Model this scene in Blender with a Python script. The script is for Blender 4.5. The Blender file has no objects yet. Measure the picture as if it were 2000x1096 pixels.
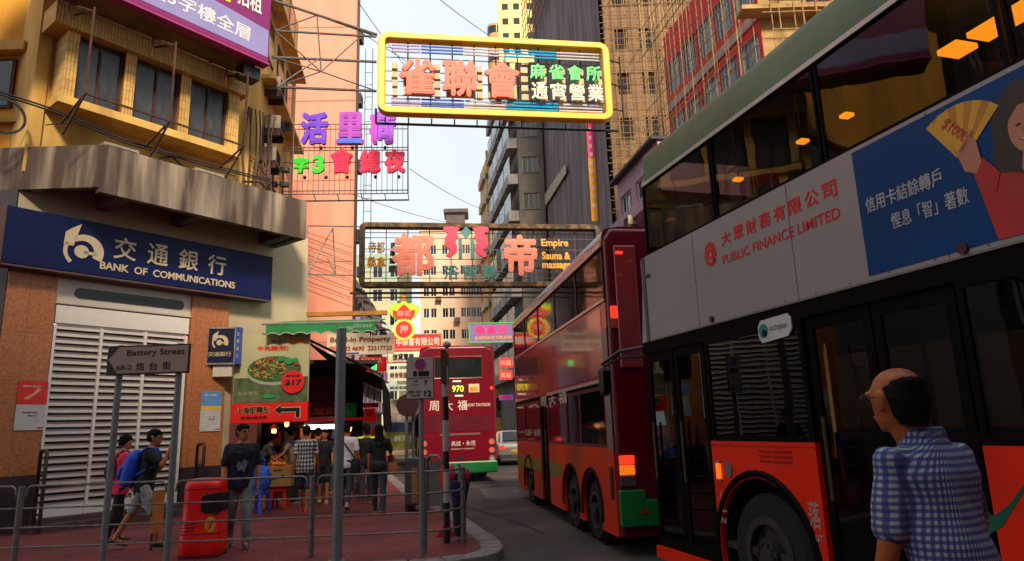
import bpy, bmesh, math, random
from math import sin, cos, tan, pi, radians, degrees, atan2, hypot, sqrt
from mathutils import Vector, Matrix, noise
random.seed(7)
SC = bpy.context.scene
COL = SC.collection

# ------------------------------------------------------------------ camera
CAM_H, PITCH, ROLL, FPX = 1.5, radians(12.1), radians(1.9), 1333.0
FWD = Vector((0, cos(PITCH), sin(PITCH)))
R0 = Vector((1, 0, 0)); U0 = R0.cross(FWD)
RGT = R0*cos(ROLL) - U0*sin(ROLL)
UPV = U0*cos(ROLL) + R0*sin(ROLL)
EYE = Vector((0, 0, CAM_H))
cd = bpy.data.cameras.new('camera'); cam = bpy.data.objects.new('camera', cd); COL.objects.link(cam)
cd.sensor_width = 36; cd.lens = 36*FPX/2000; cd.clip_start = .05; cd.clip_end = 2000
mw = Matrix((RGT, UPV, -FWD)).transposed().to_4x4(); mw.translation = EYE
cam.matrix_world = mw
SC.camera = cam

# ------------------------------------------------------------------ sky, sun, exposure
SUN_EL, SUN_AZ = radians(38), radians(165)      # azimuth clockwise from +Y: low behind the camera, to the left
w = bpy.data.worlds.new('World'); SC.world = w; w.use_nodes = True
nt = w.node_tree; nt.nodes.clear()
sky = nt.nodes.new('ShaderNodeTexSky'); sky.sky_type = 'NISHITA'; sky.sun_disc = False
sky.sun_elevation = SUN_EL; sky.sun_rotation = SUN_AZ
sky.air_density = 1.2; sky.dust_density = 4.0; sky.ozone_density = 1.0
cl = nt.nodes.new('ShaderNodeMixRGB'); cl.inputs[0].default_value = .72      # thin overcast veil over the sky
cl.inputs[2].default_value = (6.3, 6.75, 7.0, 1)
tcw = nt.nodes.new('ShaderNodeTexCoord'); nz = nt.nodes.new('ShaderNodeTexNoise'); nz.inputs['Scale'].default_value = 2.2
nz.inputs['Detail'].default_value = 5
rw = nt.nodes.new('ShaderNodeMapRange'); rw.inputs[1].default_value = .3; rw.inputs[2].default_value = .7
rw.inputs[3].default_value = .78; rw.inputs[4].default_value = .93
nt.links.new(tcw.outputs['Generated'], nz.inputs['Vector']); nt.links.new(nz.outputs['Fac'], rw.inputs[0]); nt.links.new(rw.outputs[0], cl.inputs[0])
bg = nt.nodes.new('ShaderNodeBackground'); bg.inputs[1].default_value = .09
ow = nt.nodes.new('ShaderNodeOutputWorld')
nt.links.new(sky.outputs[0], cl.inputs[1]); nt.links.new(cl.outputs[0], bg.inputs[0]); nt.links.new(bg.outputs[0], ow.inputs[0])
sl = bpy.data.lights.new('sun', 'SUN'); sl.energy = 3.6; sl.angle = radians(10); sl.color = (1, .82, .6)
so = bpy.data.objects.new('sun', sl); COL.objects.link(so)
sd = Vector((sin(SUN_AZ)*cos(SUN_EL), cos(SUN_AZ)*cos(SUN_EL), sin(SUN_EL)))
so.rotation_euler = sd.to_track_quat('Z', 'Y').to_euler(); so.location = (0, -20, 60)
vs = SC.view_settings
vs.view_transform = 'Standard'; vs.look = 'None'; vs.exposure = .8; vs.gamma = 1; vs.use_curve_mapping = False
SC.cycles.max_bounces = 7; SC.cycles.glossy_bounces = 4; SC.cycles.transparent_max_bounces = 10
SC.cycles.sample_clamp_indirect = 6; SC.cycles.caustics_reflective = False; SC.cycles.caustics_refractive = False

def at(px, py, y):
    d = FWD + RGT*((px-1000)/FPX) - UPV*((py-548)/FPX)
    return EYE + d*(y/d.y)

# ------------------------------------------------------------------ helpers
TS = bpy.data.scenes.new('scratch')
def evald(o):
    TS.collection.objects.link(o); vl = TS.view_layers[0]; vl.update()
    dg = vl.depsgraph; me = bpy.data.meshes.new_from_object(o.evaluated_get(dg), depsgraph=dg)
    d = o.data; bpy.data.objects.remove(o)
    return me

_mats = {}
def mat(name, col, rough=.6, var=.14, scale=4.0, metal=0.0, bump=.0, streak=0.0, emit=0.0, spec=.5, detail=5, coat=0.0, dirt=None, dirt_at=.62):
    if name in _mats: return _mats[name]
    m = bpy.data.materials.new(name); _mats[name] = m; m.use_nodes = True
    t = m.node_tree; b = t.nodes['Principled BSDF']; L = t.links.new
    c = tuple(col)+(1,)
    b.inputs['Roughness'].default_value = rough; b.inputs['Metallic'].default_value = metal
    b.inputs['Specular IOR Level'].default_value = spec; b.inputs['Coat Weight'].default_value = coat
    tc = t.nodes.new('ShaderNodeTexCoord'); mp = t.nodes.new('ShaderNodeMapping'); L(tc.outputs['Object'], mp.inputs[0])
    if streak: mp.inputs['Scale'].default_value = (1, 1, 1/streak)
    n = t.nodes.new('ShaderNodeTexNoise'); n.inputs['Scale'].default_value = scale; n.inputs['Detail'].default_value = detail; L(mp.outputs[0], n.inputs['Vector'])
    r = t.nodes.new('ShaderNodeValToRGB'); e = r.color_ramp.elements
    e[0].position = .28; e[1].position = .72
    e[0].color = tuple(max(0, x*(1-var)) for x in col)+(1,); e[1].color = tuple(min(1, x*(1+var)) for x in col)+(1,)
    L(n.outputs['Fac'], r.inputs[0]); out = r.outputs[0]
    if dirt:
        n2 = t.nodes.new('ShaderNodeTexNoise'); n2.inputs['Scale'].default_value = scale*.55; n2.inputs['Detail'].default_value = 8
        L(mp.outputs[0], n2.inputs['Vector'])
        r2 = t.nodes.new('ShaderNodeValToRGB'); r2.color_ramp.elements[0].position = dirt_at-.1; r2.color_ramp.elements[1].position = dirt_at+.12
        L(n2.outputs['Fac'], r2.inputs[0])
        mx = t.nodes.new('ShaderNodeMixRGB'); L(r2.outputs[0], mx.inputs[0]); L(out, mx.inputs[1]); mx.inputs[2].default_value = tuple(dirt)+(1,); out = mx.outputs[0]
    L(out, b.inputs['Base Color'])
    if bump:
        nb = t.nodes.new('ShaderNodeTexNoise'); nb.inputs['Scale'].default_value = scale*6; nb.inputs['Detail'].default_value = 4; L(tc.outputs['Object'], nb.inputs['Vector'])
        bp = t.nodes.new('ShaderNodeBump'); bp.inputs['Strength'].default_value = bump; bp.inputs['Distance'].default_value = .02
        L(nb.outputs['Fac'], bp.inputs['Height']); L(bp.outputs[0], b.inputs['Normal'])
    if emit:
        b.inputs['Emission Color'].default_value = c; b.inputs['Emission Strength'].default_value = emit
    return m

def grid_mat(name, base, line, sx, sy, axes='xz', lw=.08, rough=.7, offset=0.0, var=.2, bump=.0, speck=2.5, gdirt=None, tone=.74):
    """tiles / bricks: Brick Texture laid on the object's own axes"""
    if name in _mats: return _mats[name]
    m = mat(name, base, rough, var, speck, dirt=gdirt, dirt_at=.66)
    t = m.node_tree; b = t.nodes['Principled BSDF']; L = t.links.new
    src = b.inputs['Base Color'].links[0].from_socket
    tc = t.nodes.new('ShaderNodeTexCoord'); sp = t.nodes.new('ShaderNodeSeparateXYZ'); L(tc.outputs['Object'], sp.inputs[0])
    cb = t.nodes.new('ShaderNodeCombineXYZ'); L(sp.outputs['XYZ'.index(axes[0].upper())], cb.inputs[0]); L(sp.outputs['XYZ'.index(axes[1].upper())], cb.inputs[1])
    br = t.nodes.new('ShaderNodeTexBrick'); br.inputs['Scale'].default_value = 1; br.inputs['Brick Width'].default_value = sx; br.inputs['Row Height'].default_value = sy
    br.inputs['Mortar Size'].default_value = lw*min(sx, sy); br.inputs['Mortar Smooth'].default_value = .2; br.offset = offset
    br.inputs['Color1'].default_value = (1, 1, 1, 1); br.inputs['Color2'].default_value = (tone, tone, tone, 1); br.inputs['Mortar'].default_value = (0, 0, 0, 1)
    L(cb.outputs[0], br.inputs['Vector'])
    ml = t.nodes.new('ShaderNodeMixRGB'); ml.blend_type = 'MULTIPLY'; ml.inputs[0].default_value = 1; L(src, ml.inputs[1]); L(br.outputs['Color'], ml.inputs[2])
    mx = t.nodes.new('ShaderNodeMixRGB'); L(br.outputs['Fac'], mx.inputs[0]); L(ml.outputs[0], mx.inputs[1]); mx.inputs[2].default_value = tuple(line)+(1,)
    L(mx.outputs[0], b.inputs['Base Color'])
    if bump:
        bp = t.nodes.new('ShaderNodeBump'); bp.inputs['Strength'].default_value = bump; bp.inputs['Distance'].default_value = .01; bp.invert = True
        L(br.outputs['Fac'], bp.inputs['Height']); L(bp.outputs[0], b.inputs['Normal'])
    return m

def plaid_mat(name, base, line, p, axes='xz', dark=None):
    if name in _mats: return _mats[name]
    m = bpy.data.materials.new(name); _mats[name] = m; m.use_nodes = True
    t = m.node_tree; b = t.nodes['Principled BSDF']; L = t.links.new; b.inputs['Roughness'].default_value = .85
    tc = t.nodes.new('ShaderNodeTexCoord'); sp = t.nodes.new('ShaderNodeSeparateXYZ'); L(tc.outputs['Object'], sp.inputs[0])
    nzz = t.nodes.new('ShaderNodeTexNoise'); nzz.inputs['Scale'].default_value = 9; L(tc.outputs['Object'], nzz.inputs['Vector'])
    out = None
    def tri(sock, per, lo, hi):
        a = t.nodes.new('ShaderNodeMath'); a.operation = 'MULTIPLY_ADD'; L(nzz.outputs['Fac'], a.inputs[0]); a.inputs[1].default_value = per*.35; L(sock, a.inputs[2])
        f = t.nodes.new('ShaderNodeMath'); f.operation = 'PINGPONG'; L(a.outputs[0], f.inputs[0]); f.inputs[1].default_value = per/2
        r = t.nodes.new('ShaderNodeMapRange'); L(f.outputs[0], r.inputs[0]); r.inputs[1].default_value = per*lo; r.inputs[2].default_value = per*hi
        r.inputs[3].default_value = 0; r.inputs[4].default_value = 1
        return r.outputs[0]
    ng = t.nodes.new('ShaderNodeMath'); ng.operation = 'MULTIPLY'; ng.inputs[1].default_value = -1; L(sp.outputs[1], ng.inputs[0])
    at2 = t.nodes.new('ShaderNodeMath'); at2.operation = 'ARCTAN2'; L(sp.outputs[0], at2.inputs[0]); L(ng.outputs[0], at2.inputs[1])
    sm = t.nodes.new('ShaderNodeMath'); sm.operation = 'MULTIPLY'; sm.inputs[1].default_value = .165; L(at2.outputs[0], sm.inputs[0])
    a = tri(sm.outputs[0], p, .2, .3); c = tri(sp.outputs['XYZ'.index(axes[1].upper())], p, .2, .3)
    ad = t.nodes.new('ShaderNodeMath'); ad.operation = 'ADD'; L(a, ad.inputs[0]); L(c, ad.inputs[1])
    r = t.nodes.new('ShaderNodeValToRGB'); e = r.color_ramp.elements
    e[0].color = tuple(dark or [x*.5 for x in base])+(1,); e[1].color = tuple(line)+(1,); e.new(.5).color = tuple(base)+(1,)
    hf = t.nodes.new('ShaderNodeMath'); hf.operation = 'MULTIPLY'; hf.inputs[1].default_value = .5; L(ad.outputs[0], hf.inputs[0])
    L(hf.outputs[0], r.inputs[0]); L(r.outputs[0], b.inputs['Base Color'])
    bp = t.nodes.new('ShaderNodeBump'); bp.inputs['Strength'].default_value = .25; bp.inputs['Distance'].default_value = .02; L(nzz.outputs['Fac'], bp.inputs['Height']); L(bp.outputs[0], b.inputs['Normal'])
    return m

def glass_mat(name, tint=.3, rough=.02, col=(1, 1, 1)):
    if name in _mats: return _mats[name]
    m = bpy.data.materials.new(name); _mats[name] = m; m.use_nodes = True
    t = m.node_tree; t.nodes.clear(); L = t.links.new
    tr = t.nodes.new('ShaderNodeBsdfTransparent'); tr.inputs[0].default_value = (tint*col[0], tint*col[1], tint*col[2], 1)
    gl = t.nodes.new('ShaderNodeBsdfGlossy'); gl.inputs['Roughness'].default_value = rough
    fr = t.nodes.new('ShaderNodeFresnel'); ge = t.nodes.new('ShaderNodeNewGeometry'); io = t.nodes.new('ShaderNodeMapRange'); io.inputs[3].default_value = 1.5; io.inputs[4].default_value = 1/1.5
    L(ge.outputs['Backfacing'], io.inputs[0]); L(io.outputs[0], fr.inputs[0])     # a thin sheet: no total reflection on the way out
    tc = t.nodes.new('ShaderNodeTexCoord'); n = t.nodes.new('ShaderNodeTexNoise'); n.inputs['Scale'].default_value = 1.2; L(tc.outputs['Object'], n.inputs['Vector'])
    bp = t.nodes.new('ShaderNodeBump'); bp.inputs['Strength'].default_value = .06; bp.inputs['Distance'].default_value = .05; L(n.outputs['Fac'], bp.inputs['Height']); L(bp.outputs[0], gl.inputs['Normal'])
    mx = t.nodes.new('ShaderNodeMixShader'); o = t.nodes.new('ShaderNodeOutputMaterial')
    L(fr.outputs[0], mx.inputs[0]); L(tr.outputs[0], mx.inputs[1]); L(gl.outputs[0], mx.inputs[2]); L(mx.outputs[0], o.inputs[0])
    return m

_txt = {}
def text_geo(s, bold=0.0):
    k = (s, bold)
    if k not in _txt:
        c = bpy.data.curves.new('t', 'FONT'); c.body = s; c.resolution_u = 3; c.offset = bold; c.extrude = .1
        o = bpy.data.objects.new('t', c); me = evald(o); bpy.data.curves.remove(c)
        vs_ = [v.co.copy() for v in me.vertices]; fs = [list(p.vertices) for p in me.polygons]; bpy.data.meshes.remove(me)
        xs = [v.x for v in vs_]; ys = [v.y for v in vs_]
        _txt[k] = (vs_, fs, min(xs), max(xs), min(ys), max(ys))
    return _txt[k]

class MB:
    def __init__(s): s.v = []; s.f = []; s.m = []; s.mi = 0
    def add(s, vs_, fs, mi=None):
        o = len(s.v); s.v.extend([tuple(v) for v in vs_]); s.f.extend([[i+o for i in f] for f in fs]); s.m.extend([s.mi if mi is None else mi]*len(fs)); return s
    def box(s, x0, x1, y0, y1, z0, z1, mi=None):
        x0, x1 = sorted((x0, x1)); y0, y1 = sorted((y0, y1)); z0, z1 = sorted((z0, z1))
        return s.add([(x0, y0, z0), (x1, y0, z0), (x1, y1, z0), (x0, y1, z0), (x0, y0, z1), (x1, y0, z1), (x1, y1, z1), (x0, y1, z1)],
                     [(3, 2, 1, 0), (4, 5, 6, 7), (0, 1, 5, 4), (1, 2, 6, 5), (2, 3, 7, 6), (3, 0, 4, 7)], mi)
    def quad(s, a, b, c, d, mi=None): return s.add([a, b, c, d], [(0, 1, 2, 3)], mi)
    def prism(s, pts, n, t, mi=None):
        """pts: planar outline in 3D; extruded from pts along n by t"""
        n = Vector(n).normalized()*t; k = len(pts); P = [Vector(p) for p in pts]; Q = [p+n for p in P]
        return s.add(P+Q, [list(range(k))[::-1], list(range(k, 2*k))]+[(i, (i+1) % k, k+(i+1) % k, k+i) for i in range(k)], mi)
    def pxz(s, pts, y, t, mi=None): return s.prism([(x, y, z) for x, z in pts], (0, 1, 0), t, mi)
    def tube(s, p, q, r, n=8, r2=None, mi=None):
        p = Vector(p); q = Vector(q); d = (q-p)
        if d.length < 1e-6: return s
        d.normalize(); a = d.orthogonal().normalized(); b = d.cross(a); r2 = r if r2 is None else r2
        vs_ = [p+(a*cos(2*pi*i/n)+b*sin(2*pi*i/n))*r for i in range(n)]+[q+(a*cos(2*pi*i/n)+b*sin(2*pi*i/n))*r2 for i in range(n)]
        return s.add(vs_, [(i, (i+1) % n, n+(i+1) % n, n+i) for i in range(n)]+[list(range(n))[::-1], list(range(n, 2*n))], mi)
    def path(s, pts, r, n=8, mi=None, closed=False):
        P = [Vector(p) for p in pts]; k = len(P)
        if k == 2 and not closed: return s.tube(P[0], P[1], r, n, mi=mi)
        T = []
        for i in range(k):
            a = P[i-1] if (i > 0 or closed) else P[i]; b = P[(i+1) % k] if (i < k-1 or closed) else P[i]
            T.append((b-a).normalized())
        A = T[0].orthogonal().normalized(); vs_ = []
        for i in range(k):
            A = (A-T[i]*A.dot(T[i])).normalized(); B = T[i].cross(A)
            vs_ += [P[i]+(A*cos(2*pi*j/n)+B*sin(2*pi*j/n))*r for j in range(n)]
        fs = [(i*n+j, i*n+(j+1) % n, ((i+1) % k)*n+(j+1) % n, ((i+1) % k)*n+j) for i in range(k if closed else k-1) for j in range(n)]
        if not closed: fs += [list(range(n))[::-1], list(range((k-1)*n, k*n))]
        return s.add(vs_, fs, mi)
    def lathe(s, prof, c=(0, 0), n=20, mi=None, sx=1.0, sy=1.0):
        k = len(prof); vs_ = [(c[0]+r*cos(2*pi*j/n)*sx, c[1]+r*sin(2*pi*j/n)*sy, z) for r, z in prof for j in range(n)]
        fs = [(i*n+j, i*n+(j+1) % n, (i+1)*n+(j+1) % n, (i+1)*n+j) for i in range(k-1) for j in range(n)]
        fs += [list(range(n))[::-1], list(range((k-1)*n, k*n))]
        return s.add(vs_, fs, mi)
    def disc(s, c, n_, r, t, k=24, mi=None, rx=None):
        c = Vector(c); n_ = Vector(n_).normalized(); a = Vector((0, 0, 1)); a = (a-n_*a.dot(n_))
        a = a.normalized() if a.length > .01 else n_.orthogonal().normalized(); b = n_.cross(a)
        return s.prism([c+b*cos(2*pi*i/k)*(rx or r)+a*sin(2*pi*i/k)*r for i in range(k)], n_, t, mi)
    def ring(s, c, n_, r0, r1, t, k=28, mi=None, a0=0, a1=360, rx=1.0):
        """flat ring or arc sector"""
        c = Vector(c); n_ = Vector(n_).normalized(); up = Vector((0, 0, 1)); a = (up-n_*up.dot(n_)).normalized(); b = a.cross(n_)
        full = abs(a1-a0) >= 360; kk = k if full else k+1
        an = [radians(a0+(a1-a0)*i/k) for i in range(kk)]
        I = [c+b*cos(x)*r0*rx+a*sin(x)*r0 for x in an]; O = [c+b*cos(x)*r1*rx+a*sin(x)*r1 for x in an]
        I2 = [p+n_*t for p in I]; O2 = [p+n_*t for p in O]; V = I+O+I2+O2; N = kk; fs = []
        for i in range(k):
            j = (i+1) % kk
            fs += [(2*N+i, 3*N+i, 3*N+j, 2*N+j), (i, j, N+j, N+i), (N+i, N+j, 3*N+j, 3*N+i), (j, i, 2*N+i, 2*N+j)]
        if not full: fs += [(0, N, 3*N, 2*N), (k, 2*N+k, 3*N+k, N+k)]
        return s.add(V, fs, mi)
    def blob(s, c, r, nu=10, nv=7, mi=None, jit=0.0):
        c = Vector(c); r = Vector(r) if not isinstance(r, (int, float)) else Vector((r, r, r)); vs_ = []
        for i in range(1, nv):
            for j in range(nu):
                th = pi*i/nv; ph = 2*pi*j/nu; k = 1+random.uniform(-jit, jit)
                vs_.append(c+Vector((r.x*sin(th)*cos(ph), r.y*sin(th)*sin(ph), r.z*cos(th)))*k)
        vs_ += [c+Vector((0, 0, r.z)), c-Vector((0, 0, r.z))]; T_ = len(vs_)-2
        fs = [(i*nu+j, (i+1)*nu+j, (i+1)*nu+(j+1) % nu, i*nu+(j+1) % nu) for i in range(nv-2) for j in range(nu)]
        fs += [(T_, j, (j+1) % nu) for j in range(nu)]+[(T_+1, (nv-2)*nu+(j+1) % nu, (nv-2)*nu+j) for j in range(nu)]
        return s.add(vs_, fs, mi)
    def text(s, body, O, U, V, N, w=None, h=None, t=.01, bold=0.0, mi=None, shear=0.0):
        """lettering: O lower-left corner, U reading direction, V up, N outward; fitted to w and h"""
        cjk = any(ord(c_) > 0x2e00 for c_ in body)
        vs_, fs, x0, x1, y0, y1 = text_geo(body, 0.0 if cjk else bold)
        O = Vector(O); U = Vector(U).normalized(); V = Vector(V).normalized(); N = Vector(N).normalized()
        if cjk and bold:
            k = 8 if bold > .015 else 4; base = vs_; fl = fs; vs_ = []; fs = []
            for j in range(k):
                o_ = len(vs_); vs_ += [Vector((p.x+bold*cos(2*pi*j/k+.39), p.y+bold*sin(2*pi*j/k+.39), p.z-.004*j)) for p in base]; fs += [[i+o_ for i in f] for f in fl]
            x0 -= bold; x1 += bold; y0 -= bold; y1 += bold
        W = max(x1-x0, 1e-3); H = max(y1-y0, 1e-3)
        if w is None: w = W*h/H
        if h is None: h = H*w/W
        return s.add([O+U*((p.x-x0)/W*w+shear*(p.y-y0)/H*h)+V*((p.y-y0)/H*h)+N*(t*(p.z+.1)/.2) for p in vs_], fs, mi)
    def build(s, name, mats, parent=None, smooth=False, bevel=0.0, seg=2, angle=40):
        me = bpy.data.meshes.new(name); me.from_pydata(s.v, [], s.f); me.update()
        if not isinstance(mats, (list, tuple)): mats = [mats]
        for m in mats: me.materials.append(m)
        if len(mats) > 1: me.polygons.foreach_set('material_index', s.m)
        o = bpy.data.objects.new(name, me); COL.objects.link(o)
        if parent: o.parent = parent
        if bevel:
            b = o.modifiers.new('b', 'BEVEL'); b.width = bevel; b.segments = seg; b.limit_method = 'ANGLE'; b.angle_limit = radians(30)
        if smooth:
            me.polygons.foreach_set('use_smooth', [True]*len(me.polygons))
            try: me.set_sharp_from_angle(angle=radians(angle))
            except Exception: pass
        return o

def build_each(mb, name, mats, parent=None):
    """every connected piece of the mesh as a part of its own"""
    par = list(range(len(mb.v)))
    def find(a):
        while par[a] != a: par[a] = par[par[a]]; a = par[a]
        return a
    for f in mb.f:
        for b in f[1:]: par[find(b)] = find(f[0])
    gr = {}
    for f in mb.f: gr.setdefault(find(f[0]), []).append(f)
    for fs in gr.values():
        ix = sorted({i for f in fs for i in f}); mp = {a: k for k, a in enumerate(ix)}; q = MB(); q.add([mb.v[i] for i in ix], [[mp[i] for i in f] for f in fs]); q.build(name, mats, parent)

def tag(o, label=None, cat=None, group=None, kind=None):
    if label: o['label'] = label
    if cat: o['category'] = cat
    if group: o['group'] = group
    if kind: o['kind'] = kind
    return o
def thing(name, label, cat, loc=(0, 0, 0), rot=0.0, group=None):
    o = bpy.data.objects.new(name, None); COL.objects.link(o); o.empty_display_size = .2
    o.location = loc; o.rotation_euler = (0, 0, radians(rot)); return tag(o, label, cat, group)
def copy_of(o, parent=None):
    c = o.copy(); COL.objects.link(c); c.parent = parent
    for ch in [x for x in bpy.data.objects if x.parent == o]: copy_of(ch, c)
    return c
X, Yv, Z = Vector((1, 0, 0)), Vector((0, 1, 0)), Vector((0, 0, 1))
NY = Vector((0, -1, 0))

# ------------------------------------------------------------------ shared materials
def C(h):                      # sRGB hex to linear
    h = h.lstrip('#'); v = [int(h[i:i+2], 16)/255 for i in (0, 2, 4)]
    return tuple(x/12.92 if x <= .04045 else ((x+.055)/1.055)**2.4 for x in v)
K = dict(
 asphalt=mat('asphalt', (.04, .031, .031), .85, .35, 1.2, bump=.4, detail=9, dirt=(.085, .068, .062), dirt_at=.58),
 patch=mat('asphalt_patch', (.085, .075, .073), .9, .25, 3, bump=.3),
 crack=mat('tar_seam', (.008, .006, .007), .7, .2, 3),
 kerb=mat('granite_kerb', (.2, .17, .16), .8, .25, 9, bump=.3, dirt=(.08, .065, .06)),
 yellow=mat('yellow_render', (.7, .44, .12), .85, .2, 1.6, bump=.2, streak=5, dirt=(.36, .19, .05), dirt_at=.55),
 yellowd=mat('ochre_render', (.7, .33, .03), .85, .16, 1.4, bump=.15, streak=3, dirt=(.4, .2, .03)),
 concrete=mat('stained_concrete', (.33, .265, .2), .9, .4, 5.5, streak=10, bump=.3, dirt=(.075, .05, .04), dirt_at=.47),
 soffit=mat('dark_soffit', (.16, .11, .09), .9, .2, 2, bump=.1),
 granite=grid_mat('orange_granite', (.5, .17, .055), (.3, .1, .035), .78, .86, 'xz', .008, .5, tone=.92, var=.3, speck=22, gdirt=(.3, .1, .03)),
 plinth=mat('dark_granite_plinth', (.055, .035, .04), .4, .3, 22),
 beige=mat('beige_wall', (.5, .41, .27), .85, .1, 1.5, streak=3, bump=.08),
 shutter=mat('white_shutter_slat', (.85, .8, .72), .45, .06, 5),
 cream=mat('cream_metal', (.62, .56, .48), .5, .06, 4),
 black=mat('black_paint', (.012, .01, .011), .4, .2, 6),
 dark=mat('dark_interior', (.02, .014, .012), .9, .3, 3),
 rust=mat('rusty_steel', (.06, .018, .012), .75, .4, 12, bump=.2, dirt=(.13, .045, .02)),
 steel=mat('painted_grey_steel', (.19, .2, .21), .42, .12, 10, metal=.3, dirt=(.1, .08, .06), dirt_at=.68),
 rail=mat('galvanised_rail', (.2, .18, .165), .45, .2, 14, metal=.5, dirt=(.09, .06, .045)),
 wire=mat('black_cable', (.02, .017, .017), .6, .2, 6),
 glassd=mat('dark_window_glass', (.012, .015, .018), .08, .3, 2, spec=.6),
 netglass=mat('meshed_window_glass', (.035, .037, .04), .3, .45, 9, streak=3),
 white=mat('white_paint', (.75, .74, .72), .5, .05, 4),
 navy=mat('navy_sign_panel', (.003, .009, .07), .5, .1, 2, spec=.2),
 letter=mat('pale_gold_lettering', (.62, .5, .33), .45, .06, 6),
 tin=mat('galvanised_tin', (.38, .36, .34), .45, .2, 5, metal=.4, dirt=(.16, .1, .07)),
 tube=mat('grey_lattice_steel', (.1, .1, .1), .6, .3, 8, metal=.3),
)
def em(name, col, e): return mat(name, col, .5, .03, 4, emit=e)
# ------------------------------------------------------------------ ground
g = MB(); g.quad((-220, -120, -.12), (220, -120, -.12), (220, 420, -.12), (-220, 420, -.12)); tag(g.build('road', K['asphalt']), kind='structure')
def strip_in(pts, wd):
    """offset an open polyline to its left by wd"""
    P = [Vector((x, y, 0)) for x, y in pts]; out = []
    for i in range(len(P)):
        a = P[max(i-1, 0)]; b = P[min(i+1, len(P)-1)]; d = (b-a).normalized(); out.append((P[i].x-d.y*wd, P[i].y+d.x*wd))
    return out
edge = [(-80, 8.15), (-30, 8.2), (-6, 8.25), (-2.0, 8.28), (-1.3, 8.33), (-.85, 8.45), (-.5, 8.68), (-.28, 9.0), (-.22, 9.35), (-.29, 9.9), (-.6, 11.1), (-1.02, 12.8), (-1.75, 15.2),
        (-2.75, 18.2), (-4.1, 23.5), (-5.3, 28.9), (-8.8, 46), (-13, 70), (-22, 120)]
inn = strip_in(edge, .3)
kb = MB()
for i in range(len(edge)-1):
    a, b, c, d = [Vector((*q_, -.2)) for q_ in (edge[i], edge[i+1], inn[i+1], inn[i])]; L_ = (b-a).length; n_ = max(1, round(L_/.95)) if L_ < 30 else 1; e_ = .006/L_*n_
    for k in range(n_):                      # separate stones with open joints
        f0, f1 = (k+e_)/n_, (k+1-e_)/n_; dz_ = Vector((0, 0, random.uniform(-.006, .006))); kb.prism([a.lerp(b, f0)+dz_, a.lerp(b, f1)+dz_, d.lerp(c, f1)+dz_, d.lerp(c, f0)+dz_], (0, 0, 1), .2)
tag(kb.build('kerb', K['kerb'], bevel=.02), kind='structure')
pv = MB(); pv.prism([(x, y, -.2) for x, y in inn]+[(-110, 120, -.2), (-110, 8.5, -.2)], (0, 0, 1), .196)
brick = grid_mat('red_brick_paving', (.21, .028, .03), (.045, .012, .013), .21, .105, 'xy', .07, .75, .5, .4, .35, 1.2, (.06, .018, .018))
tag(pv.build('pavement', brick), kind='structure')
pv = MB(); pv.prism([(3.2, -40, -.2), (3.0, -3, -.2), (2.1, 3.2, -.2), (1.4, 4.2, -.2), (-80, 4.4, -.2), (-80, -40, -.2)], (0, 0, 1), .2)
tag(pv.build('near_pavement', brick), kind='structure')
pv = MB(); pv.prism([(7.6, -40, -.2), (60, -40, -.2), (60, 120, -.2), (-9, 120, -.2), (1.2, 50, -.2), (6.4, 15, -.2)], (0, 0, 1), .2)
tag(pv.build('far_pavement', mat('grey_paving', (.12, .1, .09), .85, .2, 2, bump=.2)), kind='structure')
pt = MB(); pt.prism([(-.75, 16.6, -.116), (.15, 16.3, -.116), (-.1, 19.6, -.116), (-1.1, 19.4, -.116)], (0, 0, 1), .001)
tag(pt.build('road_patch', K['patch']), kind='structure')
ck = MB(); q = [(-.95, 14.6), (-.4, 13.4), (-.1, 12.5), (.22, 11.6), (.36, 11.0)]
for (a, b), (c, d) in zip(q, q[1:]): ck.prism([(a-.03, b, -.115), (a+.03, b, -.115), (c+.03, d, -.115), (c-.03, d, -.115)], (0, 0, 1), .003)
tag(ck.build('road_seam', K['crack']), kind='structure')

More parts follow.
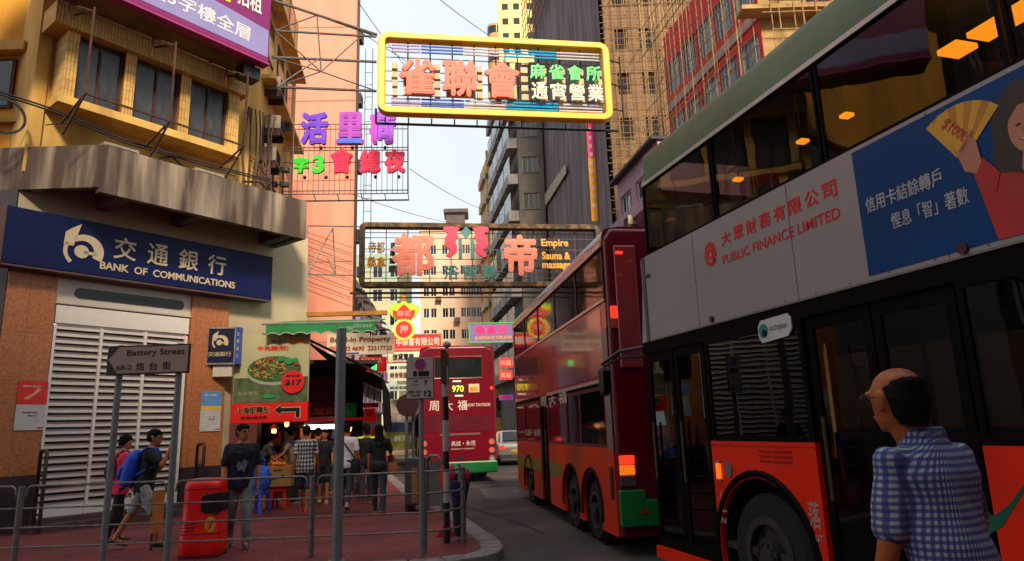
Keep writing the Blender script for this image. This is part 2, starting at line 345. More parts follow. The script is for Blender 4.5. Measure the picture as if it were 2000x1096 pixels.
# ------------------------------------------------------------------ facade tools
def facade(mb, x0, x1, z0, z1, y, cols, rows, depth=.18, th=.25):
    """wall with real openings in the plane y (outside towards -y). cols/rows: lists of (a,b) openings"""
    cols = sorted(cols); rows = sorted(rows); z = z0
    for (a, b) in rows:
        mb.box(x0, x1, y, y+th, z, a)
        x = x0
        for (c, d) in cols: mb.box(x, c, y, y+th, a, b); x = d
        mb.box(x, x1, y, y+th, a, b); z = b
    mb.box(x0, x1, y, y+th, z, z1)
_win = {}
def window(parent, x0, x1, z0, z1, y, frame, glass, mull=1, sill=None, grille=None, pane_part=False, key=None):
    """one window set into an opening; its pane is a sub-part"""
    k = (round(x1-x0, 3), round(z1-z0, 3), frame.name, glass.name, mull, sill.name if sill else '', bool(grille))
    if k not in _win:
        W, H = x1-x0, z1-z0; m = MB(); f = .05
        m.box(0, W, .06, .12, 0, f); m.box(0, W, .06, .12, H-f, H); m.box(0, f, .06, .12, f, H-f); m.box(W-f, W, .06, .12, f, H-f)
        for i in range(1, mull+1): m.box(W*i/(mull+1)-.02, W*i/(mull+1)+.02, .06, .12, f, H-f)
        if sill: m.box(-.06, W+.06, -.09, .05, -.07, -.004, 1)
        if grille:
            for i in range(1, 6): m.box(W*i/6-.008, W*i/6+.008, -.03, -.014, 0, H)
            m.box(0, W, -.03, -.016, H*.5, H*.5+.015); m.box(0, W, -.03, -.016, H-.02, H)
        g_ = MB(); g_.quad((f, .1, f), (W-f, .1, f), (W-f, .1, H-f), (f, .1, H-f))
        a = m.build('window', [frame, sill or frame]); b = g_.build('pane', glass, a)
        _win[k] = (a.data, b.data)
        a.parent = parent; a.location = (x0, y, z0); return a
    da, db = _win[k]; a = bpy.data.objects.new('window', da); COL.objects.link(a); a.parent = parent; a.location = (x0, y, z0)
    b = bpy.data.objects.new('pane', db); COL.objects.link(b); b.parent = a; return a
_ac = None
def aircon(pos, rot, label, group, s=1.0):
    global _ac
    if _ac is None:
        _ac = thing('air_conditioner', label, 'air conditioner', pos, rot, group)
        m = MB(); m.box(-.33, .33, -.34, .1, 0, .42); m.build('casing', mat('ac_casing', (.3, .26, .2), .6, .15, 6, dirt=(.2, .14, .09)), _ac, bevel=.02)
        m = MB()
        for i in range(7): m.box(-.28, .28, -.352, -.343, .05+i*.048, .07+i*.048)
        m.build('grille', K['dark'], _ac)
        m = MB(); m.box(-.3, -.27, -.34, .1, -.2, -.004); m.box(.27, .3, -.34, .1, -.2, -.004); m.box(-.3, .3, -.345, -.31, -.06, -.02); m.build('bracket', K['rust'], _ac)
        a = _ac
    else:
        a = copy_of(_ac); a.location = pos; a.rotation_euler = (0, 0, radians(rot))
    a.scale = (s, s, s); tag(a, label, 'air conditioner', group); return a

# ------------------------------------------------------------------ bank corner building (chamfer facade; local x along it, -y outward)
BK = (-7.84, 13.35, 0); BROT = 53
bank = thing('bank_building', 'yellow corner building with grey concrete canopy over a shuttered orange granite ground floor', 'building', BK, BROT)
def bw(u, off, z):                       # chamfer facade coordinates to world
    return Vector((-7.84+.6018*u+.7986*off, 13.35+.7986*u-.6018*off, z))
m = MB(); m.box(-1.68, 2.78, 0, .3, 6.4, 15.2); m.build('wall', K['yellow'], bank)
m = MB(); m.box(-1.9, -1.68, -.06, .95, 6.4, 15.2); m.build('corner_pier', K['yellow'], bank)
tilem = grid_mat('yellow_tile', (.7, .44, .13), (.3, .13, .02), .06, .2, 'xz', .1, .7)
# projecting window bay
m = MB(); m.box(-1.87, 2.12, -.72, 0, 9.22, 9.66); m.build('window_hood', tilem, bank)
wcols = [(-1.39, -.54), (-.33, .6), (.82, 1.71)]
m = MB(); x = -1.6
for a, b in wcols: m.box(x, a, -.6, 0, 7.86, 9.22); x = b
m.box(x, 1.98, -.6, 0, 7.86, 9.22)
m.build('bay_pier', tilem, bank)
m = MB(); m.box(-1.66, 2.03, -.64, 0, 7.7, 7.86); m.build('bay_sill', K['yellow'], bank)
for a, b in wcols: window(bank, a, b, 7.86, 9.22, -.56, K['rust'], K['netglass'], 1)
# upper storeys
for z0 in (10.9,):
    m = MB(); m.box(-1.7, 2.2, -.62, 0, z0+1.45, z0+1.8); m.build('window_hood', K['yellow'], bank)
    for a, b in wcols: window(bank, a, b, z0, z0+1.4, -.14, K['rust'], K['netglass'], 1)
# left street facade, facing the viewer
c0 = bw(-1.9, 0, 0); lr = Matrix.Rotation(radians(-53), 4, 'Z')
def left_box(mb, x0, x1, d0, d1, z0, z1):       # x to the left of the corner, d outwards
    q = [Vector((c0.x+sx, c0.y-sd_, 0))-Vector(BK) for sx, sd_ in ((x0, d0), (x1, d0), (x1, d1), (x0, d1))]
    q = [lr @ p for p in q]; mb.prism([(p.x, p.y, z0) for p in q], (0, 0, 1), z1-z0)
m = MB(); left_box(m, -10, -.4, -.9, -.53, 6.4, 15.2); m.build('side_wall', K['yellowd'], bank)
m = MB(); left_box(m, -10, -.5, -.53, -.3, 9.1, 9.3); left_box(m, -10, -.5, -.53, -.38, 7.6, 7.68); m.build('side_ledge', K['yellow'], bank)
m = MB(); left_box(m, -1.9, -.75, -.53, -.48, 7.95, 9.0); m.build('side_window', K['rust'], bank)
m = MB(); left_box(m, -1.84, -.81, -.48, -.476, 8.0, 8.95); m.build('side_pane', K['glassd'], bank)
m = MB(); left_box(m, -10, -.02, -.4, 0, -.02, 6.4); m.build('side_base', K['plinth'], bank)
# street side facade beyond the right corner
rc = Vector((2.78, 0, 0)); ang = radians(99-53)
def side_pt(s, d): return rc+Vector((cos(ang)*s+sin(ang)*d, sin(ang)*s-cos(ang)*d, 0))
def side_box(mb, s0, s1, d0, d1, z0, z1):
    q = [side_pt(s0, d0), side_pt(s1, d0), side_pt(s1, d1), side_pt(s0, d1)]; mb.prism([(p.x, p.y, z0) for p in q], (0, 0, 1), z1-z0)
m = MB(); side_box(m, .01, 5.5, -.3, 0, 6.4, 15.2); side_box(m, 5.2, 5.5, -8, -.3, 5, 15.2); m.build('street_wall', K['yellow'], bank)
for zz in (7.2, 10.4, 12.9):
    m = MB(); side_box(m, .3, 5.3, 0, .35, zz, zz+.1); m.build('balcony_slab', K['yellow'], bank)
    for k in range(3):
        m = MB(); side_box(m, .7+1.5*k, 1.6+1.5*k, 0, .03, zz+.9, zz+2.1); w_ = m.build('window', K['rust'], bank)
        m = MB(); side_box(m, .76+1.5*k, 1.54+1.5*k, .03, .034, zz+.96, zz+2.04); m.build('pane', K['glassd'], w_)
# ground floor: piers, plinths, transom, shutter, lintel wall
m = MB(); m.box(-1.9, -1.13, -.05, .35, .95, 4.5); m.build('pier', K['granite'], bank)
m = MB(); m.box(1.46, 2.31, -.05, .35, .9, 4.5); m.build('pier', K['granite'], bank)
m = MB(); m.box(-2.2, -1.13, -.1, .35, -.1, .95); m.build('plinth', grid_mat('plinth_blocks', (.05, .032, .036), (.015, .01, .01), .6, .32, 'xz', .03, .45), bank)
m = MB(); m.box(1.46, 2.31, -.1, .35, -.1, .9); m.build('plinth', _mats['plinth_blocks'], bank)
m = MB(); m.box(2.31, 4.43, 0, .3, 3.75, 5.75); m.box(2.31, 2.5, 0, .3, -.1, 3.75); m.box(-1.9, 4.43, .04, .3, 4.5, 6.4); m.build('lintel_wall', K['beige'], bank)
m = MB(); m.box(-1.13, 1.46, 0, .3, 4.02, 4.5); m.box(-1.13, 1.46, -.04, 0, 4.03, 4.07); m.build('transom', K['cream'], bank)
m = MB(); r_ = .1
pts = [(-.72+r_*cos(a), 4.27+r_*sin(a)) for a in [radians(90+i*18) for i in range(11)]]+[(1.2+r_*cos(a), 4.27+r_*sin(a)) for a in [radians(-90+i*18) for i in range(11)]]
m.pxz(pts[::-1], -.012, .008); m.build('sign_slot', K['black'], bank)
m = MB(); m.text('24小時自助銀行', (-.1, -.013, 4.23), X, Z, NY, w=.75, h=.09, t=.004); m.build('slot_lettering', mat('dull_grey', (.09, .08, .07), .6), bank)
sh = MB(); sh.box(-1.1, 1.44, -.02, .1, 3.66, 4.0); sh.build('shutter_box', K['shutter'], bank, bevel=.01)
m = MB(); z = .36; i = 0
while z < 3.6:
    m.pxz([(-1.06, z), (1.4, z), (1.4, z+.055), (-1.06, z+.055)], .03, .02); m.quad((-1.06, .03, z+.055), (1.4, .03, z+.055), (1.4, .0, z+.085), (-1.06, .0, z+.085)); z += .128
m.box(-1.06, 1.4, .02, .06, .2, .36)
for xx in (-1.08, -.27, .56, 1.4): m.box(xx-.025, xx+.025, -.012, .05, .2, 3.62)
m.build('shutter', K['shutter'], bank)
m = MB(); m.box(-1.1, 1.44, .22, .28, .2, 3.66); m.build('shutter_backing', mat('unlit_lobby', (.02, .012, .01), .4, .3, 2), bank)
for q_ in ((-.95, -.3, .18, .21, 1.6, 2.1), (.2, .9, .18, .21, 1.4, 2.3)): m = MB(); m.box(*q_); m.build('lobby_poster', mat('dim_poster', (.06, .06, .1), .6, .5, 4), bank)
m = MB(); m.box(-1.3, 1.6, -.55, .3, -.1, .12); m.box(-1.2, 1.5, -.25, .3, .12, .2); m.build('doorstep', mat('step_stone', (.09, .05, .045), .7, .3, 8), bank)
# canopy: slab with upstand, chamfer part and the part along the left street
m = MB(); m.box(-1.02, 3.46, -1.2, -1.05, 5.95, 6.88); m.box(3.3, 3.46, -1.05, 0, 5.95, 6.88)
def lw(x, d): p = lr @ (Vector((c0.x+x, c0.y-d, 0))-Vector(BK)); return p
cc = Vector((-1.0, -1.2, 0)); wl = lr.inverted() @ cc + Vector(BK)
dd = c0.y-wl.y
a_, b_ = lw(wl.x-c0.x, dd), lw(-12, dd); e_, f_ = lw(-12, dd-.15), lw(wl.x-c0.x+.02, dd-.15)
m2 = MB(); m2.prism([(p.x, p.y, 6.05) for p in (a_, b_, e_, f_)][::-1], (0, 0, 1), .83)
m.v += []; m.build('canopy', K['concrete'], bank); m2.build('canopy', K['concrete'], bank)
m = MB(); m.prism([(-1.1, -1.05, 6.3), (3.3, -1.05, 6.3), (3.3, 0, 6.3), (-1.9, 0, 6.3)], (0, 0, 1), .1)
for xx in (-.6, .9, 3.0): m.box(xx, xx+.22, -1.05, 0, 5.97, 6.3)
a2, b2_ = lw(-.0, -.4), lw(-12, -.4); e2, f2 = lw(-12, dd-.15), lw(wl.x-c0.x-.15, dd-.15)
m.prism([(p.x, p.y, 6.31) for p in (a2, b2_, e2, f2)][::-1], (0, 0, 1), .08); m.build('canopy_soffit', K['soffit'], bank)

# rusty sign brackets standing on the canopy in front of the bay
br = thing('rusty_bracket_frame', 'rusty angle iron frame standing on the concrete canopy in front of the yellow bay windows', 'bracket', BK, BROT)
m = MB(); T = .022
for u in (-1.55, -.04, 1.55):
    m = MB(); m.tube((u, -1.6, 7.55), (u, -1.6, 9.28), T, 4); m.tube((u, -1.6, 9.22), (u, -.72, 9.5), T, 4); m.tube((u, -1.6, 7.56), (u, -.6, 7.3), T, 4); m.tube((u, -1.6, 7.55), (u-.12, -1.1, 6.88), T, 4)
    m.tube((u-.25, -1.15, 9.5), (u-.25, -1.15, 9.0), T*.7, 4); m.tube((u, -1.6, 9.2), (u-.25, -1.15, 9.42), T*.8, 4); m.build('upright', K['rust'], br)

m = MB(); m.tube((-1.55, -1.6, 7.56), (1.55, -1.6, 7.56), T, 4); m.build('cross_bar', K['rust'], br)
m = MB()
for z in (7.35, 7.4): m.path([(-3, -.62, z+.15), (-1.7, -.66, z+.1), (-.5, -.7, z-.12), (1, -.7, z-.1), (2.4, -.68, z-.05), (3, -.4, z+.1)], .018, 5)
m.path([(-1.7, -.3, 7.3), (-1.2, -.68, 7.45), (-.2, -.72, 7.3), (1.9, -.7, 7.2)], .012, 5)
cb = m.build('cable', K['wire']); cb.location = BK; cb.rotation_euler = (0, 0, radians(BROT)); tag(cb, 'black cable bundle sagging across the yellow facade under the bay windows', 'cable')
m = MB()
for i in range(9):
    x_ = 2.45+.09*i; pts = [(x_+random.uniform(-.06, .06), -.1-.04*random.random(), z) for z in (6.9, 7.5, 8.1, 8.8, 9.3)]
    m.path(pts, random.choice((.015, .02, .03)), 6)
for i in range(10): m.path([(2.4+random.random()*.8, -.2, 6.9+random.random()*.3), (2.6+random.random()*.5, -.35, 7.3+random.random()*.4), (2.5+random.random()*.6, -.15, 7.9+random.random()*.4)], .012, 5)
cb = m.build('cable', mat('brown_cable', (.1, .05, .03), .7, .4, 6)); cb.location = BK; cb.rotation_euler = (0, 0, radians(BROT)); tag(cb, 'tangle of brown pipes and cables climbing the yellow wall at the right of the canopy', 'cable')
for P, l in (([(.1, -.55, 6.9), (.25, -.62, 7.15), (.5, -.66, 7.25), (.8, -.62, 7.1), (.9, -.55, 6.9)], 'bent black pipe arching over the middle of the concrete canopy'), ([(2.0, -.9, 7.05), (2.4, -.9, 7.15), (2.8, -.85, 6.95), (3.0, -.8, 6.6)], 'bent black pipe at the right end of the concrete canopy')):
    m = MB(); m.path(P, .025, 6); cb = m.build('pipe', K['wire']); cb.location = BK; cb.rotation_euler = (0, 0, radians(BROT)); tag(cb, l, 'pipe')
m = MB(); m.ring((-2.35, -.3, 7.25), (0, -1, 0), .3, .34, .03)
o = m.build('cable_coil', K['wire']); o.location = BK; o.rotation_euler = (0, 0, radians(BROT)); tag(o, 'coil of black cable hanging on the orange wall above the left end of the canopy', 'cable coil')
for u, z, s, l in ((-.55, 6.9, 1.0, 'grey air conditioner on the canopy below the leftmost bay window'), (1.25, 6.9, 1.0, 'pale air conditioner on the canopy below the rightmost bay window')):
    aircon(bw(u, .5, z-.22), BROT, l, 'air conditioners on the bank building', s)
for s_, z, l in ((.8, 8.25, 'lowest of the air conditioners on the street side of the yellow building'), (1.2, 9.3, 'air conditioner beside the right end of the purple billboard'), (1.0, 10.3, 'air conditioner above the tangle of brown pipes')):
    p = side_pt(s_, .1); p = Matrix.Rotation(radians(53), 4, 'Z') @ p + Vector(BK); aircon((p.x, p.y, z), 99, l, 'air conditioners on the bank building', .9)

# ------------------------------------------------------------------ other buildings
def building(name, label, loc, rot, W, D, H, wall, z_rows, cols, frame, glass, mull=1, sill=None, side=None, roof=None, grille=False, trim=None):
    b = thing(name, label, 'building', loc, rot)
    m = MB(); facade(m, 0, W, 0, H, 0, cols, z_rows); m.build('wall', wall, b)
    m = MB(); m.box(0, W, .45, D, 0, H-.02); m.box(0, .02+.0, .25, .45, 0, H-.03); m.box(W-.02, W, .25, .45, 0, H-.03); m.build('side_wall', side or wall, b)
    n = 0
    for (a, c) in z_rows:
        for (x0, x1) in cols:
            if n < 96: window(b, x0, x1, a, c, .03, frame, glass, mull, sill, grille)
            n += 1
    if trim:
        for i, (a, c) in enumerate(z_rows): m = MB(); m.box(-.03, W+.03, -.12, 0, a-.32, a-.12); m.build('ledge', trim, b)
    if roof:
        m = MB(); m.box(-.15, W+.15, -.15, D+.15, H, H+.5); m.build('parapet', roof, b)
    return b
def rows(z0, n, step, h): return [(z0+i*step, z0+i*step+h) for i in range(n)]
def cols(x0, n, step, wd): return [(x0+i*step, x0+i*step+wd) for i in range(n)]

# pink party wall beyond the bank
pink = mat('pink_render', (.72, .3, .215), .85, .14, .9, streak=6, bump=.12, dirt=(.5, .19, .13), dirt_at=.56)
p = at(545, 700, 26); q = at(684, 700, 26)
pb = thing('pink_building', 'tall pink building with a blank wall rising behind the yellow corner building', 'building', (p.x-3, 26, 0), 2)
Wp = q.x-p.x+3
m = MB(); m.box(0, Wp, 0, .3, 0, 34); m.build('end_wall', pink, pb)
m = MB(); m.prism([(Wp, 0, 0), (Wp, .02, 0), (Wp-2.6, 9, 0), (Wp-3.4, 9, 0), (Wp-3.4, .32, 0), (Wp-.5, .31, 0)][::-1], (0, 0, 1), 33.9); m.build('street_wall', mat('dark_grey_render', (.07, .06, .065), .85, .3, 1), pb)
m = MB()
for z in (4.9, 8.1, 11.5, 15, 18.4): m.box(.2, Wp-.02, -.01, 0, z, z+.03)
build_each(m, 'joint', mat('pink_joint', (.4, .14, .09), .9, .1), pb)
m = MB()
for zz in range(3, 33, 3):
    m.box(Wp-.1, Wp+.16, .25, .75, zz, zz+.5); m.box(Wp+.02, Wp+.09, .1, .2, zz-1, zz+2)
m.build('gutter_pipe', K['black'], pb)
m = MB()
for k in range(7):
    z0 = 9.5-k*.35; m.path([(.4, -.05, z0+1.5), (Wp*.5, -.06, z0+.2), (Wp, -.05, z0-.9)], .012, 4)
o = m.build('cable', K['wire'], None); o.location = pb.location; tag(o, 'thin cables draped diagonally across the pink blank wall', 'cable')
m = MB()
for s_ in (0, .3): m.tube((Wp+.35+s_, .2, 6), (Wp+.35+s_, .2, 17.5), .018, 5)
for i in range(20): m.tube((Wp+.35, .2, 6.3+i*.56), (Wp+.65, .2, 6.3+i*.56), .014, 4)
for z in (9, 12, 15): m.tube((Wp, .2, z), (Wp+.35, .2, z), .015, 4)
o = m.build('ladder', K['tube'], None); o.location = pb.location; o.rotation_euler = (0, 0, radians(2)); tag(o, 'thin steel ladder fixed to the right edge of the pink building', 'ladder')

# left side of the street further on: balconied mauve block, pale cyan block behind
mauve = mat('mauve_grey_render', (.34, .26, .31), .85, .22, .6, dirt=(.2, .13, .12))
p = at(676, 838, 46)
mb_ = building('mauve_building', 'low mauve grey building with striped balconies beyond the pink wall on the left', (p.x, 46, 0), 95, 22, 12, 12.6, mauve, rows(3.6, 3, 3, 1.6), cols(.6, 9, 2.4, 1.7), K['tin'], K['glassd'], 2, None)
for i in range(3):
    for k in range(9):
        m = MB(); x0 = .4+k*2.4; z0 = 3.2+3*i; m.box(x0, x0+2.1, -.75, -.003, z0-.12, z0); m.box(x0, x0+2.1, -.75, -.7, z0, z0+.75); m.box(x0, x0+.05, -.7, -.01, z0, z0+.75)
        m.build('balcony', mat('mauve_balcony', (.38, .27, .4), .8, .25, 2), mb_)
        if (i+k) % 2 == 0:
            m = MB(); m.quad((x0, -.05, z0+2.3), (x0+2.1, -.05, z0+2.3), (x0+2.1, -1.0, z0+1.9), (x0, -1.0, z0+1.9)); m.build('awning', random.choice((K['tin'], mat('faded_green_awning', (.12, .26, .2), .8), mat('faded_white_awning', (.5, .48, .42), .8))), mb_)
p = at(680, 838, 82); q = at(775, 838, 82)
building('cyan_building', 'pale cream and cyan block seen through the left part of the dark framed sign', (p.x, 82, 0), 0, q.x-p.x, 12, 23, mat('cream_cyan_render', (.5, .44, .27), .8, .3, .18, dirt=(.25, .45, .42), dirt_at=.5), rows(5, 6, 3, 1.5), cols(.6, 3, 2.1, 1.2), K['white'], K['glassd'], 1, None)
# pale block closing the street
p = at(822, 838, 88); q = at(946, 838, 88)
cream = mat('pale_pink_render', (.68, .47, .34), .8, .07, .5, streak=3)
Wb = q.x-p.x
pale = building('pale_building', 'pale pink apartment block with small windows closing the end of the street', (p.x, 88, 0), 3, Wb, 14, 27.5, cream, rows(7.2, 7, 2.85, 1.25), [(Wb*a, Wb*a+.78) for a in (.05, .17, .36, .47, .66, .74, .82, .92)], K['white'], K['glassd'], 1, None, roof=cream)
m = MB(); m.box(Wb*.42, Wb*.42+2.6, 3, 6, 27.9, 31); m.box(Wb*.38, Wb*.42+3.1, 2.6, 6.4, 31, 31.5); m.build('roof_hut', mat('dark_roof_hut', (.09, .07, .07), .8, .2, 1), pale)
m = MB(); m.box(Wb+.0, Wb+1.7, -.15, 8, 0, 24); m.build('stair_tower', mat('red_pink_render', (.62, .2, .12), .8, .1, .6), pale)
for i in range(6):
    m = MB(); m.box(Wb+.45, Wb+1.25, -.2, -.152, 7.2+i*2.85, 8.5+i*2.85); m.build('window', K['glassd'], pale)
for i, (a, b) in enumerate(((.55, 0), (.28, 2), (.6, 3), (.3, 4))):
    aircon((p.x+Wb*a, 88-.1, 6.6+b*2.85), 3, ['air conditioner below a window of the pale pink block, lowest of four', 'air conditioner of the pale pink block, second from the ground', 'air conditioner of the pale pink block, third from the ground', 'topmost air conditioner on the pale pink block'][i], 'air conditioners on the pale block', 1.2)
# ochre block
ochre = mat('ochre_render2', (.6, .34, .07), .8, .12, .6, streak=3)
p = at(962, 838, 72); q = at(1040, 838, 72)
ob = building('ochre_building', 'ochre apartment block banded with brown, left of the dark grey tower', (p.x, 72, 0), 0, q.x-p.x, 20, 32, ochre, rows(3.2, 10, 2.9, 1.3), cols(.45, 2, 1.9, 1.15), mat('brown_frame', (.1, .06, .04), .7), K['glassd'], 1, mat('brown_band', (.13, .075, .05), .8))
m = MB()
for i in range(10): m.box(-.03, 1.6, -.03, -.004, 3.0+i*2.9-.5, 3.0+i*2.9+.15)
build_each(m, 'brown_panel', mat('brown_band', (.13, .075, .05), .8), ob)
m = MB(); m.prism([(-.02, 0, 0), (-.02, .3, 0), (-.9, 5, 0), (-.5, 5, 0)], (0, 0, 1), 31); m.build('street_wall', mat('tan_render', (.42, .27, .12), .8, .15, .5), ob)
for i in range(10):
    m = MB(); z0 = 2.6+i*2.9; m.prism([(-.06, .1, z0), (-.4, .1, z0), (-1.1, 4.4, z0), (-.8, 4.4, z0)], (0, 0, 1), 1.0); m.build('balcony', mat('tan_balcony', (.4, .3, .2), .8, .2, 1), ob)
# dark grey tower
p = at(1031, 838, 58); q = at(1085, 838, 58)
grey = mat('dark_grey_brick', (.105, .09, .08), .85, .25, .8, dirt=(.17, .14, .12))
gt = building('grey_building', 'dark grey balcony tower rising left of the mauve netted building', (p.x, 58, 0), 0, q.x-p.x, 16, 34.5, grey, rows(6.6, 8, 3.45, 1.5), [(.35, 1.75)], mat('tan_frame', (.3, .24, .16), .7), K['glassd'], 2, grey)
fr_ = [(0, 0), (0, .3), (-2.5, 14), (-2.1, 14)]
m = MB(); m.prism([(x, y, 0) for x, y in fr_], (0, 0, 1), 33.6); m.build('street_wall', grey, gt)
bal = mat('grey_balcony', (.2, .19, .19), .75, .3, 1.2)
for i in range(9):
    for k in range(4):
        y0, y1 = .2+k*3.3, 3.1+k*3.3; z0 = 5.6+i*3.45; x0, x1 = -.178*y0, -.178*y1
        m = MB(); m.prism([(x0-.02, y0, z0), (x0-.95, y0, z0), (x1-.95, y1, z0), (x1-.02, y1, z0)], (0, 0, 1), .95); m.build('balcony', bal, gt)
        m = MB(); m.prism([(x0-.75, y0+.1, z0+.95), (x0-.82, y0+.1, z0+.95), (x1-.82, y1-.1, z0+.95), (x1-.75, y1-.1, z0+.95)], (0, 0, 1), 1.7); m.build('balcony_glazing', mat('grey_glazing', (.2, .25, .28), .25, .5, 1.5), gt)
# mauve netted building: street face under scaffold netting, tan scaffolded end wall
net = mat('mauve_scaffold_net', (.155, .115, .115), .9, .42, 2.2, streak=9, bump=.5, detail=8, dirt=(.09, .06, .065), dirt_at=.55)
pE = at(1230, 838, 40)
nb = thing('netted_building', 'tall building wrapped in mauve scaffold netting with a tan scaffolded end wall', 'building', (pE.x, 40, 0), 0)
dxy = -tan(radians(9.0))
NL = 21.0
m = MB(); m.prism([(0, .0, 0), (0, .3, 0), (dxy*NL+.3, NL, 0), (dxy*NL, NL, 0)], (0, 0, 1), 46)
tanw = mat('tan_render2', (.24, .145, .075), .85, .2, .7, bump=.1, dirt=(.26, .15, .07))
qE = at(1440, 838, 40); We = qE.x-pE.x+2
m.build('netted_wall', K['dark'], nb)
# netting as gently bellied strips
m = MB(); n_s = 26
for i in range(n_s):
    y0, y1 = NL*i/n_s, NL*(i+1)/n_s
    nzv = 14; off = [.08+.1*noise.noise((i*.8, 0, 0)) for _ in (0, 1)]
    vs_ = []; fs = []
    for j in range(nzv+1):
        z = 4+42*j/nzv; b = .22+.09*noise.noise((i*.7, z*.13, 1)); b2 = .22+.09*noise.noise(((i+1)*.7, z*.13, 1))
        vs_ += [(dxy*y0-b, y0, z), (dxy*y1-b2, y1, z)]
    fs = [(2*j, 2*j+1, 2*j+3, 2*j+2) for j in range(nzv)]; m.add(vs_, fs)
m.build('scaffold_net', net, nb, smooth=True)
m = MB(); facade(m, .02, We, 0, 46, -.05, [(.65, 1.55), (2.3, 3.4), (4.2, 5.2), (6.0, 6.9)], rows(6.4, 12, 3.1, 1.5)); m.build('end_wall', tanw, nb)
for (a, c) in rows(6.4, 12, 3.1, 1.5):
    for (x0, x1) in [(.65, 1.55), (2.3, 3.4), (4.2, 5.2), (6.0, 6.9)]: window(nb, x0, x1, a, c, .02, mat('brown_frame', (.1, .06, .04), .7), mat('dusty_glass', (.035, .03, .028), .75, .4, 3, spec=.1), 1)
m = MB(); m.box(.02, We, .3, 8, 0, 45.9); m.build('side_wall', tanw, nb)
bamboo = mat('bamboo_pole', (.3, .165, .07), .6, .35, 6)
bamboo2 = mat('bright_bamboo_pole', (.36, .22, .09), .6, .35, 6)
def scaffold(name, label, loc, rot, W, z0, z1, dz, dx, off=.5, r=.035, material=bamboo, jit=.08, brace=True):
    t = thing(name, label, 'scaffolding', loc, rot); m = MB()
    n = int(W/dx)+1
    for d in (off, off+.7):
        for i in range(n+1): m.tube((i*W/n+random.uniform(-jit, jit), -d, z0), (i*W/n+random.uniform(-jit, jit), -d+random.uniform(-.05, .05), z1), r*random.uniform(.8, 1.2), 5)
    m.build('upright_pole', material, t)
    m = MB(); z = z0
    while z < z1:
        for d in (off, off+.7): m.tube((-.4, -d-.05, z+random.uniform(-.06, .06)), (W+.3, -d-.05, z+random.uniform(-.06, .06)), r*random.uniform(.7, 1.1), 5)
        z += dz
    m.build('ledger_pole', material, t)
    if brace:
        m = MB(); k = 0; x = 0
        while x < W:
            z = z0+(k % 2)*2
            while z < z1-4: m.tube((x, -off-.1, z), (min(x+3, W), -off-.1, z+4.5), r*.9, 5); z += 6
            x += 3; k += 1
        m.build('brace_pole', material, t)
    return t
scaffold('bamboo_scaffold', 'dense grid of brown bamboo poles in front of the tan end wall', (pE.x+.1, 40, 0), 0, We, 10, 40, .8, .6, .35, .027, bamboo, brace=True)
scaffold('bamboo_scaffold', 'sparse bamboo poles along the roofline of the mauve netted building', (pE.x+dxy*NL, 40+NL, 0), -81, NL, 38, 48.5, 1.2, 1.2, .5, .04, bamboo)
scaffold('bamboo_scaffold', 'vertical bamboo poles standing at the corner between the netted building and the red windows', (at(1315, 838, 33).x, 33, 0), 0, 1.6, 6, 26, 2.2, .6, .1, .03, bamboo2, brace=False)
# banners on the net
def on_net(px, py):
    p0 = Vector((pE.x, 40, 0)); n = Vector((cos(radians(9)), sin(radians(9)), 0)); d = at(px, py, 10)-EYE; t = (p0-EYE-n*.42).dot(n)/d.dot(n); return EYE+d*t
b0, b1_, b2, b3 = on_net(1062, 383), on_net(1104, 320), on_net(1106, 338), on_net(1066, 402)
m = MB(); m.prism([b0, b3, b2, b1_], (-.98, .15, 0), .02); tag(m.build('banner', mat('pale_banner', (.36, .29, .18), .8, .12, 1)), 'small pale slanting banner tied to the mauve netting', 'banner')
vt = thing('vertical_banner', 'tall thin orange and pink banner with white writing hanging down the mauve netting', 'banner', on_net(1163, 432), 0)
zt = on_net(1152, 238).z-vt.location.z
m = MB(); m.box(-.24, .24, -.03, 0, 0, zt*.63); m.build('cloth', mat('orange_banner', (.8, .33, .02), .7, .1, 1), vt)
m = MB(); m.box(-.24, .24, -.03, 0, zt*.63, zt*1.05); m.build('cloth', mat('pink_banner', (.8, .05, .16), .7, .1, 1), vt)
m = MB()
for i, ch in enumerate('專業搭棚維修工程外牆'): m.text(ch, (-.12, -.035, zt*(.9-i*.085)), X, Z, NY, w=.2, h=.22*zt/5, t=.006, bold=.02)
m.build('lettering', mat('banner_white', (.6, .58, .68), .6), vt)

# red scaffolded building on the right and yellow wall beyond its corner
pR = at(1580, 838, 24)
rb = thing('red_building', 'building with red painted frames and many small panes behind bamboo scaffolding', 'building', (pR.x-.2588*0, 24, 0), 0)
redp = mat('red_paint', (.7, .01, .01), .7, .25, 1.2, dirt=(.25, .015, .015))
RROT = -78.0
ra = radians(RROT); RL = 8.3
root = thing('tmp', 'x', 'x'); bpy.data.objects.remove(root)
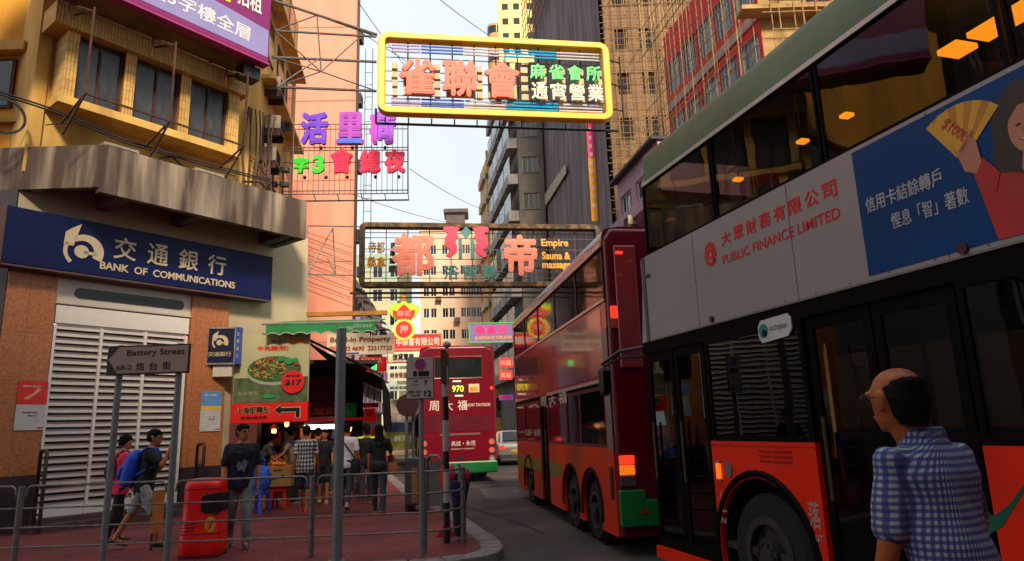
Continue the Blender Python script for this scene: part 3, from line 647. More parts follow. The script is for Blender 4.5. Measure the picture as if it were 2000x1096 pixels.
# local frame along the facade: x from far end towards the viewer
far = Vector((pR.x-RL*cos(ra), 24-RL*sin(ra), 0))
rb.location = far; rb.rotation_euler = (0, 0, ra)
fl = [4.9+3.0*i for i in range(5)]
m = MB(); facade(m, 0, RL, 3.8, 21, 0, [(0.15+1.62*i, 1.6+1.62*i) for i in range(5)], [(z+.75, z+2.45) for z in fl]); m.build('wall', redp, rb)
m = MB(); m.box(0, RL, .25, 9, 0, 20.9); m.build('core', K['dark'], rb)
m = MB()
for z in fl: m.box(0, RL, -.07, -.003, z-.1, z+.32)
m.build('floor_band', mat('pale_band', (.46, .33, .27), .8, .2, 1.5), rb)
wf = mat('old_white_frame', (.45, .47, .46), .6, .3, 4); skyg = mat('sky_glass', (.13, .17, .19), .07, .5, 1.5, spec=.8)  # pale blue pane colour stands in for reflected sky
n = 0
for z in fl:
    for i in range(5):
        if n < 98: window(rb, .15+1.62*i, 1.6+1.62*i, z+.75, z+2.45, 0, wf, skyg, 3, None, True)
        n += 1
yl = mat('pale_yellow_render', (.46, .29, .11), .85, .2, 1, streak=3, dirt=(.26, .15, .06), dirt_at=.55)
eb = thing('yellow_end_building', 'pale yellow end wall with concrete slabs behind scaffolding, right of the red windows', 'building', (pR.x, 24, 0), 0)
m = MB(); facade(m, .02, 12, 0, 21, 0, [(1.9, 2.9), (4.2, 5.2), (7, 8)], rows(5.4, 5, 3.0, 1.4)); m.build('wall', yl, eb)
m = MB(); m.box(.3, 12, .25, 9, 0, 20.9); m.build('core', yl, eb)
for z in fl:
    m = MB(); m.box(-.9, 3.4, -.7, -.003, z-.12, z+.05); m.build('slab', yl, eb)
for (a, c) in rows(5.4, 5, 3.0, 1.4):
    for (x0, x1) in [(1.9, 2.9), (4.2, 5.2), (7, 8)]: window(eb, x0, x1, a, c, .03, redp, K['glassd'], 1, yl)
sc_ = scaffold('bamboo_scaffold', 'bright bamboo scaffolding standing in front of the red framed windows', far, RROT, RL, 8, 22, 1.5, 1.0, .35, .024, bamboo2, brace=False)
scaffold('bamboo_scaffold', 'bamboo scaffolding in front of the pale yellow end wall above the bus', (pR.x+.2, 24, 0), 0, 6, 11, 22, 1.1, .9, .75, .026, bamboo2, brace=True)
# violet low building between
vi = mat('violet_render', (.45, .28, .36), .8, .12, .8, streak=3)
pV = at(1213, 838, 27); qV = at(1300, 838, 27)
vb = thing('violet_building', 'pinkish violet building with window boxes behind the front end of the nearest bus', 'building', (0, 0, 0), 0)
VL = 5.0; VR = -80.0; va = radians(VR); vb.location = Vector((at(1330, 838, 25).x-VL*cos(va), 25-VL*sin(va), 0)); vb.rotation_euler = (0, 0, va)
m = MB(); facade(m, 0, VL, 0, 12.3, 0, [(.35, 1.75), (2.35, 4.35)], [(4.2, 5.5), (7.3, 8.7), (10.2, 11.5)]); m.build('wall', vi, vb)
m = MB(); m.box(0, VL, .25, 6, 0, 12.2); m.build('core', vi, vb)
for z in (4.2, 7.3, 10.2):
    window(vb, .35, 1.75, z, z+1.3, .03, K['white'], K['glassd'], 2, None); window(vb, 2.35, 4.35, z, z+1.3, .03, K['white'], K['glassd'], 2, None)
    m = MB(); m.box(-.05, VL+.05, -.55, -.004, z-.55, z-.43); m.box(-.05, VL+.05, -.55, -.5, z-.43, z-.05); m.build('window_box', vi, vb)
m = MB(); m.box(-.15, VL+.1, -.3, 6, 12.3, 12.42); m.build('eave', mat('dark_eave', (.05, .04, .05), .8), vb)
for i, (x, z, l) in enumerate(((2.9, 9.4, 'upper air conditioner on the violet building'), (1.2, 6.4, 'lower air conditioner on the violet building'))):
    p = vb.matrix_basis @ Vector((x, -.45, z)); aircon(p, VR, l, 'air conditioners on the violet building', .9)
# sunlit tower far behind
p = at(998, 838, 120)
lit = mat('warm_cream_render', (.85, .62, .25), .8, .08, .3)
tw = building('cream_tower', 'tall sunlit cream tower rising behind the mauve netted building', (p.x, 120, 0), 0, 9, 9, 86, lit, rows(40, 14, 3.2, 1.4), [(.8, 2), (3, 4.2), (5.6, 6.8)], mat('brown_frame', (.1, .06, .04), .7), K['glassd'], 1, None)
m = MB(); m.lathe([(1.6, 40), (1.6, 79)], (-.6, 1.7), 14); m.build('rounded_corner', mat('tan_corner', (.5, .27, .12), .8, .2, .3), tw, smooth=True)
for i in range(13):
    m = MB(); m.lathe([(1.66, 41+i*3), (1.66, 42.5+i*3)], (-.6, 1.7), 14); m.build('corner_window', K['glassd'], tw, smooth=True)
# block added behind the viewer to shade the lower street, seen only in reflections
bb = building('shade_block', 'plain grey block of flats added behind the camera to shade the lower street', (34, -15, 0), 180, 60, 14, 28, mat('grey_brown_render', (.3, .24, .19), .85, .2, .5), rows(4.5, 5, 4.4, 1.9), cols(1.5, 12, 4.8, 2.2), K['rust'], K['glassd'], 1, None)
building('reflection_block', 'unseen dull brown block of flats added left of the bank for bus window reflections', (-46, 12.4, 0), 0, 26, 10, 26, mat('dull_brown_render', (.05, .036, .027), .9, .25, .5, spec=.1), rows(4.5, 6, 3.4, 1.7), cols(1, 8, 3.1, 1.6), K['rust'], K['glassd'], 1, None)  # unseen block added so the bus glass reflects dull wall instead of sky
# ------------------------------------------------------------------ bank fascia sign, light box, notices
EMB = lambda mb, O, U, N, s, t, mi=None: None
def emblem(mb, O, U, N, s, t, mi=None):
    """bank emblem: a tall slanted stem curling round a disc; O centre of the ring, s overall height"""
    O = Vector(O); U = Vector(U).normalized(); N = Vector(N).normalized()
    P = lambda x, y: O+U*x*s+Z*y*s
    def arc(cx, cy, r0, r1, a0, a1, cx2=None, k=18):
        a = [radians(a0+(a1-a0)*i/k) for i in range(k+1)]; o = [P(cx+r1*cos(x), cy+r1*sin(x)) for x in a]; cx2 = cx if cx2 is None else cx2
        i_ = [P(cx2+r0*cos(x), cy+r0*sin(x)) for x in a]
        for j in range(k): mb.prism([i_[j], o[j], o[j+1], i_[j+1]], N, t, mi)
    mb.prism([P(-.42, .12), P(-.2, .12), P(-.06, .72), P(-.26, .58), P(-.4, .45)], N, t, mi)
    arc(0, 0, .33, .42, 150, 232, -.0); arc(.08, .02, .27, .44, -30, 128, .02)
    mb.disc(O-U*.0, N, .17*s, t, mi=mi); mb.prism([P(.05, -.05), P(.36, -.05), P(.36, .03), P(.05, .03)], N, t, mi)
sg = thing('bank_sign', 'long navy fascia sign with pale emblem and bank lettering over the closed shutter', 'sign', BK, BROT)
m = MB(); m.box(-2.14, 3.18, -.35, -.05, 4.58, 5.62); m.build('panel', K['navy'], sg, bevel=.015)
m = MB(); m.box(-2.18, -2.14, -.36, -.05, 4.56, 5.64); m.box(-2.14, 3.18, -.34, -.05, 4.545, 4.578); m.build('edge_trim', mat('trim_brown', (.12, .06, .045), .6), sg)
m = MB(); emblem(m, (-.9, -.35, 4.99), X, NY, .74, .02); m.build('emblem', K['letter'], sg)
m = MB()
for i, ch in enumerate('交通銀行'): m.text(ch, (-.34+.64*i, -.35, 4.97), X, Z, NY, w=.42, h=.44, t=.02, bold=.012)
m.text('BANK  OF  COMMUNICATIONS', (-.56, -.35, 4.72), X, Z, NY, w=2.8, h=.15, t=.015, bold=.022); m.build('lettering', K['letter'], sg)
# projecting square light box
lb = thing('light_box_sign', 'small navy square light box with the bank emblem projecting from the right granite pier', 'sign', bw(2.12, .1, 3.05), BROT)
lb.rotation_euler = (0, 0, radians(8))
m = MB(); m.box(-.32, .36, -.14, .08, .0, .78); m.build('box', mat('navy_box', (.01, .014, .05), .35), lb, bevel=.02)
m = MB(); m.box(.363, .45, -.15, .09, -.02, .8); m.build('side_panel', mat('blue_side', (.02, .08, .42), .4), lb, bevel=.01)
m = MB(); m.box(.335, .362, -.16, .1, -.03, .8); m.box(-.34, .36, -.16, -.141, -.02, .015); m.box(-.34, .36, -.16, -.141, .765, .8); m.build('trim', K['tin'], lb)
m = MB(); emblem(m, (.02, -.141, .46), X, NY, .36, .006); m.text('交通銀行', (-.2, -.141, .16), X, Z, NY, w=.48, h=.1, t=.005, bold=.01)
for i in range(4): m.text('交通銀行'[i], (.39, -.151, .6-.16*i), X, Z, NY, w=.04, h=.09, t=.004, bold=.02)
m.build('lettering', K['letter'], lb)
m = MB(); m.box(-.1, .3, -.1, .04, -.28, -.02); m.build('lamp_housing', K['cream'], lb, bevel=.01)
m = MB(); m.box(-.42, -.36, -.1, .02, -.4, .85); m.tube((-.4, -.04, .2), (-.3, -.04, .2), .02); m.tube((-.4, -.04, .6), (-.3, -.04, .6), .02); m.build('bracket', K['cream'], lb)
def notice(u, z, wd, ht, label, top, base, texts, sun=False):
    o = thing('notice', label, 'notice', bw(u, .06, z), BROT, None)
    m = MB(); m.box(0, wd, -.012, 0, 0, ht*.52); m.build('lower_sheet', base, o)
    m = MB(); m.box(0, wd, -.012, 0, ht*.52, ht); m.build('upper_sheet', top, o)
    m = MB(); m.text(texts[0], (wd*.15, -.012, ht*.88), X, Z, NY, w=wd*.6, h=ht*.035, t=.003, bold=.02); m.build('heading', K['white'], o)
    m = MB(); m.text(texts[1], (wd*.22, -.012, ht*.34), X, Z, NY, w=wd*.5, h=ht*.035, t=.003); m.text(texts[2], (wd*.4, -.012, ht*.28), X, Z, NY, w=wd*.3, h=ht*.03, t=.003); m.build('lettering', K['black'], o)
    m = MB(); m.box(wd*.76, wd*.96, -.015, -.0125, ht*.03, ht*.06); m.build('mark', mat('red_mark', (.5, .02, .02), .5), o)
    return o
n1 = notice(-1.57, 1.72, .46, .85, 'paper notice with red upper half on the left granite pier', mat('notice_red', (.75, .03, .02), .5), mat('notice_white', (.6, .58, .56), .6), ('銀行告示', '服務時間', '通知'))
m = MB(); m.prism([(.1, -.013, .55), (.16, -.013, .53), (.36, -.013, .7), (.3, -.013, .73), (.24, -.013, .64)], NY, .003); m.build('picture', mat('notice_gold', (.75, .42, .2), .5), n1)
n2 = notice(1.78, 1.62, .46, .85, 'paper notice with blue and yellow upper half on the right granite pier', mat('notice_blue', (.12, .3, .6), .5), mat('notice_white', (.6, .58, .56), .6), ('銀行服務', '一 二 三', '日期'))
m = MB(); m.box(0, .46, -.014, -.0125, .443, .53); m.build('yellow_band', mat('notice_yellow', (.8, .55, .06), .5), n2)
# handrails beside the shutter
for u, l in ((-1.2, 'brown metal handrail left of the shutter'), (1.62, 'brown metal handrail right of the shutter')):
    hr = thing('handrail', l, 'handrail', bw(u, .25, 0), BROT, 'handrails at the bank doorstep'); m = MB()
    m.path([(0, -.35, 0), (0, -.35, 1.3), (0, -.32, 1.36), (0, -.12, 1.36), (0, -.08, 1.3), (0, -.08, 0)], .032, 8)
    for z in (.3, .62, .94): m.tube((0, -.35, z), (0, -.08, z), .02, 6)
    m.build('rail', mat('brown_rail', (.06, .03, .025), .35, .2, 8, metal=.6), hr, smooth=True)

# ------------------------------------------------------------------ purple billboard
bb_ = thing('billboard', 'large purple billboard with a lilac band projecting over the yellow corner building', 'billboard', bw(0, 1.6, 0), BROT)
m = MB(); m.box(-4.6, 2.04, 0, .22, 9.72, 12.6); m.build('panel', mat('purple_vinyl', (.2, .008, .13), .5, .1, 1), bb_, bevel=.02)
band = [(-4.6, 9.84), (2.0, 9.84), (2.0, 10.5)]+[(2.0-6.6*t_, 10.5+.12*sin(t_*5)) for t_ in [i/14 for i in range(1, 15)]]
m = MB(); m.pxz(band, -.006, .005); m.build('band', mat('lilac_band', (.26, .24, .52), .5, .12, 1), bb_)
m = MB(); m.box(-4.6, 2.06, -.02, .24, 9.66, 9.71); m.build('bottom_rim', mat('magenta_rim', (.34, .02, .15), .5), bb_)
m = MB(); m.text('大水渠廈3字樓全層', (-1.95, -.006, 10.02), X, Z, NY, w=3.5, h=.36, t=.004, bold=.012); m.build('lettering', mat('pale_outline', (.72, .72, .74), .5), bb_)
m = MB()
for i, ch in enumerate('好旺'): m.text(ch, (-.9+1.05*i, -.006, 10.72), X, Z, NY, w=.9, h=1.0, t=.004, bold=.03)
m.build('yellow_lettering', mat('sign_yellow', (.85, .68, .01), .5), bb_)
m = MB(); m.text('招租', (1.2, -.006, 10.8), X, Z, NY, w=.6, h=.5, t=.004, bold=.02); m.text('2388 6638', (-3.6, -.006, 11.9), X, Z, NY, w=4.4, h=.7, t=.004, bold=.02); m.build('white_lettering', K['white'], bb_)
m = MB()
for u in (-2.5, -.6, 1.2):
    m.tube((u, .2, 9.8), (u, 1.0, 9.75), .05, 6); m.tube((u, .2, 13), (u, 1.5, 12), .05, 6)
m.box(-4.6, 1.9, .22, .9, 9.69, 9.73); m.build('support', mat('rusty_underside', (.19, .12, .05), .8, .4, 2, dirt=(.08, .03, .02)), bb_)
m = MB(); m.box(1.6, 2.0, .25, .6, 9.35, 9.64); m.tube((1.8, .4, 9.6), (1.8, .4, 9.75), .03); m.build('floodlight', K['black'], bb_)

# ------------------------------------------------------------------ neon signs over the road
def sign_frame_pts(W, H, r, y, k=7):
    P = []
    for cx, cz, a in ((W-r, r, -90), (W-r, H-r, 0), (r, H-r, 90), (r, r, 180)):
        P += [Vector((cx+r*cos(radians(a+90*i/k)), y, cz+r*sin(radians(a+90*i/k)))) for i in range(k+1)]
    return P
def band_frame(mb, W, H, r, wd, d):
    O = sign_frame_pts(W, H, r, 0); I = [Vector((wd, 0, wd))+p for p in sign_frame_pts(W-2*wd, H-2*wd, max(r-wd, .03), 0)]
    n = len(O); off = Vector((0, d, 0))
    V = O+I+[p+off for p in O]+[p+off for p in I]; fs = []
    for i in range(n):
        j = (i+1) % n; fs += [(i, j, n+j, n+i), (2*n+j, 2*n+i, 3*n+i, 3*n+j), (j, i, 2*n+i, 2*n+j), (n+i, n+j, 3*n+j, 3*n+i)]
    mb.add(V, fs)
# yellow framed mahjong club sign
YS = 16.0
p0 = at(737, 218, YS)
s1 = thing('neon_sign', 'big neon sign in a thick yellow rounded frame hung high over the road', 'neon sign', p0, 8.6)
W1 = 5.72; H1 = at(745, 60, YS).z-p0.z
m = MB(); band_frame(m, W1, H1, .26, .17, .3); m.build('frame', mat('yellow_frame', (.85, .47, .004), .45, .08, 2, dirt=(.6, .3, .01), dirt_at=.68), s1, bevel=.02)
m = MB(); W, H = W1, H1
for i in range(1, 10): m.tube((.17+i*(W-.34)/10, .2, .1), (.17+i*(W-.34)/10, .2, H-.1), .018, 5)
for z in (.3, .5, .85, 1.1, 1.45, 1.7): m.tube((.15, .2, z*H/2), (W-.15, .2, z*H/2), .013, 4)
m.tube((-.05, .35, -.16), (W+.2, .35, -.16), .035, 6); m.tube((-.05, .35, -.16), (-.05, .35, .25), .03, 6)
for i in range(10): m.tube((.17+i*.55, .3, 0), (.17+i*.55, .35, -.16), .018, 5)
for z in (.35, 1.0, 1.62): m.tube((W, .15, z*H/2), (W+.35, .3, z*H/2), .02, 5)
m.tube((W+.35, .3, .1), (W+.35, .3, H*.9), .02, 5)
m.build('grid', K['black'], s1)
blu = mat('neon_blue_tube', (.1, .2, .75), .3); cy = mat('neon_cyan_tube', (.01, .42, .8), .3); wt = mat('neon_white_tube', (.6, .58, .62), .3); vio = mat('neon_violet_tube', (.45, .42, .75), .3)
for z in (.24, .33, .42, H-.34, H-.43, H-.52):
    for x0, x1, mm in ((.32, 1.0, vio), (1.02, 2.05, blu), (2.07, 3.05, wt), (3.07, 4.35, cy), (4.37, W-.25, wt)):
        m = MB(); m.tube((x0, .08, z), (x1, .08, z), .026, 6); m.build('tube', mm, s1)
red1 = mat('coral_red_sheet', (.78, .1, .05), .5, .06, 3)
box_ = mat('cream_letter_box', (.5, .4, .22), .6, .2, 5)
for i, ch in enumerate('雀聯會'):
    x0 = .5+1.02*i
    m = MB(); m.text(ch, (x0, -.02, .46), X, Z, NY, w=.86, h=1.04, t=.09, bold=.034); m.build('character', red1, s1)
    m = MB()
    for k in range(4): m.box(x0-.2+random.uniform(0, .05), x0-.04, .04, .18, .5+k*.25, .66+k*.25)
    m.box(x0+.1, x0+.8, .1, .16, .55, 1.2); build_each(m, 'letter_box', box_, s1)
gr1 = mat('neon_green_sheet', (.03, .6, .12), .45)
for i, ch in enumerate('麻雀會所'): m = MB(); m.text(ch, (3.66+.47*i, -.02, 1.06), X, Z, NY, w=.38, h=.44, t=.06, bold=.03); m.build('character', gr1, s1)
wh1 = mat('ivory_sheet', (.72, .7, .58), .5)
for i, ch in enumerate('通宵營業'): m = MB(); m.text(ch, (3.68+.47*i, -.02, .48), X, Z, NY, w=.39, h=.48, t=.06, bold=.018); m.build('character', wh1, s1)
m = MB()
for i in range(5):
    for k in range(4): m.box(3.45+.47*i, 3.62+.47*i, .04, .15, .5+.26*k, .66+.26*k)
build_each(m, 'letter_box', box_, s1)
s1.scale = (1.083, 1, 1)
# truss that carries it
m = MB(); A = [at(537, 2, 15), at(537, 60, 15), at(532, 112, 15), at(540, 170, 15)]; Bq = [at(737, 68, YS), at(735, 72, YS), at(735, 121, YS), at(735, 178, YS)]
for p, q, r in ((A[0], Bq[0], .035), (A[1], Bq[1], .03), (A[2], Bq[2], .035), (A[3], Bq[3], .035)): m.tube(p, q, r, 6)
mt, mm_, mb2 = at(619, 30, 15.4), at(624, 118, 15.4), at(627, 140, 15.4)
for p, q in ((A[1], mt), (mt, mb2), (A[1], mb2), (mb2, at(700, 75, 15.8)), (A[3], mb2), (A[3], at(627, 112, 15.4)), (A[2], mb2), (mb2, Bq[3]), (mt, Bq[1])): m.tube(p, q, .018, 5)
o = m.build('sign_truss', K['tube']); tag(o, 'dark steel truss reaching from the yellow building to the yellow framed sign', 'truss')

# purple / red / green neon lattice sign
YT = 18.6
p0 = at(566, 380, YT); W = at(795, 380, YT).x-p0.x; H = at(795, 245, YT).z-at(795, 382, YT).z
s2 = thing('neon_sign', 'neon lattice sign with purple characters above red and green ones, fixed to the yellow building', 'neon sign', p0, 4)
m = MB()
for z in (0, .1, .62*H, .66*H, .45*H, .93*H, H): m.tube((-.25, 0, z), (W, 0, z), .016, 5)
for i in range(23): m.tube((.05+i*(W-.05)/22, 0, 0), (.05+i*(W-.05)/22, 0, H), .009 if i not in (0, 22) else .022, 5)
m.tube((-.2, .3, -.1), (W, .3, -.1), .025, 5)
for i in range(6): m.tube((i*W/5, .3, -.1), (i*W/5, 0, 0), .015, 4)
for z in (.3, .75, H*.95): m.box(-.28, -.05, -.1, .1, z-.06, z+.06); m.tube((-.9, .05, z), (-.1, 0, z), .02, 5)
m.build('lattice', K['tube'], s2)
cols3 = (('活', .22*W/3, mat('neon_violet', (.13, .02, .7), .45)), ('里', 1.0, mat('neon_purple', (.36, .02, .5), .45)), ('荷', 1.9, mat('neon_magenta_violet', (.32, .03, .72), .45)))
for i, (ch, _, mm) in enumerate(cols3):
    x0 = (.08, .385, .665)[i]*W
    m = MB(); m.text(ch, (x0, -.06, H*.68), X, Z, NY, w=.235*W, h=.47*H, t=.1, bold=.05); m.build('character', mm, s2)
m = MB(); m.box(.4*W, .6*W, -.175, -.165, H*.69, H*.76); m.build('character', mat('neon_blue', (.03, .12, .8), .45), s2)
m = MB(); m.box(.685*W, .72*W, -.175, -.165, H*.72, H*1.08); m.build('character', mat('neon_hot_pink', (.8, .0, .5), .45), s2)
gg = mat('neon_lime', (.03, .72, .03), .45); rr = mat('neon_red', (.8, .0, .09), .45)
for ch, x0, ww, hh, mm in (('字', .03, .13, .24, gg), ('3', .19, .1, .26, gg), ('會', .34, .19, .36, rr), ('總', .59, .18, .34, rr), ('夜', .8, .18, .34, rr)):
    m = MB(); m.text(ch, (x0*W, -.06, H*.27), X, Z, NY, w=ww*W, h=hh*H, t=.1, bold=.05); m.build('character', mm, s2)
m = MB()
for x0 in (.12, .3, .48, .72, .92): m.blob((x0*W, .02, H*.24), (.05, .06, .06), 6, 5)
for x0 in (.25, .52, .8): m.blob((x0*W, .02, H*.66), (.05, .06, .06), 6, 5)
m.build('transformer_box', K['black'], s2)

# dark framed empire sign further on
YE = 22.0
p0 = at(700, 560, YE); W = 8.1; H = at(710, 433, YE).z-p0.z
s3 = thing('neon_sign', 'dark rusted frame sign over the road with two large coral characters and gold lettering', 'neon sign', p0, 8.8)
m = MB(); band_frame(m, W, H, .22, .17, .35); m.build('frame', mat('corroded_frame', (.05, .035, .022), .8, .6, 7, dirt=(.22, .12, .04), dirt_at=.55), s3, bevel=.015)
m = MB()
for i in range(0, 12): m.tube((.15+i*(W-.3)/11, .25, .05), (.15+i*(W-.3)/11, .25, H-.05), .016, 5)
for z in (.34, .55, 1.0, 1.35, 1.75, H-.3): m.tube((.1, .25, z), (W-.1, .25, z), .014, 4)
m.tube((-.3, .4, -.14), (W+.4, .4, -.14), .04, 6); m.tube((-.2, .4, -.3), (W+.4, .4, -.3), .025, 6)
m.build('grid', mat('rust_grid', (.12, .08, .05), .7), s3)
co = mat('coral_sheet', (.8, .22, .15), .5, .05, 3); gd = mat('gold_sheet', (.7, .32, .01), .45); pk = mat('pink_red_sheet', (.75, .02, .09), .5); te = mat('teal_sheet', (.03, .2, .2), .5, .2, 4)
for ch, x0, ww in (('都', 1.05, 1.38), ('帝', 4.72, 1.12)): m = MB(); m.text(ch, (x0, -.05, .34), X, Z, NY, w=ww, h=1.46, t=.1, bold=.04); m.build('character', co, s3)
m = MB(); m.text('帝都', (.3, 0, 1.12), X, Z, NY, w=.52, h=.42, t=.04, bold=.02); m.text('桑拿', (.26, 0, .62), X, Z, NY, w=.6, h=.4, t=.04, bold=.02); m.build('lettering', gd, s3)
m = MB(); m.text('Empire', (6.0, -.06, 1.32), X, Z, NY, w=.93, h=.34, t=.04, bold=.03); m.text('Sauna &', (6.0, -.06, .93), X, Z, NY, w=.98, h=.27, t=.04, bold=.03); m.text('massage', (6.0, -.06, .53), X, Z, NY, w=.98, h=.27, t=.04, bold=.03); m.build('lettering', gd, s3)
# pair of red figures with a teal gate: two heraldic beasts as simple serpentine shapes
for sx in (-1, 1):
    cx = 3.48; P_ = [(.3, 1.9), (.62, 1.98), (.95, 1.95), (1.0, 1.8), (.78, 1.72), (.92, 1.5), (.95, 1.2), (.7, 1.0), (.9, .78), (.75, .7), (.45, .9), (.42, 1.15), (.5, 1.35), (.36, 1.55), (.46, 1.72)]
    q = [(cx+sx*(x-.04)*.8, (z-.7)*.86+.98) for x, z in P_]
    m = MB(); m.pxz(q if sx < 0 else q[::-1], -.1, .09); m.build('figure', pk, s3)
m = MB()
for x in (3.22, 3.62): m.box(x, x+.12, -.06, 0, .95, 1.65)
m.prism([(3.48, -.06, 1.65), (3.66, -.06, 1.88), (3.48, -.06, 2.1), (3.3, -.06, 1.88)], (0, 1, 0), .05); m.build('gate', te, s3)
for i, ch in enumerate('浴宮桑'): m = MB(); m.text(ch, (2.72+.62*i, -.02, .22), X, Z, NY, w=.5, h=.5, t=.05, bold=.02); m.build('character', te, s3)
m = MB()
for i in range(4): m.box(.95+i*.02, 1.15, .05, .2, .55+.27*i, .72+.27*i)
m.blob((1.95, .1, 1.45), (.1, .1, .2), 6, 5); m.box(4.5, 4.65, .05, .2, .6, 1.3); build_each(m, 'letter_box', K['black'], s3)
s3.scale = (1.03, 1, 1)
m = MB(); p1, p2, p3, p4 = at(600, 441, 17.5), at(702, 443, YE), at(600, 536, 17.5), at(700, 538, YE)
for p, q in ((p1, p2), (p3, p4), (p1, p3), (p3, at(650, 445, 20)), (at(650, 445, 20), at(655, 537, 20)), (at(640, 505, 20), at(655, 537, 20))): m.tube(p, q, .022, 5)
o = m.build('sign_truss', K['tin']); tag(o, 'pale steel truss between the canopy end and the dark framed sign', 'truss')

# ------------------------------------------------------------------ smaller street signs further down
def board(name, label, cat, x0, y0, x1, y1, d, base, rim=None, rot=4, th=.12):
    p = at(x0, y1, d); q = at(x1, y1, d); r = at(x0, y0, d); W = (q-p).xy.length; H = r.z-p.z
    t = thing(name, label, cat, p, rot); m = MB(); m.box(0, W, 0, th, 0, H); m.build('panel', base, t)
    if rim:
        m = MB(); e = .05*H+.02; m.box(-e, W+e, -.03, th, -e, -.002); m.box(-e, W+e, -.03, th, H+.002, H+e); m.box(-e, -.002, -.03, th, 0, H); m.box(W+.002, W+e, -.03, th, 0, H); m.build('rim', rim, t)
    return t, W, H
def lett(t, W, H, items, mm, name='lettering', y=-.002):
    for body, fx, fz, fw, fh in items: m = MB(); m.text(body, (fx*W, y, fz*H), X, Z, NY, w=fw*W, h=fh*H, t=.02, bold=.025); m.build(name, mm, t)
cr = mat('cream_board', (.8, .66, .44), .6, .06, 1, emit=.12); rd = mat('red_board', (.78, .006, .006), .5, .1, 1, emit=.1); rdl = mat('maroon_board', (.2, .008, .01), .5, .2, 1); brn = mat('red_brown_letter', (.4, .05, .01), .5)  # weak glow in the cream and red boards, added to brighten them in shade
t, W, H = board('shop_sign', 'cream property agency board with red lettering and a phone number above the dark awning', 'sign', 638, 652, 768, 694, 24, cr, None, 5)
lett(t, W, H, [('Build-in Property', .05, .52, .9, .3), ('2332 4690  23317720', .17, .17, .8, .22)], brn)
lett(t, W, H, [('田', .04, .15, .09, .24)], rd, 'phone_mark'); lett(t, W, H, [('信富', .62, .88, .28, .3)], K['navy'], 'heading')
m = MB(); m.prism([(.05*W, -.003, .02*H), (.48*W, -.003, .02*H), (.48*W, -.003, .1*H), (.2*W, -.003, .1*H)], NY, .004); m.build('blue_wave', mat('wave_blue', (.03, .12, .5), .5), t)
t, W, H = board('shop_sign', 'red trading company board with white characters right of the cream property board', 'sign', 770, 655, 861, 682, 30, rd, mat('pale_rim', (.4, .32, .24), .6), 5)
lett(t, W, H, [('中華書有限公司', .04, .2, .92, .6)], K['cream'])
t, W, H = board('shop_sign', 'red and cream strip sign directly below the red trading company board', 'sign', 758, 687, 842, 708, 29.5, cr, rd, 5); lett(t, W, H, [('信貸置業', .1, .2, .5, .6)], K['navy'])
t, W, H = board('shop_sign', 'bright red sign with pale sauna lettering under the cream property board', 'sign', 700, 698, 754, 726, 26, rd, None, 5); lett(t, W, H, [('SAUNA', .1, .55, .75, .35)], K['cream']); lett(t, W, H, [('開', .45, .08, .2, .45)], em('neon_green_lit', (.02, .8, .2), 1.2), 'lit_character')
t, W, H = board('neon_sign', 'violet neon sign in a green frame with pink characters above the maroon buses', 'neon sign', 918, 633, 1006, 668, 46, mat('violet_board', (.18, .12, .32), .6), mat('green_rim', (.05, .42, .08), .5), 6)
lett(t, W, H, [('桑拿浴', .12, .4, .72, .52)], mat('neon_pink', (.85, .0, .16), .5, emit=.15), 'characters'); lett(t, W, H, [('JORDAN SAUNA', .1, .08, .85, .22)], gd)
# flower shaped neon sign
p = at(789, 664, 27)
t = thing('neon_sign', 'flower shaped neon sign with green petals and a round red lower lobe', 'neon sign', p, 6)
H = at(789, 576, 27).z-p.z; s = H/90.0
redl = mat('neon_red_face', (.8, .01, .01), .5, emit=.1); yel = em('neon_yellow_bulbs', (.85, .7, .02), .1); grn = em('neon_green_petals', (.3, .75, .02), .08)
def pol(mb, P, y, t_=.1): mb.pxz([(x*s, z*s) for x, z in P][::-1], y, t_)
fl_o = [(-13, 38), (-24, 48), (-30, 60), (-28, 72), (-22, 66), (-18, 74), (-8, 72), (0, 80), (8, 72), (18, 74), (22, 66), (28, 72), (30, 60), (24, 48), (13, 38)]
m = MB(); pol(m, fl_o, 0); m.build('petals', grn, t)
m = MB(); pol(m, [(x*.82, (z-56)*.82+55) for x, z in fl_o], -.03, .029); m.build('inner_petals', yel, t)
m = MB(); pol(m, [(-14, 42), (-21, 50), (-22, 60), (-13, 57), (-8, 64), (0, 71), (8, 64), (13, 57), (22, 60), (21, 50), (14, 42)], -.06, .029); m.build('heart', redl, t)
m = MB(); m.disc((0, .1, 21*s), NY, 22*s, .1); m.build('lower_lobe', yel, t)
m = MB(); m.disc((0, -.003, 21*s), NY, 16*s, .03); m.build('lower_face', redl, t)
m = MB()
for i in range(18): m.blob((19*s*cos(i*pi/9), -.02, 21*s+19*s*sin(i*pi/9)), 1.4*s, 6, 4)
m.build('bulbs', em('lit_bulb', (.95, .9, .5), .5), t)
m = MB(); m.text('荷花', (-14*s, -.062, 46*s), X, Z, NY, w=28*s, h=11*s, t=.02, bold=.02); m.text('押', (-8*s, -.035, 13*s), X, Z, NY, w=16*s, h=16*s, t=.02, bold=.03); m.build('lettering', mat('pale_pink_letter', (.75, .35, .3), .5), t)
m = MB(); m.disc((0, 0, 84*s), NY, 4*s, .06); m.build('tip', mat('orange_tip', (.9, .2, .01), .5), t)
m = MB(); m.tube((0, .12, 30*s), (0, .12, 92*s), .03, 6); m.build('bracket', K['tube'], t)
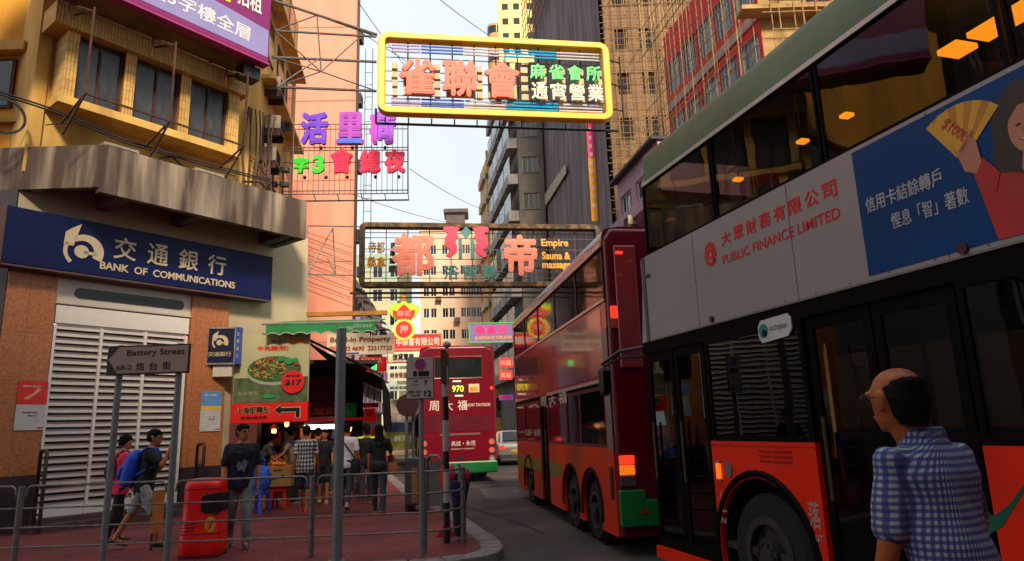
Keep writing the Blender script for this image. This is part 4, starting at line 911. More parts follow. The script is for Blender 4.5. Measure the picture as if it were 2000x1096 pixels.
for i, (x0, y0, x1, y1, d, l, tx) in enumerate(((1002, 655, 1043, 678, 40, 'dark red board with pale lettering seen past the front of the middle bus', '酒店'), (975, 700, 1001, 718, 44, 'upper small red board left of the middle bus', '時鐘'), (975, 724, 1001, 742, 44, 'lower small red board left of the middle bus', '賓館'))):
    t, W, H = board('shop_sign', l, 'sign', x0, y0, x1, y1, d, rdl if i == 0 else rd, None, 4); lett(t, W, H, [(tx, .1, .2, .8, .6)], mat('faded_pink_letter', (.6, .25, .2), .5))
t, W, H = board('shop_sign', 'small violet and pink lit board at street level beyond the silver car', 'sign', 975, 772, 1002, 782, 44, mat('violet_lit', (.2, .05, .5), .5, emit=.2), None, 4); lett(t, W, H, [('按摩足浴', .05, .15, .9, .7)], pk)
# ------------------------------------------------------------------ double-decker buses (local x runs from the front backwards, -y is the kerb side)
tyre = mat('tyre_rubber', (.006, .005, .005), .85, .2, 9, bump=.2); rimm = mat('wheel_rim', (.08, .068, .066), .4, .25, 8, metal=.6, dirt=(.06, .04, .03))
bglass = glass_mat('bus_glass', .28, .015, (1, .95, .9)); bframe = mat('bus_window_rubber', (.004, .003, .003), .6, .2, 6, spec=.06); orange = mat('bus_orange', (.8, .022, .003), .4, .12, 1.6, coat=.1, spec=.3, dirt=(.42, .012, .003), dirt_at=.64)
seatm = mat('bus_seat', (.06, .02, .05), .8, .2, 6); binn = mat('bus_interior', (.03, .02, .018), .7, .2, 3); warm = em('bus_lamp', (1, .33, .015), 8.0)
redlamp = em('tail_lamp', (.95, .03, .01), .9); amber = em('amber_lamp', (.95, .2, .01), .45); cool = em('cool_lamp', (.5, .9, .6), 1.6)
def wheel(root, x, y, z, r, wd=.3, out=-1):
    m = MB(); prof = [(r*.6, -.5), (r*.92, -.5), (r, -.35), (r, .35), (r*.92, .5), (r*.6, .5)]; n = 28
    V = [(x+a*cos(2*pi*j/n), y+b*wd, z+a*sin(2*pi*j/n)) for a, b in prof for j in range(n)]
    m.add(V, [(i*n+j, i*n+(j+1) % n, (i+1)*n+(j+1) % n, (i+1)*n+j) for i in range(5) for j in range(n)])
    w_ = m.build('wheel', tyre, root, smooth=True)
    m = MB(); yo = y+out*wd*.5; N = (0, out, 0)
    m.disc((x, y+out*wd*.22, z), N, r*.6, .02, 28); m.ring((x, yo-out*.04, z), N, r*.5, r*.63, .05, 28)
    m.disc((x, y+out*wd*.25, z), N, r*.26, wd*.35, 20); m.disc((x, y+out*wd*.5, z), N, r*.16, .04, 16)
    for k in range(10): m.disc((x+r*.21*cos(k*pi/5), y+out*wd*.58, z+r*.21*sin(k*pi/5)), N, r*.03, .03, 6)
    m.build('rim', rimm, w_, smooth=True)
    m = MB()
    for k in range(8): m.disc((x+r*.42*cos(k*pi/4), y+out*(wd*.22+.021), z+r*.42*sin(k*pi/4)), N, r*.055, .003, 8)
    m.build('rim_hole', K['black'], w_)
def arch_panel(mb, x0, x1, z0, z1, arches, y0, t, slope=(0, 0)):
    P = [(x0, z1), (x0, z0)]
    for (c, cz, r) in sorted(arches):
        h = sqrt(max(r*r-(z0-cz)**2, .01)); a0 = atan2(z0-cz, -h); a1 = atan2(z0-cz, h)
        if a0 < 0: a0 += 2*pi
        P += [(c+r*cos(a0+(a1-a0)*i/16), cz+r*sin(a0+(a1-a0)*i/16)) for i in range(17)]
    P += [(x1, z0), (x1, z1)]
    mb.pxz(P, y0, t)
def bus_core(t, L, W, z, colr, band, low, fx, arches, lower, doors, lowglass, upglass, roofm, wr, seats=6, lowframe=None):
    """z: bottom, low panel top, low glass top, band bottom, band top, roof edge, roof top; fx(z): rake of the front edge"""
    zb, zo, zl, zb0, zb1, ze, zt = z
    for (x0, x1) in lower:
        m = MB(); arch_panel(m, x0, x1, zb, zo, [a for a in arches if x0 < a[0] < x1], 0, .05); m.build('side_panel', low, t)
    for c, cz, r in arches:
        m = MB(); m.ring((c, .0, cz), NY, r-.005, r+.05, .02, 24, a0=0, a1=360) if False else None
        n = 20; P = [(c+(r+.035)*cos(radians(-12+204*i/n)), cz+(r+.035)*sin(radians(-12+204*i/n))) for i in range(n+1)]
        m.path([(x_, .01, z_) for x_, z_ in P], .035, 6); m.build('arch_trim', bframe, t, smooth=True)
        m = MB(); m.ring((c, .5, cz), NY, r, r+.03, .44, 24); m.disc((c, .5, cz), NY, r+.02, .02, 24); m.build('wheel_well', K['black'], t)
        for y_, o_ in ((.2, -1), (W-.2, 1)): wheel(t, c, y_, wr-.12, wr, .3, o_)
    m = MB(); m.box(.15, L-.05, W-.05, W, zb, zo); m.build('side_panel', low, t)
    m = MB(); m.box(.3, L-.2, .52, W-.52, zb+.02, zb+.2); m.box(.15, L-.05, .06, W-.06, zb+.2, zb+.26); m.build('floor', binn, t)
    # lower glazing
    def glazing(x0, x1, a, b, y, items, name='window', fw=.045):
        for (g0, g1) in items:
            f = fw; m = MB(); m.box(g0, g1, y, y+.05, a, a+f); m.box(g0, g1, y, y+.05, b-f, b); m.box(g0, g0+f, y, y+.05, a+f, b-f); m.box(g1-f, g1, y, y+.05, a+f, b-f)
            w_ = m.build(name, lowframe or bframe, t); p_ = MB(); p_.box(g0+f, g1-f, y+.012, y+.018, a+f, b-f); p_.build('pane', bglass, w_)
    glazing(0, L, zo, zl, 0, lowglass); glazing(0, L, zo, zl, W-.05, [(.2+i*(L-.3)/6, .2+(i+1)*(L-.3)/6) for i in range(6)])
    m = MB(); m.pxz([(fx(zl)+.0, zl), (L, zl), (L, zb0), (fx(zb0), zb0)], .004, .05); m.box(.2, L, W-.05, W, zl, zb0); m.build('valance', bframe, t)
    m = MB(); m.pxz([(fx(zb0), zb0), (L, zb0), (L, zb1), (fx(zb1), zb1)], 0, .05); m.build('band_panel', band, t)
    m = MB(); m.pxz([(fx(zb0), zb0), (L, zb0), (L, zb1), (fx(zb1), zb1)], W-.05, .05); m.build('band_panel', band, t)
    # upper glazing
    for y in (0, W-.05): glazing(0, L, zb1, ze, y, upglass, fw=.024)
    m = MB(); m.box(fx(zb0)+.1, L-.05, .05, W-.05, zb0+.03, zb0+.1); m.build('upper_floor', binn, t)
    m = MB(); q = [(0, ze), (0, zt-.12), (.02, zt-.05), (.07, zt-.01), (.25, zt+.02), (W/2, zt+.04), (W-.25, zt+.02), (W-.07, zt-.01), (W-.02, zt-.05), (W, zt-.12), (W, ze), (W-.06, ze), (W-.2, zt-.1), (W/2, zt-.07), (.2, zt-.1), (.06, ze)]
    m.prism([(fx(zt)-.02, y, zz) for y, zz in q][::-1], (1, 0, 0), L-fx(zt)+.02); m.build('roof', roofm, t, smooth=True, angle=35)
    # front: windscreens and panels (faces away from the viewer)
    m = MB(); m.box(.1, .16, .05, W-.05, zb, 1.0); m.box(fx(zb0), fx(zb0)+.06, .05, W-.05, zb0-.1, zb1); m.build('front_panel', colr, t)
    m = MB(); m.box(.12, .14, .05, W-.05, 1.0, zb0-.1); m.box(fx(zb1)+.02, fx(zb1)+.04, .05, W-.05, zb1, ze); m.build('windscreen', bglass, t)
    for k in range(seats):
        for y in (.5, W-.5):
            x = 1.2+k*(L-2)/seats; m = MB(); m.box(x, x+.09, y-.4, y+.4, zb0+.3, zb0+1.22); m.box(x-.42, x, y-.4, y+.4, zb0+.42, zb0+.54); m.box(x-.2, x-.1, y-.1, y+.1, zb0+.1, zb0+.42); m.build('seat', seatm, t, bevel=.03)
def door(t, x0, x1, z0, z1, leaves=2):
    for i in range(leaves):
        a = x0+(x1-x0)*i/leaves; b = x0+(x1-x0)*(i+1)/leaves-.02; f = .07; m = MB(); y = .03
        m.box(a, b, y, y+.04, z0, z0+.1); m.box(a, b, y, y+.04, z1-.1, z1); m.box(a, a+f, y, y+.04, z0+.1, z1-.1); m.box(b-f, b, y, y+.04, z0+.1, z1-.1)
        d = m.build('door', bframe, t); m = MB(); m.box(a+f, b-f, y+.012, y+.02, z0+.1, z1-.1); m.build('pane', bglass, d)
        m = MB(); m.tube((a+f+.03, y-.03, z0+.7), (a+f+.03, y-.03, z0+1.3), .014, 6); m.build('handle', mat('yellow_handle', (.06, .04, .01), .4), d)
# nearest bus
fx1 = lambda z: .1 if z < 2.4 else .1+(z-2.4)*.16
b1 = thing('double_decker_bus', 'nearest double decker bus with white advert band, orange lower side and green roof edge', 'bus', (1.446, 7.924, 0), -73.15, 'double decker buses')
whiteb = mat('bus_white_panel', (.3, .275, .27), .4, .07, .8, coat=.1, dirt=(.21, .175, .165), dirt_at=.66)
L1, W1b = 11.2, 2.5
arch1 = [(1.98, .38, .63), (8.0, .38, .6)]
bus_core(b1, L1, W1b, (.16, 1.31, 2.26, 2.39, 3.36, 4.2, 4.6), whiteb, whiteb, orange, fx1, arch1, [(1.33, 2.74), (4.1, L1-.02)], None,
         [(1.36, 2.74), (4.1, 5.6), (5.62, 7.1), (7.12, 8.6), (8.62, 10.9)], [(.36, 1.75), (1.77, 3.2), (3.22, 4.65), (4.67, 6.1), (6.12, 7.6), (7.62, 9.1), (9.12, 10.9)], mat('bus_roof_green', (.1, .17, .09), .45, .15, 2, coat=.1), .5)
door(b1, .12, 1.31, .2, 2.26); door(b1, 2.76, 4.08, .2, 2.26)
m = MB(); m.box(.1, 1.31, -.01, .06, .08, .2); m.box(2.76, 4.08, -.01, .06, .08, .2); build_each(m, 'door_step', orange, b1)
m = MB(); m.box(L1-.05, L1, 0, W1b, .2, 4.2); m.build('rear_panel', orange, b1)
m = MB(); m.box(fx1(4.2), L1, -.02, -.003, 4.17, 4.21); m.build('gutter', mat('bright_gutter', (.6, .62, .6), .3, metal=.4), b1)
m = MB(); m.box(fx1(3.4)-.03, fx1(3.4)+.03, -.012, -.002, 2.39, 3.36)
m.build('front_edge', mat('seam_grey', (.1, .085, .085), .6), b1)
for x in (1.32, 2.76, 4.1, 5.6): m = MB(); m.box(x-.004, x+.004, -.002, 0, 2.4, 3.35); m.build('panel_seam', _mats['seam_grey'], b1)
for z_ in (.42, 1.27):
    m = MB(); m.box(1.33, 1.4, -.003, 0, z_, z_+.012); m.box(2.6, 2.74, -.003, 0, z_, z_+.012) if z_ < 1 else m.box(1.33, 2.74, -.003, 0, z_, z_+.008); m.build('panel_trim', mat('trim_dark_orange', (.3, .012, .003), .5), b1)
m = MB(); m.box(.3, L1, -.006, -.001, 2.385, 2.4); m.build('drip_rail', mat('drip_rail_grey', (.2, .18, .17), .4, metal=.4), b1)
m = MB()
for x in [.5+.35*i for i in range(22)]: m.disc((x, -.001, 2.42), NY, .006, .004, 6)
m.build('rivets', _mats['seam_grey'], b1)
redlet = mat('red_vinyl_letter', (.62, .012, .02), .45, .05)
m = MB()
for i, ch in enumerate('大眾財務有限公司'): m.text(ch, (1.82+.19*i, -.001, 3.08), X, Z, NY, w=.15, h=.13, t=.003, bold=.02)
m.text('PUBLIC FINANCE LIMITED', (1.81, -.001, 2.91), X, Z, NY, w=1.49, h=.085, t=.003, bold=.008)
for i in range(1): m.ring((1.62, -.001, 3.06), NY, .085, .125, .003, 8, rx=.82); m.ring((1.62, -.001, 3.06), NY, .028, .055, .003, 16)
m.ring((1.62, -.001, 3.1), NY, .03, .06, .004, 12, a0=-60, a1=90); m.prism([(1.66, -.001, 2.95), (1.7, -.001, 2.97), (1.66, -.001, 3.05), (1.64, -.001, 3.04)], NY, .003)
m.build('lettering', redlet, b1)
m = MB(); m.text('1406', (.28, -.001, 3.1), X, Z, NY, w=.13, h=.05, t=.003, bold=.02); m.build('fleet_number', K['black'], b1)
# blue advertisement with a smiling woman holding vouchers, printed flat on the band
ad = MB(); ad.box(3.48, 6.9, -.003, -.001, 2.43, 3.33); ad = ad.build('advert', mat('advert_blue', (.0, .045, .17), .5, .25, .8, spec=.2), b1)
m = MB(); m.text('信用卡結餘轉戶', (3.54, -.004, 2.86), X, Z, NY, w=.6, h=.11, t=.002, bold=.01); m.text('慳息「智」著數', (3.73, -.004, 2.69), X, Z, NY, w=.56, h=.11, t=.002, bold=.006); m.build('lettering', mat('advert_letter', (.42, .42, .4), .5), ad)
def flat(P, y, mm, name, par=None): m_ = MB(); m_.prism([(x, y, z) for x, z in P], NY, .0012); return m_.build(name, mm, par or ad)
def ell(cx, cz, rx, rz, n=20, a0=0, a1=360): return [(cx+rx*cos(radians(a0+(a1-a0)*i/n)), cz+rz*sin(radians(a0+(a1-a0)*i/n))) for i in range(n)]
skin_ad = mat('printed_skin', (.5, .2, .11), .45, .08, 3); hair_ad = mat('printed_hair', (.018, .008, .008), .4); dress = mat('printed_red', (.45, .012, .015), .45, .2, 5)
flat([(4.43, 2.43), (4.46, 2.75), (4.5, 3.1), (4.56, 3.22), (4.66, 3.28), (4.78, 3.24), (4.86, 3.1), (4.9, 2.8), (4.92, 2.43)], -.004, hair_ad, 'printed_hair')
flat([(4.42, 2.43), (4.34, 2.88), (4.4, 2.92), (4.48, 2.8), (4.58, 2.77), (4.7, 2.7), (4.82, 2.77), (4.98, 2.72), (5.05, 2.43)], -.0056, dress, 'printed_dress')
flat([(4.62, 2.78), (4.66, 2.68), (4.74, 2.68), (4.78, 2.78), (4.75, 2.9), (4.65, 2.9)], -.007, skin_ad, 'printed_neck')
flat(ell(4.68, 3.0, .095, .145), -.0084, skin_ad, 'printed_face')
flat([(4.58, 3.05), (4.57, 3.18), (4.68, 3.2), (4.79, 3.15), (4.78, 3.06), (4.74, 3.12), (4.66, 3.13)], -.0098, hair_ad, 'printed_fringe')
for x in (4.645, 4.72): flat(ell(x, 3.02, .016, .009, 8), -.0098, hair_ad, 'printed_eye')
flat([(4.66, 2.98), (4.69, 2.975), (4.675, 3.01)], -.0098, mat('printed_blush', (.36, .12, .06), .5), 'printed_nose')
flat([(4.63, 2.945), (4.68, 2.93), (4.73, 2.95), (4.68, 2.905)], -.0098, mat('printed_lips', (.5, .03, .03), .5), 'printed_mouth')
flat([(4.645, 2.94), (4.68, 2.932), (4.715, 2.943), (4.68, 2.92)], -.0112, K['white'], 'printed_teeth')
vo = [mat('voucher_gold', (.68, .35, .02), .45), mat('voucher_dark', (.5, .2, .01), .45)]
for k in range(9):
    a = radians(118-9*k); c_ = (4.29, 2.94); w_ = radians(5)
    P = [c_, (c_[0]+.36*cos(a+w_), c_[1]+.36*sin(a+w_)), (c_[0]+.36*cos(a-w_), c_[1]+.36*sin(a-w_))]; flat(P[::-1], -.0045-.0003*k, vo[k % 2], 'printed_voucher')
P = [(4.18, 3.09), (4.13, 3.25), (4.15, 3.28), (4.36, 3.08), (4.33, 2.98)]; flat([(4.145, 3.22), (4.19, 3.29), (4.37, 3.03), (4.31, 2.95)][::-1], -.0085, vo[0], 'printed_voucher')
m = MB(); U_ = Vector((.62, 0, -.78)); m.text('$1000', (4.19, -.0099, 3.2), U_, Vector((.6, 0, .5)), NY, w=.2, h=.075, t=.001, bold=.02); m.build('voucher_figure', mat('voucher_red', (.45, .05, .01), .5), ad)
flat([(4.27, 3.0), (4.3, 2.88), (4.37, 2.84), (4.41, 2.9), (4.4, 3.02), (4.37, 3.07), (4.33, 3.07)], -.0112, skin_ad, 'printed_hand')
for k in range(4): flat([(4.255+.026*k, 2.99+.028*k), (4.275+.026*k, 2.975+.028*k), (4.345+.015*k, 3.02+.025*k), (4.33+.015*k, 3.04+.025*k)], -.0126, skin_ad, 'printed_finger')
flat([(4.34, 2.9), (4.37, 2.82), (4.46, 2.7), (4.5, 2.8), (4.42, 2.92)], -.0098, dress, 'printed_sleeve')
# octagonal payment card plate, lamp, disc, lettering, tick
m = MB(); P = [(2.23, 2.17), (2.27, 2.12), (2.6, 2.14), (2.65, 2.19), (2.65, 2.28), (2.61, 2.32), (2.27, 2.31), (2.23, 2.26)]; m.pxz(P[::-1], -.012, .011); pl = m.build('card_plate', mat('plate_white', (.55, .54, .52), .4), b1)
m = MB(); m.disc((2.3, -.013, 2.22), NY, .06, .002); m.build('plate_mark', mat('plate_teal', (.01, .22, .2), .5), pl); m = MB(); m.disc((2.315, -.016, 2.2), NY, .03, .002); m.build('plate_dot', K['navy'], pl)
m = MB(); m.text('octopus', (2.38, -.013, 2.19), X, Z, NY, w=.22, h=.06, t=.002); m.build('plate_lettering', mat('plate_grey', (.12, .12, .12), .5), pl)
m = MB(); m.box(1.41, 1.465, -.03, 0, .97, 1.11); la = m.build('side_lamp', amber, b1, bevel=.008); m = MB(); m.box(1.4, 1.475, -.024, .0, .955, .968); m.box(1.4, 1.475, -.024, .0, 1.112, 1.135); m.build('lamp_bezel', mat('lamp_bezel', (.3, .16, .1), .4), la)
m = MB(); m.disc((1.585, -.001, 1.06), NY, .068, .012, rx=.055); m.build('fuel_cap', mat('cap_grey', (.16, .13, .13), .4), b1, bevel=.003)
pale = mat('dull_pink_letter', (.42, .25, .21), .5)
m = MB(); m.text('上', (1.36, -.001, .68), X, Z, NY, w=.13, h=.17, t=.003, bold=.01); m.text('IN', (1.37, -.001, .58), X, Z, NY, w=.1, h=.05, t=.003, bold=.02); m.text('落', (2.58, -.001, .68), X, Z, NY, w=.13, h=.2, t=.003, bold=.01); m.text('OUT', (2.58, -.001, .59), X, Z, NY, w=.13, h=.05, t=.003, bold=.02); m.build('lettering', pale, b1)
m = MB()
for k in range(3): m.text('緊急出口請勿阻塞', (2.05, -.001, 1.22-.04*k), X, Z, NY, w=.42, h=.022, t=.002)
m.build('notice_lettering', mat('dark_red_letter', (.2, .015, .006), .5), b1)
m = MB(); q = [(4.0, .88), (4.06, .83), (4.14, .88), (4.3, 1.08), (4.34, 1.15), (4.2, 1.0), (4.1, .93), (4.04, .95)]; m.prism([(x, -.001, z) for x, z in q], NY, .003); m.build('green_tick', mat('tick_green', (.0, .09, .045), .45), b1)
for q_ in ((3.68, 3.84), (3.92, 9.5)): m = MB(); m.box(q_[0], q_[1], .72, .92, 4.08, 4.12); m.build('ceiling_lamp', warm, b1)
for x in (1.0, 2.05, 2.62): m = MB(); m.box(x, x+.08, .78, .87, 4.08, 4.11); m.build('ceiling_lamp', warm, b1)
m = MB(); m.box(3.7, 4.6, 1.7, 1.74, 2.02, 2.04); m.build('saloon_lamp', cool, b1)
m = MB()
for x in (1.3, 2.5, 3.7, 5): m.tube((x, 1.3, 2.5), (x, 1.3, 4.2), .02, 6)
for x in (.8, 1.6, 3.0, 4.2): m.tube((x, .9, .4), (x, .9, 2.3), .02, 6)
m.build('grab_pole', mat('grab_pole_dull', (.1, .05, .01), .4), b1)
m = MB(); m.path([(.1, .1, 2.36), (-.3, -.1, 2.34), (-.62, -.2, 2.22)], .022, 6); m.path([(.1, .1, 2.26), (-.3, -.1, 2.26), (-.6, -.2, 2.18)], .016, 6); m.build('mirror_arm', K['black'], b1)
m = MB(); m.box(-.66, -.5, -.26, -.14, 1.83, 2.18); mi = m.build('mirror', K['black'], b1, bevel=.05); m = MB(); m.box(-.499, -.495, -.25, -.15, 1.88, 2.13); m.build('mirror_glass', mat('mirror_glass', (.5, .5, .5), .03, metal=1), mi)
m = MB(); m.disc((1.55, -.001, 2.44), NY, .03, .02, 10); m.disc((4.2, -.001, 2.44), NY, .035, .02, 10); build_each(m, 'marker_lamp', mat('marker_dark', (.05, .02, .02), .3), b1)
# a few passengers' seats are lit only by the lamps above

# middle maroon bus
maroon = mat('bus_maroon', (.125, .001, .009), .25, .15, .8, coat=.25, dirt=(.08, .001, .006), dirt_at=.7); maroon2 = mat('bus_maroon_side', (.24, .001, .02), .22, .2, .7, coat=.25)
bglass = glass_mat('dusty_bus_glass', .3, .05, (1, .93, .9))
L2, W2 = 8.0, 2.4
fx2 = lambda z: .04
b2 = thing('double_decker_bus', 'middle double decker bus, maroon above, orange lower side, green rear corner', 'bus', (-.02, 16.91, 0), -80.97, 'double decker buses')
arch2 = [(1.6, .32, .52), (5.5, .32, .52), (6.78, .32, .52)]
bus_core(b2, L2, W2, (.1, 1.18, 2.0, 2.08, 3.12, 3.88, 4.13), maroon, maroon2, mat('bus_dull_orange', (.62, .03, .003), .4, .15, 1, coat=.05, spec=.3, dirt=(.3, .03, .004)), fx2, arch2, [(.1, 3.08), (3.86, L2-.03)], None,
         [(.1, 1.3), (1.32, 3.08), (3.9, 5.4), (5.42, 6.3), (6.32, 7.72)], [(.08, 1.6), (1.62, 3.2), (3.22, 4.8), (4.82, 6.4), (6.42, 7.95)], maroon, .42, 5, mat('maroon_frame', (.08, .006, .012), .4))
door(b2, 3.1, 3.84, .12, 2.0)
m = MB(); m.box(4.5, 7.74, -.004, -.001, 2.14, 3.05); m.build('advert', mat('grey_reflective_advert', (.2, .06, .08), .12, .3, .7, coat=.5), b2)
m = MB(); m.box(.3, 3.0, -.004, -.001, 2.14, 2.9); a2 = m.build('advert', mat('maroon_advert', (.16, .01, .012), .15, .3, 1.2, coat=.5), b2)
m = MB(); m.text('CHOW TAI FOOK', (1.1, -.006, 2.45), X, Z, NY, w=1.6, h=.12, t=.002); m.build('lettering', mat('faint_letter', (.36, .1, .08), .4), a2)
wl_ = mat('ivory_letter', (.6, .48, .42), .5)
m = MB()
for i, ch in enumerate('周大福'): m.text(ch, (3.2+.85*i, -.002, 1.86), X, Z, NY, w=.6, h=.2, t=.004, bold=.01)
m.text('真誠・永恆', (1.3, -.002, 1.3), X, Z, NY, w=1.8, h=.14, t=.004); m.build('lettering', wl_, b2)
m = MB(); m.box(.04, L2, -.03, -.002, 3.86, 3.93); m.box(.04, L2, -.02, -.002, 3.11, 3.15); m.box(3.9, 7.7, -.015, -.002, 2.05, 2.1); m.build('gutter', mat('bright_strip', (.62, .5, .46), .3, metal=.5), b2)
m = MB(); m.box(.1, 3.08, -.006, -.001, .62, .84); m.box(3.9, 4.85, -.006, -.001, .62, .84); m.build('green_stripe', mat('olive_stripe', (.16, .13, .01), .4, .2), b2)
m = MB(); m.box(7.75, L2, -.012, -.001, 1.16, 2.75); m.build('rear_pillar', mat('pillar_grey', (.2, .14, .14), .35), b2)
m = MB(); m.box(7.78, 7.9, -.016, -.011, .55, .95); m.build('vent', K['black'], b2)
# rear face (x = L2)
m = MB(); q = [(.0, .1), (.0, 3.95), (.1, 4.1), (W2-.1, 4.1), (W2, 3.95), (W2, .1)]
m.prism([(L2, y, z) for y, z in q], (1, 0, 0), .1); m.build('rear_panel', maroon, b2, bevel=.09, seg=4)
m = MB(); m.box(L2+.101, L2+.14, .12, .42, 2.2, 3.85); m.build('corner_cowl', mat('bus_maroon_sheen', (.3, .03, .04), .18, .2, 1, coat=.6), b2, bevel=.06, seg=3)
X_ = L2+.1
m = MB(); m.box(X_, X_+.03, .03, .2, 2.86, 3.02); m.build('tail_light', redlamp, b2, bevel=.01); m = MB(); m.box(X_, X_+.03, .03, .2, 2.72, 2.855); m.build('tail_light', mat('dim_amber', (.5, .06, .01), .3), b2, bevel=.01)
m = MB(); m.box(X_+.05, X_+.06, .14, .24, 3.72, 3.76); m.build('marker_light', redlamp, b2)
m = MB(); m.box(X_, X_+.03, .02, .22, .99, 1.1); m.build('tail_light', redlamp, b2, bevel=.012); m = MB(); m.box(X_, X_+.03, .02, .22, .86, .98); m.build('tail_light', amber, b2, bevel=.012); m = MB(); m.box(X_, X_+.03, .02, .22, .72, .85); m.build('tail_light', mat('lamp_dark', (.1, .06, .06), .15, coat=.5), b2, bevel=.012)
m = MB(); m.box(X_-.02, X_+.06, -.01, .32, .24, .68); m.box(X_-.02, X_+.06, .32, W2, .24, .56); m.build('bumper', mat('bus_green', (.0, .17, .03), .35, .15, 2), b2, bevel=.02)
m = MB(); m.box(X_+.06, X_+.07, .24, .34, .4, .44); m.build('reflector', mat('reflector_red', (.4, .01, .02), .3), b2)
m = MB(); m.box(X_, X_+.012, .45, W2-.45, 1.2, 2.0)
for k in range(9): m.box(X_+.012, X_+.02, .5, W2-.5, 1.25+.08*k, 1.29+.08*k)
m.build('engine_grille', mat('dark_maroon', (.06, .004, .01), .4), b2)

# far maroon bus seen squarely from behind
L3, W3 = 10.5, 2.36
b3 = thing('double_decker_bus', 'farthest maroon double decker bus, seen from behind with yellow route number 970', 'bus', (-4.63, 31.87, 0), -81, 'double decker buses')
bus_core(b3, L3, W3, (.15, 1.2, 2.0, 2.1, 3.05, 3.8, 4.05), maroon, maroon2, maroon2, fx2, [(2.2, .35, .5), (8, .35, .5)], [(.1, 2.9), (4, L3-.03)], None, [(.1, 1.6), (1.62, 2.9), (4, 5.6), (5.62, 7.4), (7.42, 10)], [(.1, 2), (2.02, 4), (4.02, 6), (6.02, 8), (8.02, 10.3)], maroon, .45, 4)
door(b3, 2.92, 3.98, .2, 2.0)
m = MB(); q = [(.0, .5), (.0, 3.75), (.08, 3.95), (.3, 4.06), (W3-.3, 4.06), (W3-.08, 3.95), (W3, 3.75), (W3, .5)]; m.prism([(L3, y, z) for y, z in q], (1, 0, 0), .12); m.build('rear_panel', maroon, b3, bevel=.1, seg=4)
XR = L3+.12
def rbox(y0, y1, z0, z1, mm, name, t_=.012, bev=0, x0=0): m_ = MB(); m_.box(XR+x0, XR+x0+t_, y0, y1, z0, z1); return m_.build(name, mm, b3, bevel=bev)
RU, RN = Vector((0, 1, 0)), Vector((1, 0, 0))
rw_ = rbox(.45, 1.95, 3.05, 3.72, mat('rear_glass', (.01, .012, .012), .06, .4, 2, spec=.8), 'rear_window', .012, .0); rw_.modifiers.clear()
m = MB(); m.path([(XR+.014, .45, 3.05), (XR+.014, 1.95, 3.05), (XR+.014, 1.95, 3.72), (XR+.014, .45, 3.72)], .022, 5, closed=True); m.build('window_rim', mat('rim_red', (.3, .03, .04), .3), b3)
rbox(.95, 1.4, 2.58, 2.88, K['black'], 'number_box'); m = MB(); m.text('970', (XR+.013, 1.0, 2.62), RU, Z, RN, w=.36, h=.2, t=.004, bold=.02); m.build('route_number', em('route_yellow', (.75, .6, .02), .5), b3)
rbox(1.52, 1.85, 2.6, 2.86, mat('plate_ivory', (.6, .45, .3), .5), 'notice_plate'); rbox(1.55, 1.82, 2.62, 2.78, mat('plate_gold', (.6, .28, .02), .5), 'notice_panel', .004, 0, .0125)
m = MB(); m.text('請小心', (XR+.017, 1.58, 2.65), RU, Z, RN, w=.2, h=.09, t=.002); m.build('notice_lettering', K['rust'], b3)
rbox(1.02, 1.28, 2.93, 2.98, K['white'], 'sticker'); rbox(1.08, 1.34, 2.48, 2.53, K['white'], 'sticker')
m = MB()
for i, ch in enumerate('周大福'): m.text(ch, (XR+.001, .28+.44*i, 2.06), RU, Z, RN, w=.3, h=.3, t=.004, bold=.006)
m.text('CHOW TAI FOOK', (XR+.001, 1.36, 2.16), RU, Z, RN, w=.84, h=.1, t=.003, bold=.01); m.text('真誠・永恆', (XR+.001, .95, .98), RU, Z, RN, w=.75, h=.15, t=.003); m.text('SINCERITY | ETERNITY', (XR+.001, .95, .86), RU, Z, RN, w=.72, h=.05, t=.003); m.build('lettering', wl_, b3)
rbox(.15, W3-.15, 1.42, 1.9, mat('bus_maroon_dark', (.085, .003, .012), .3, .3, 2, coat=.3), 'engine_cover', .008)
rbox(.6, 1.85, 1.3, 1.36, mat('vent_strip', (.12, .06, .06), .5), 'vent', .012); rbox(1.15, 1.32, .6, .68, K['black'], 'plate_lamp', .01)
for y in (.12, W3-.16):
    for z, mm in ((1.08, redlamp), (.83, redlamp), (.58, mat('lamp_clear', (.3, .26, .24), .2))):
        m = MB(); m.ring((XR, y, z), RN, .06, .1, .03, 20); m.build('lamp_ring', mat('chrome_ring', (.5, .42, .38), .2, metal=.8), b3); m = MB(); m.disc((XR, y, z), RN, .065, .02, 16); m.build('tail_light', mm, b3)
m = MB(); m.disc((XR, W3-.12, 2.72), RN, .05, .03, 12); m.build('marker_light', redlamp, b3)
m = MB(); m.box(L3-.05, XR+.06, -.01, W3+.01, .16, .52); m.build('bumper', mat('bus_green_dark', (.0, .12, .025), .4, .2, 2), b3, bevel=.04)

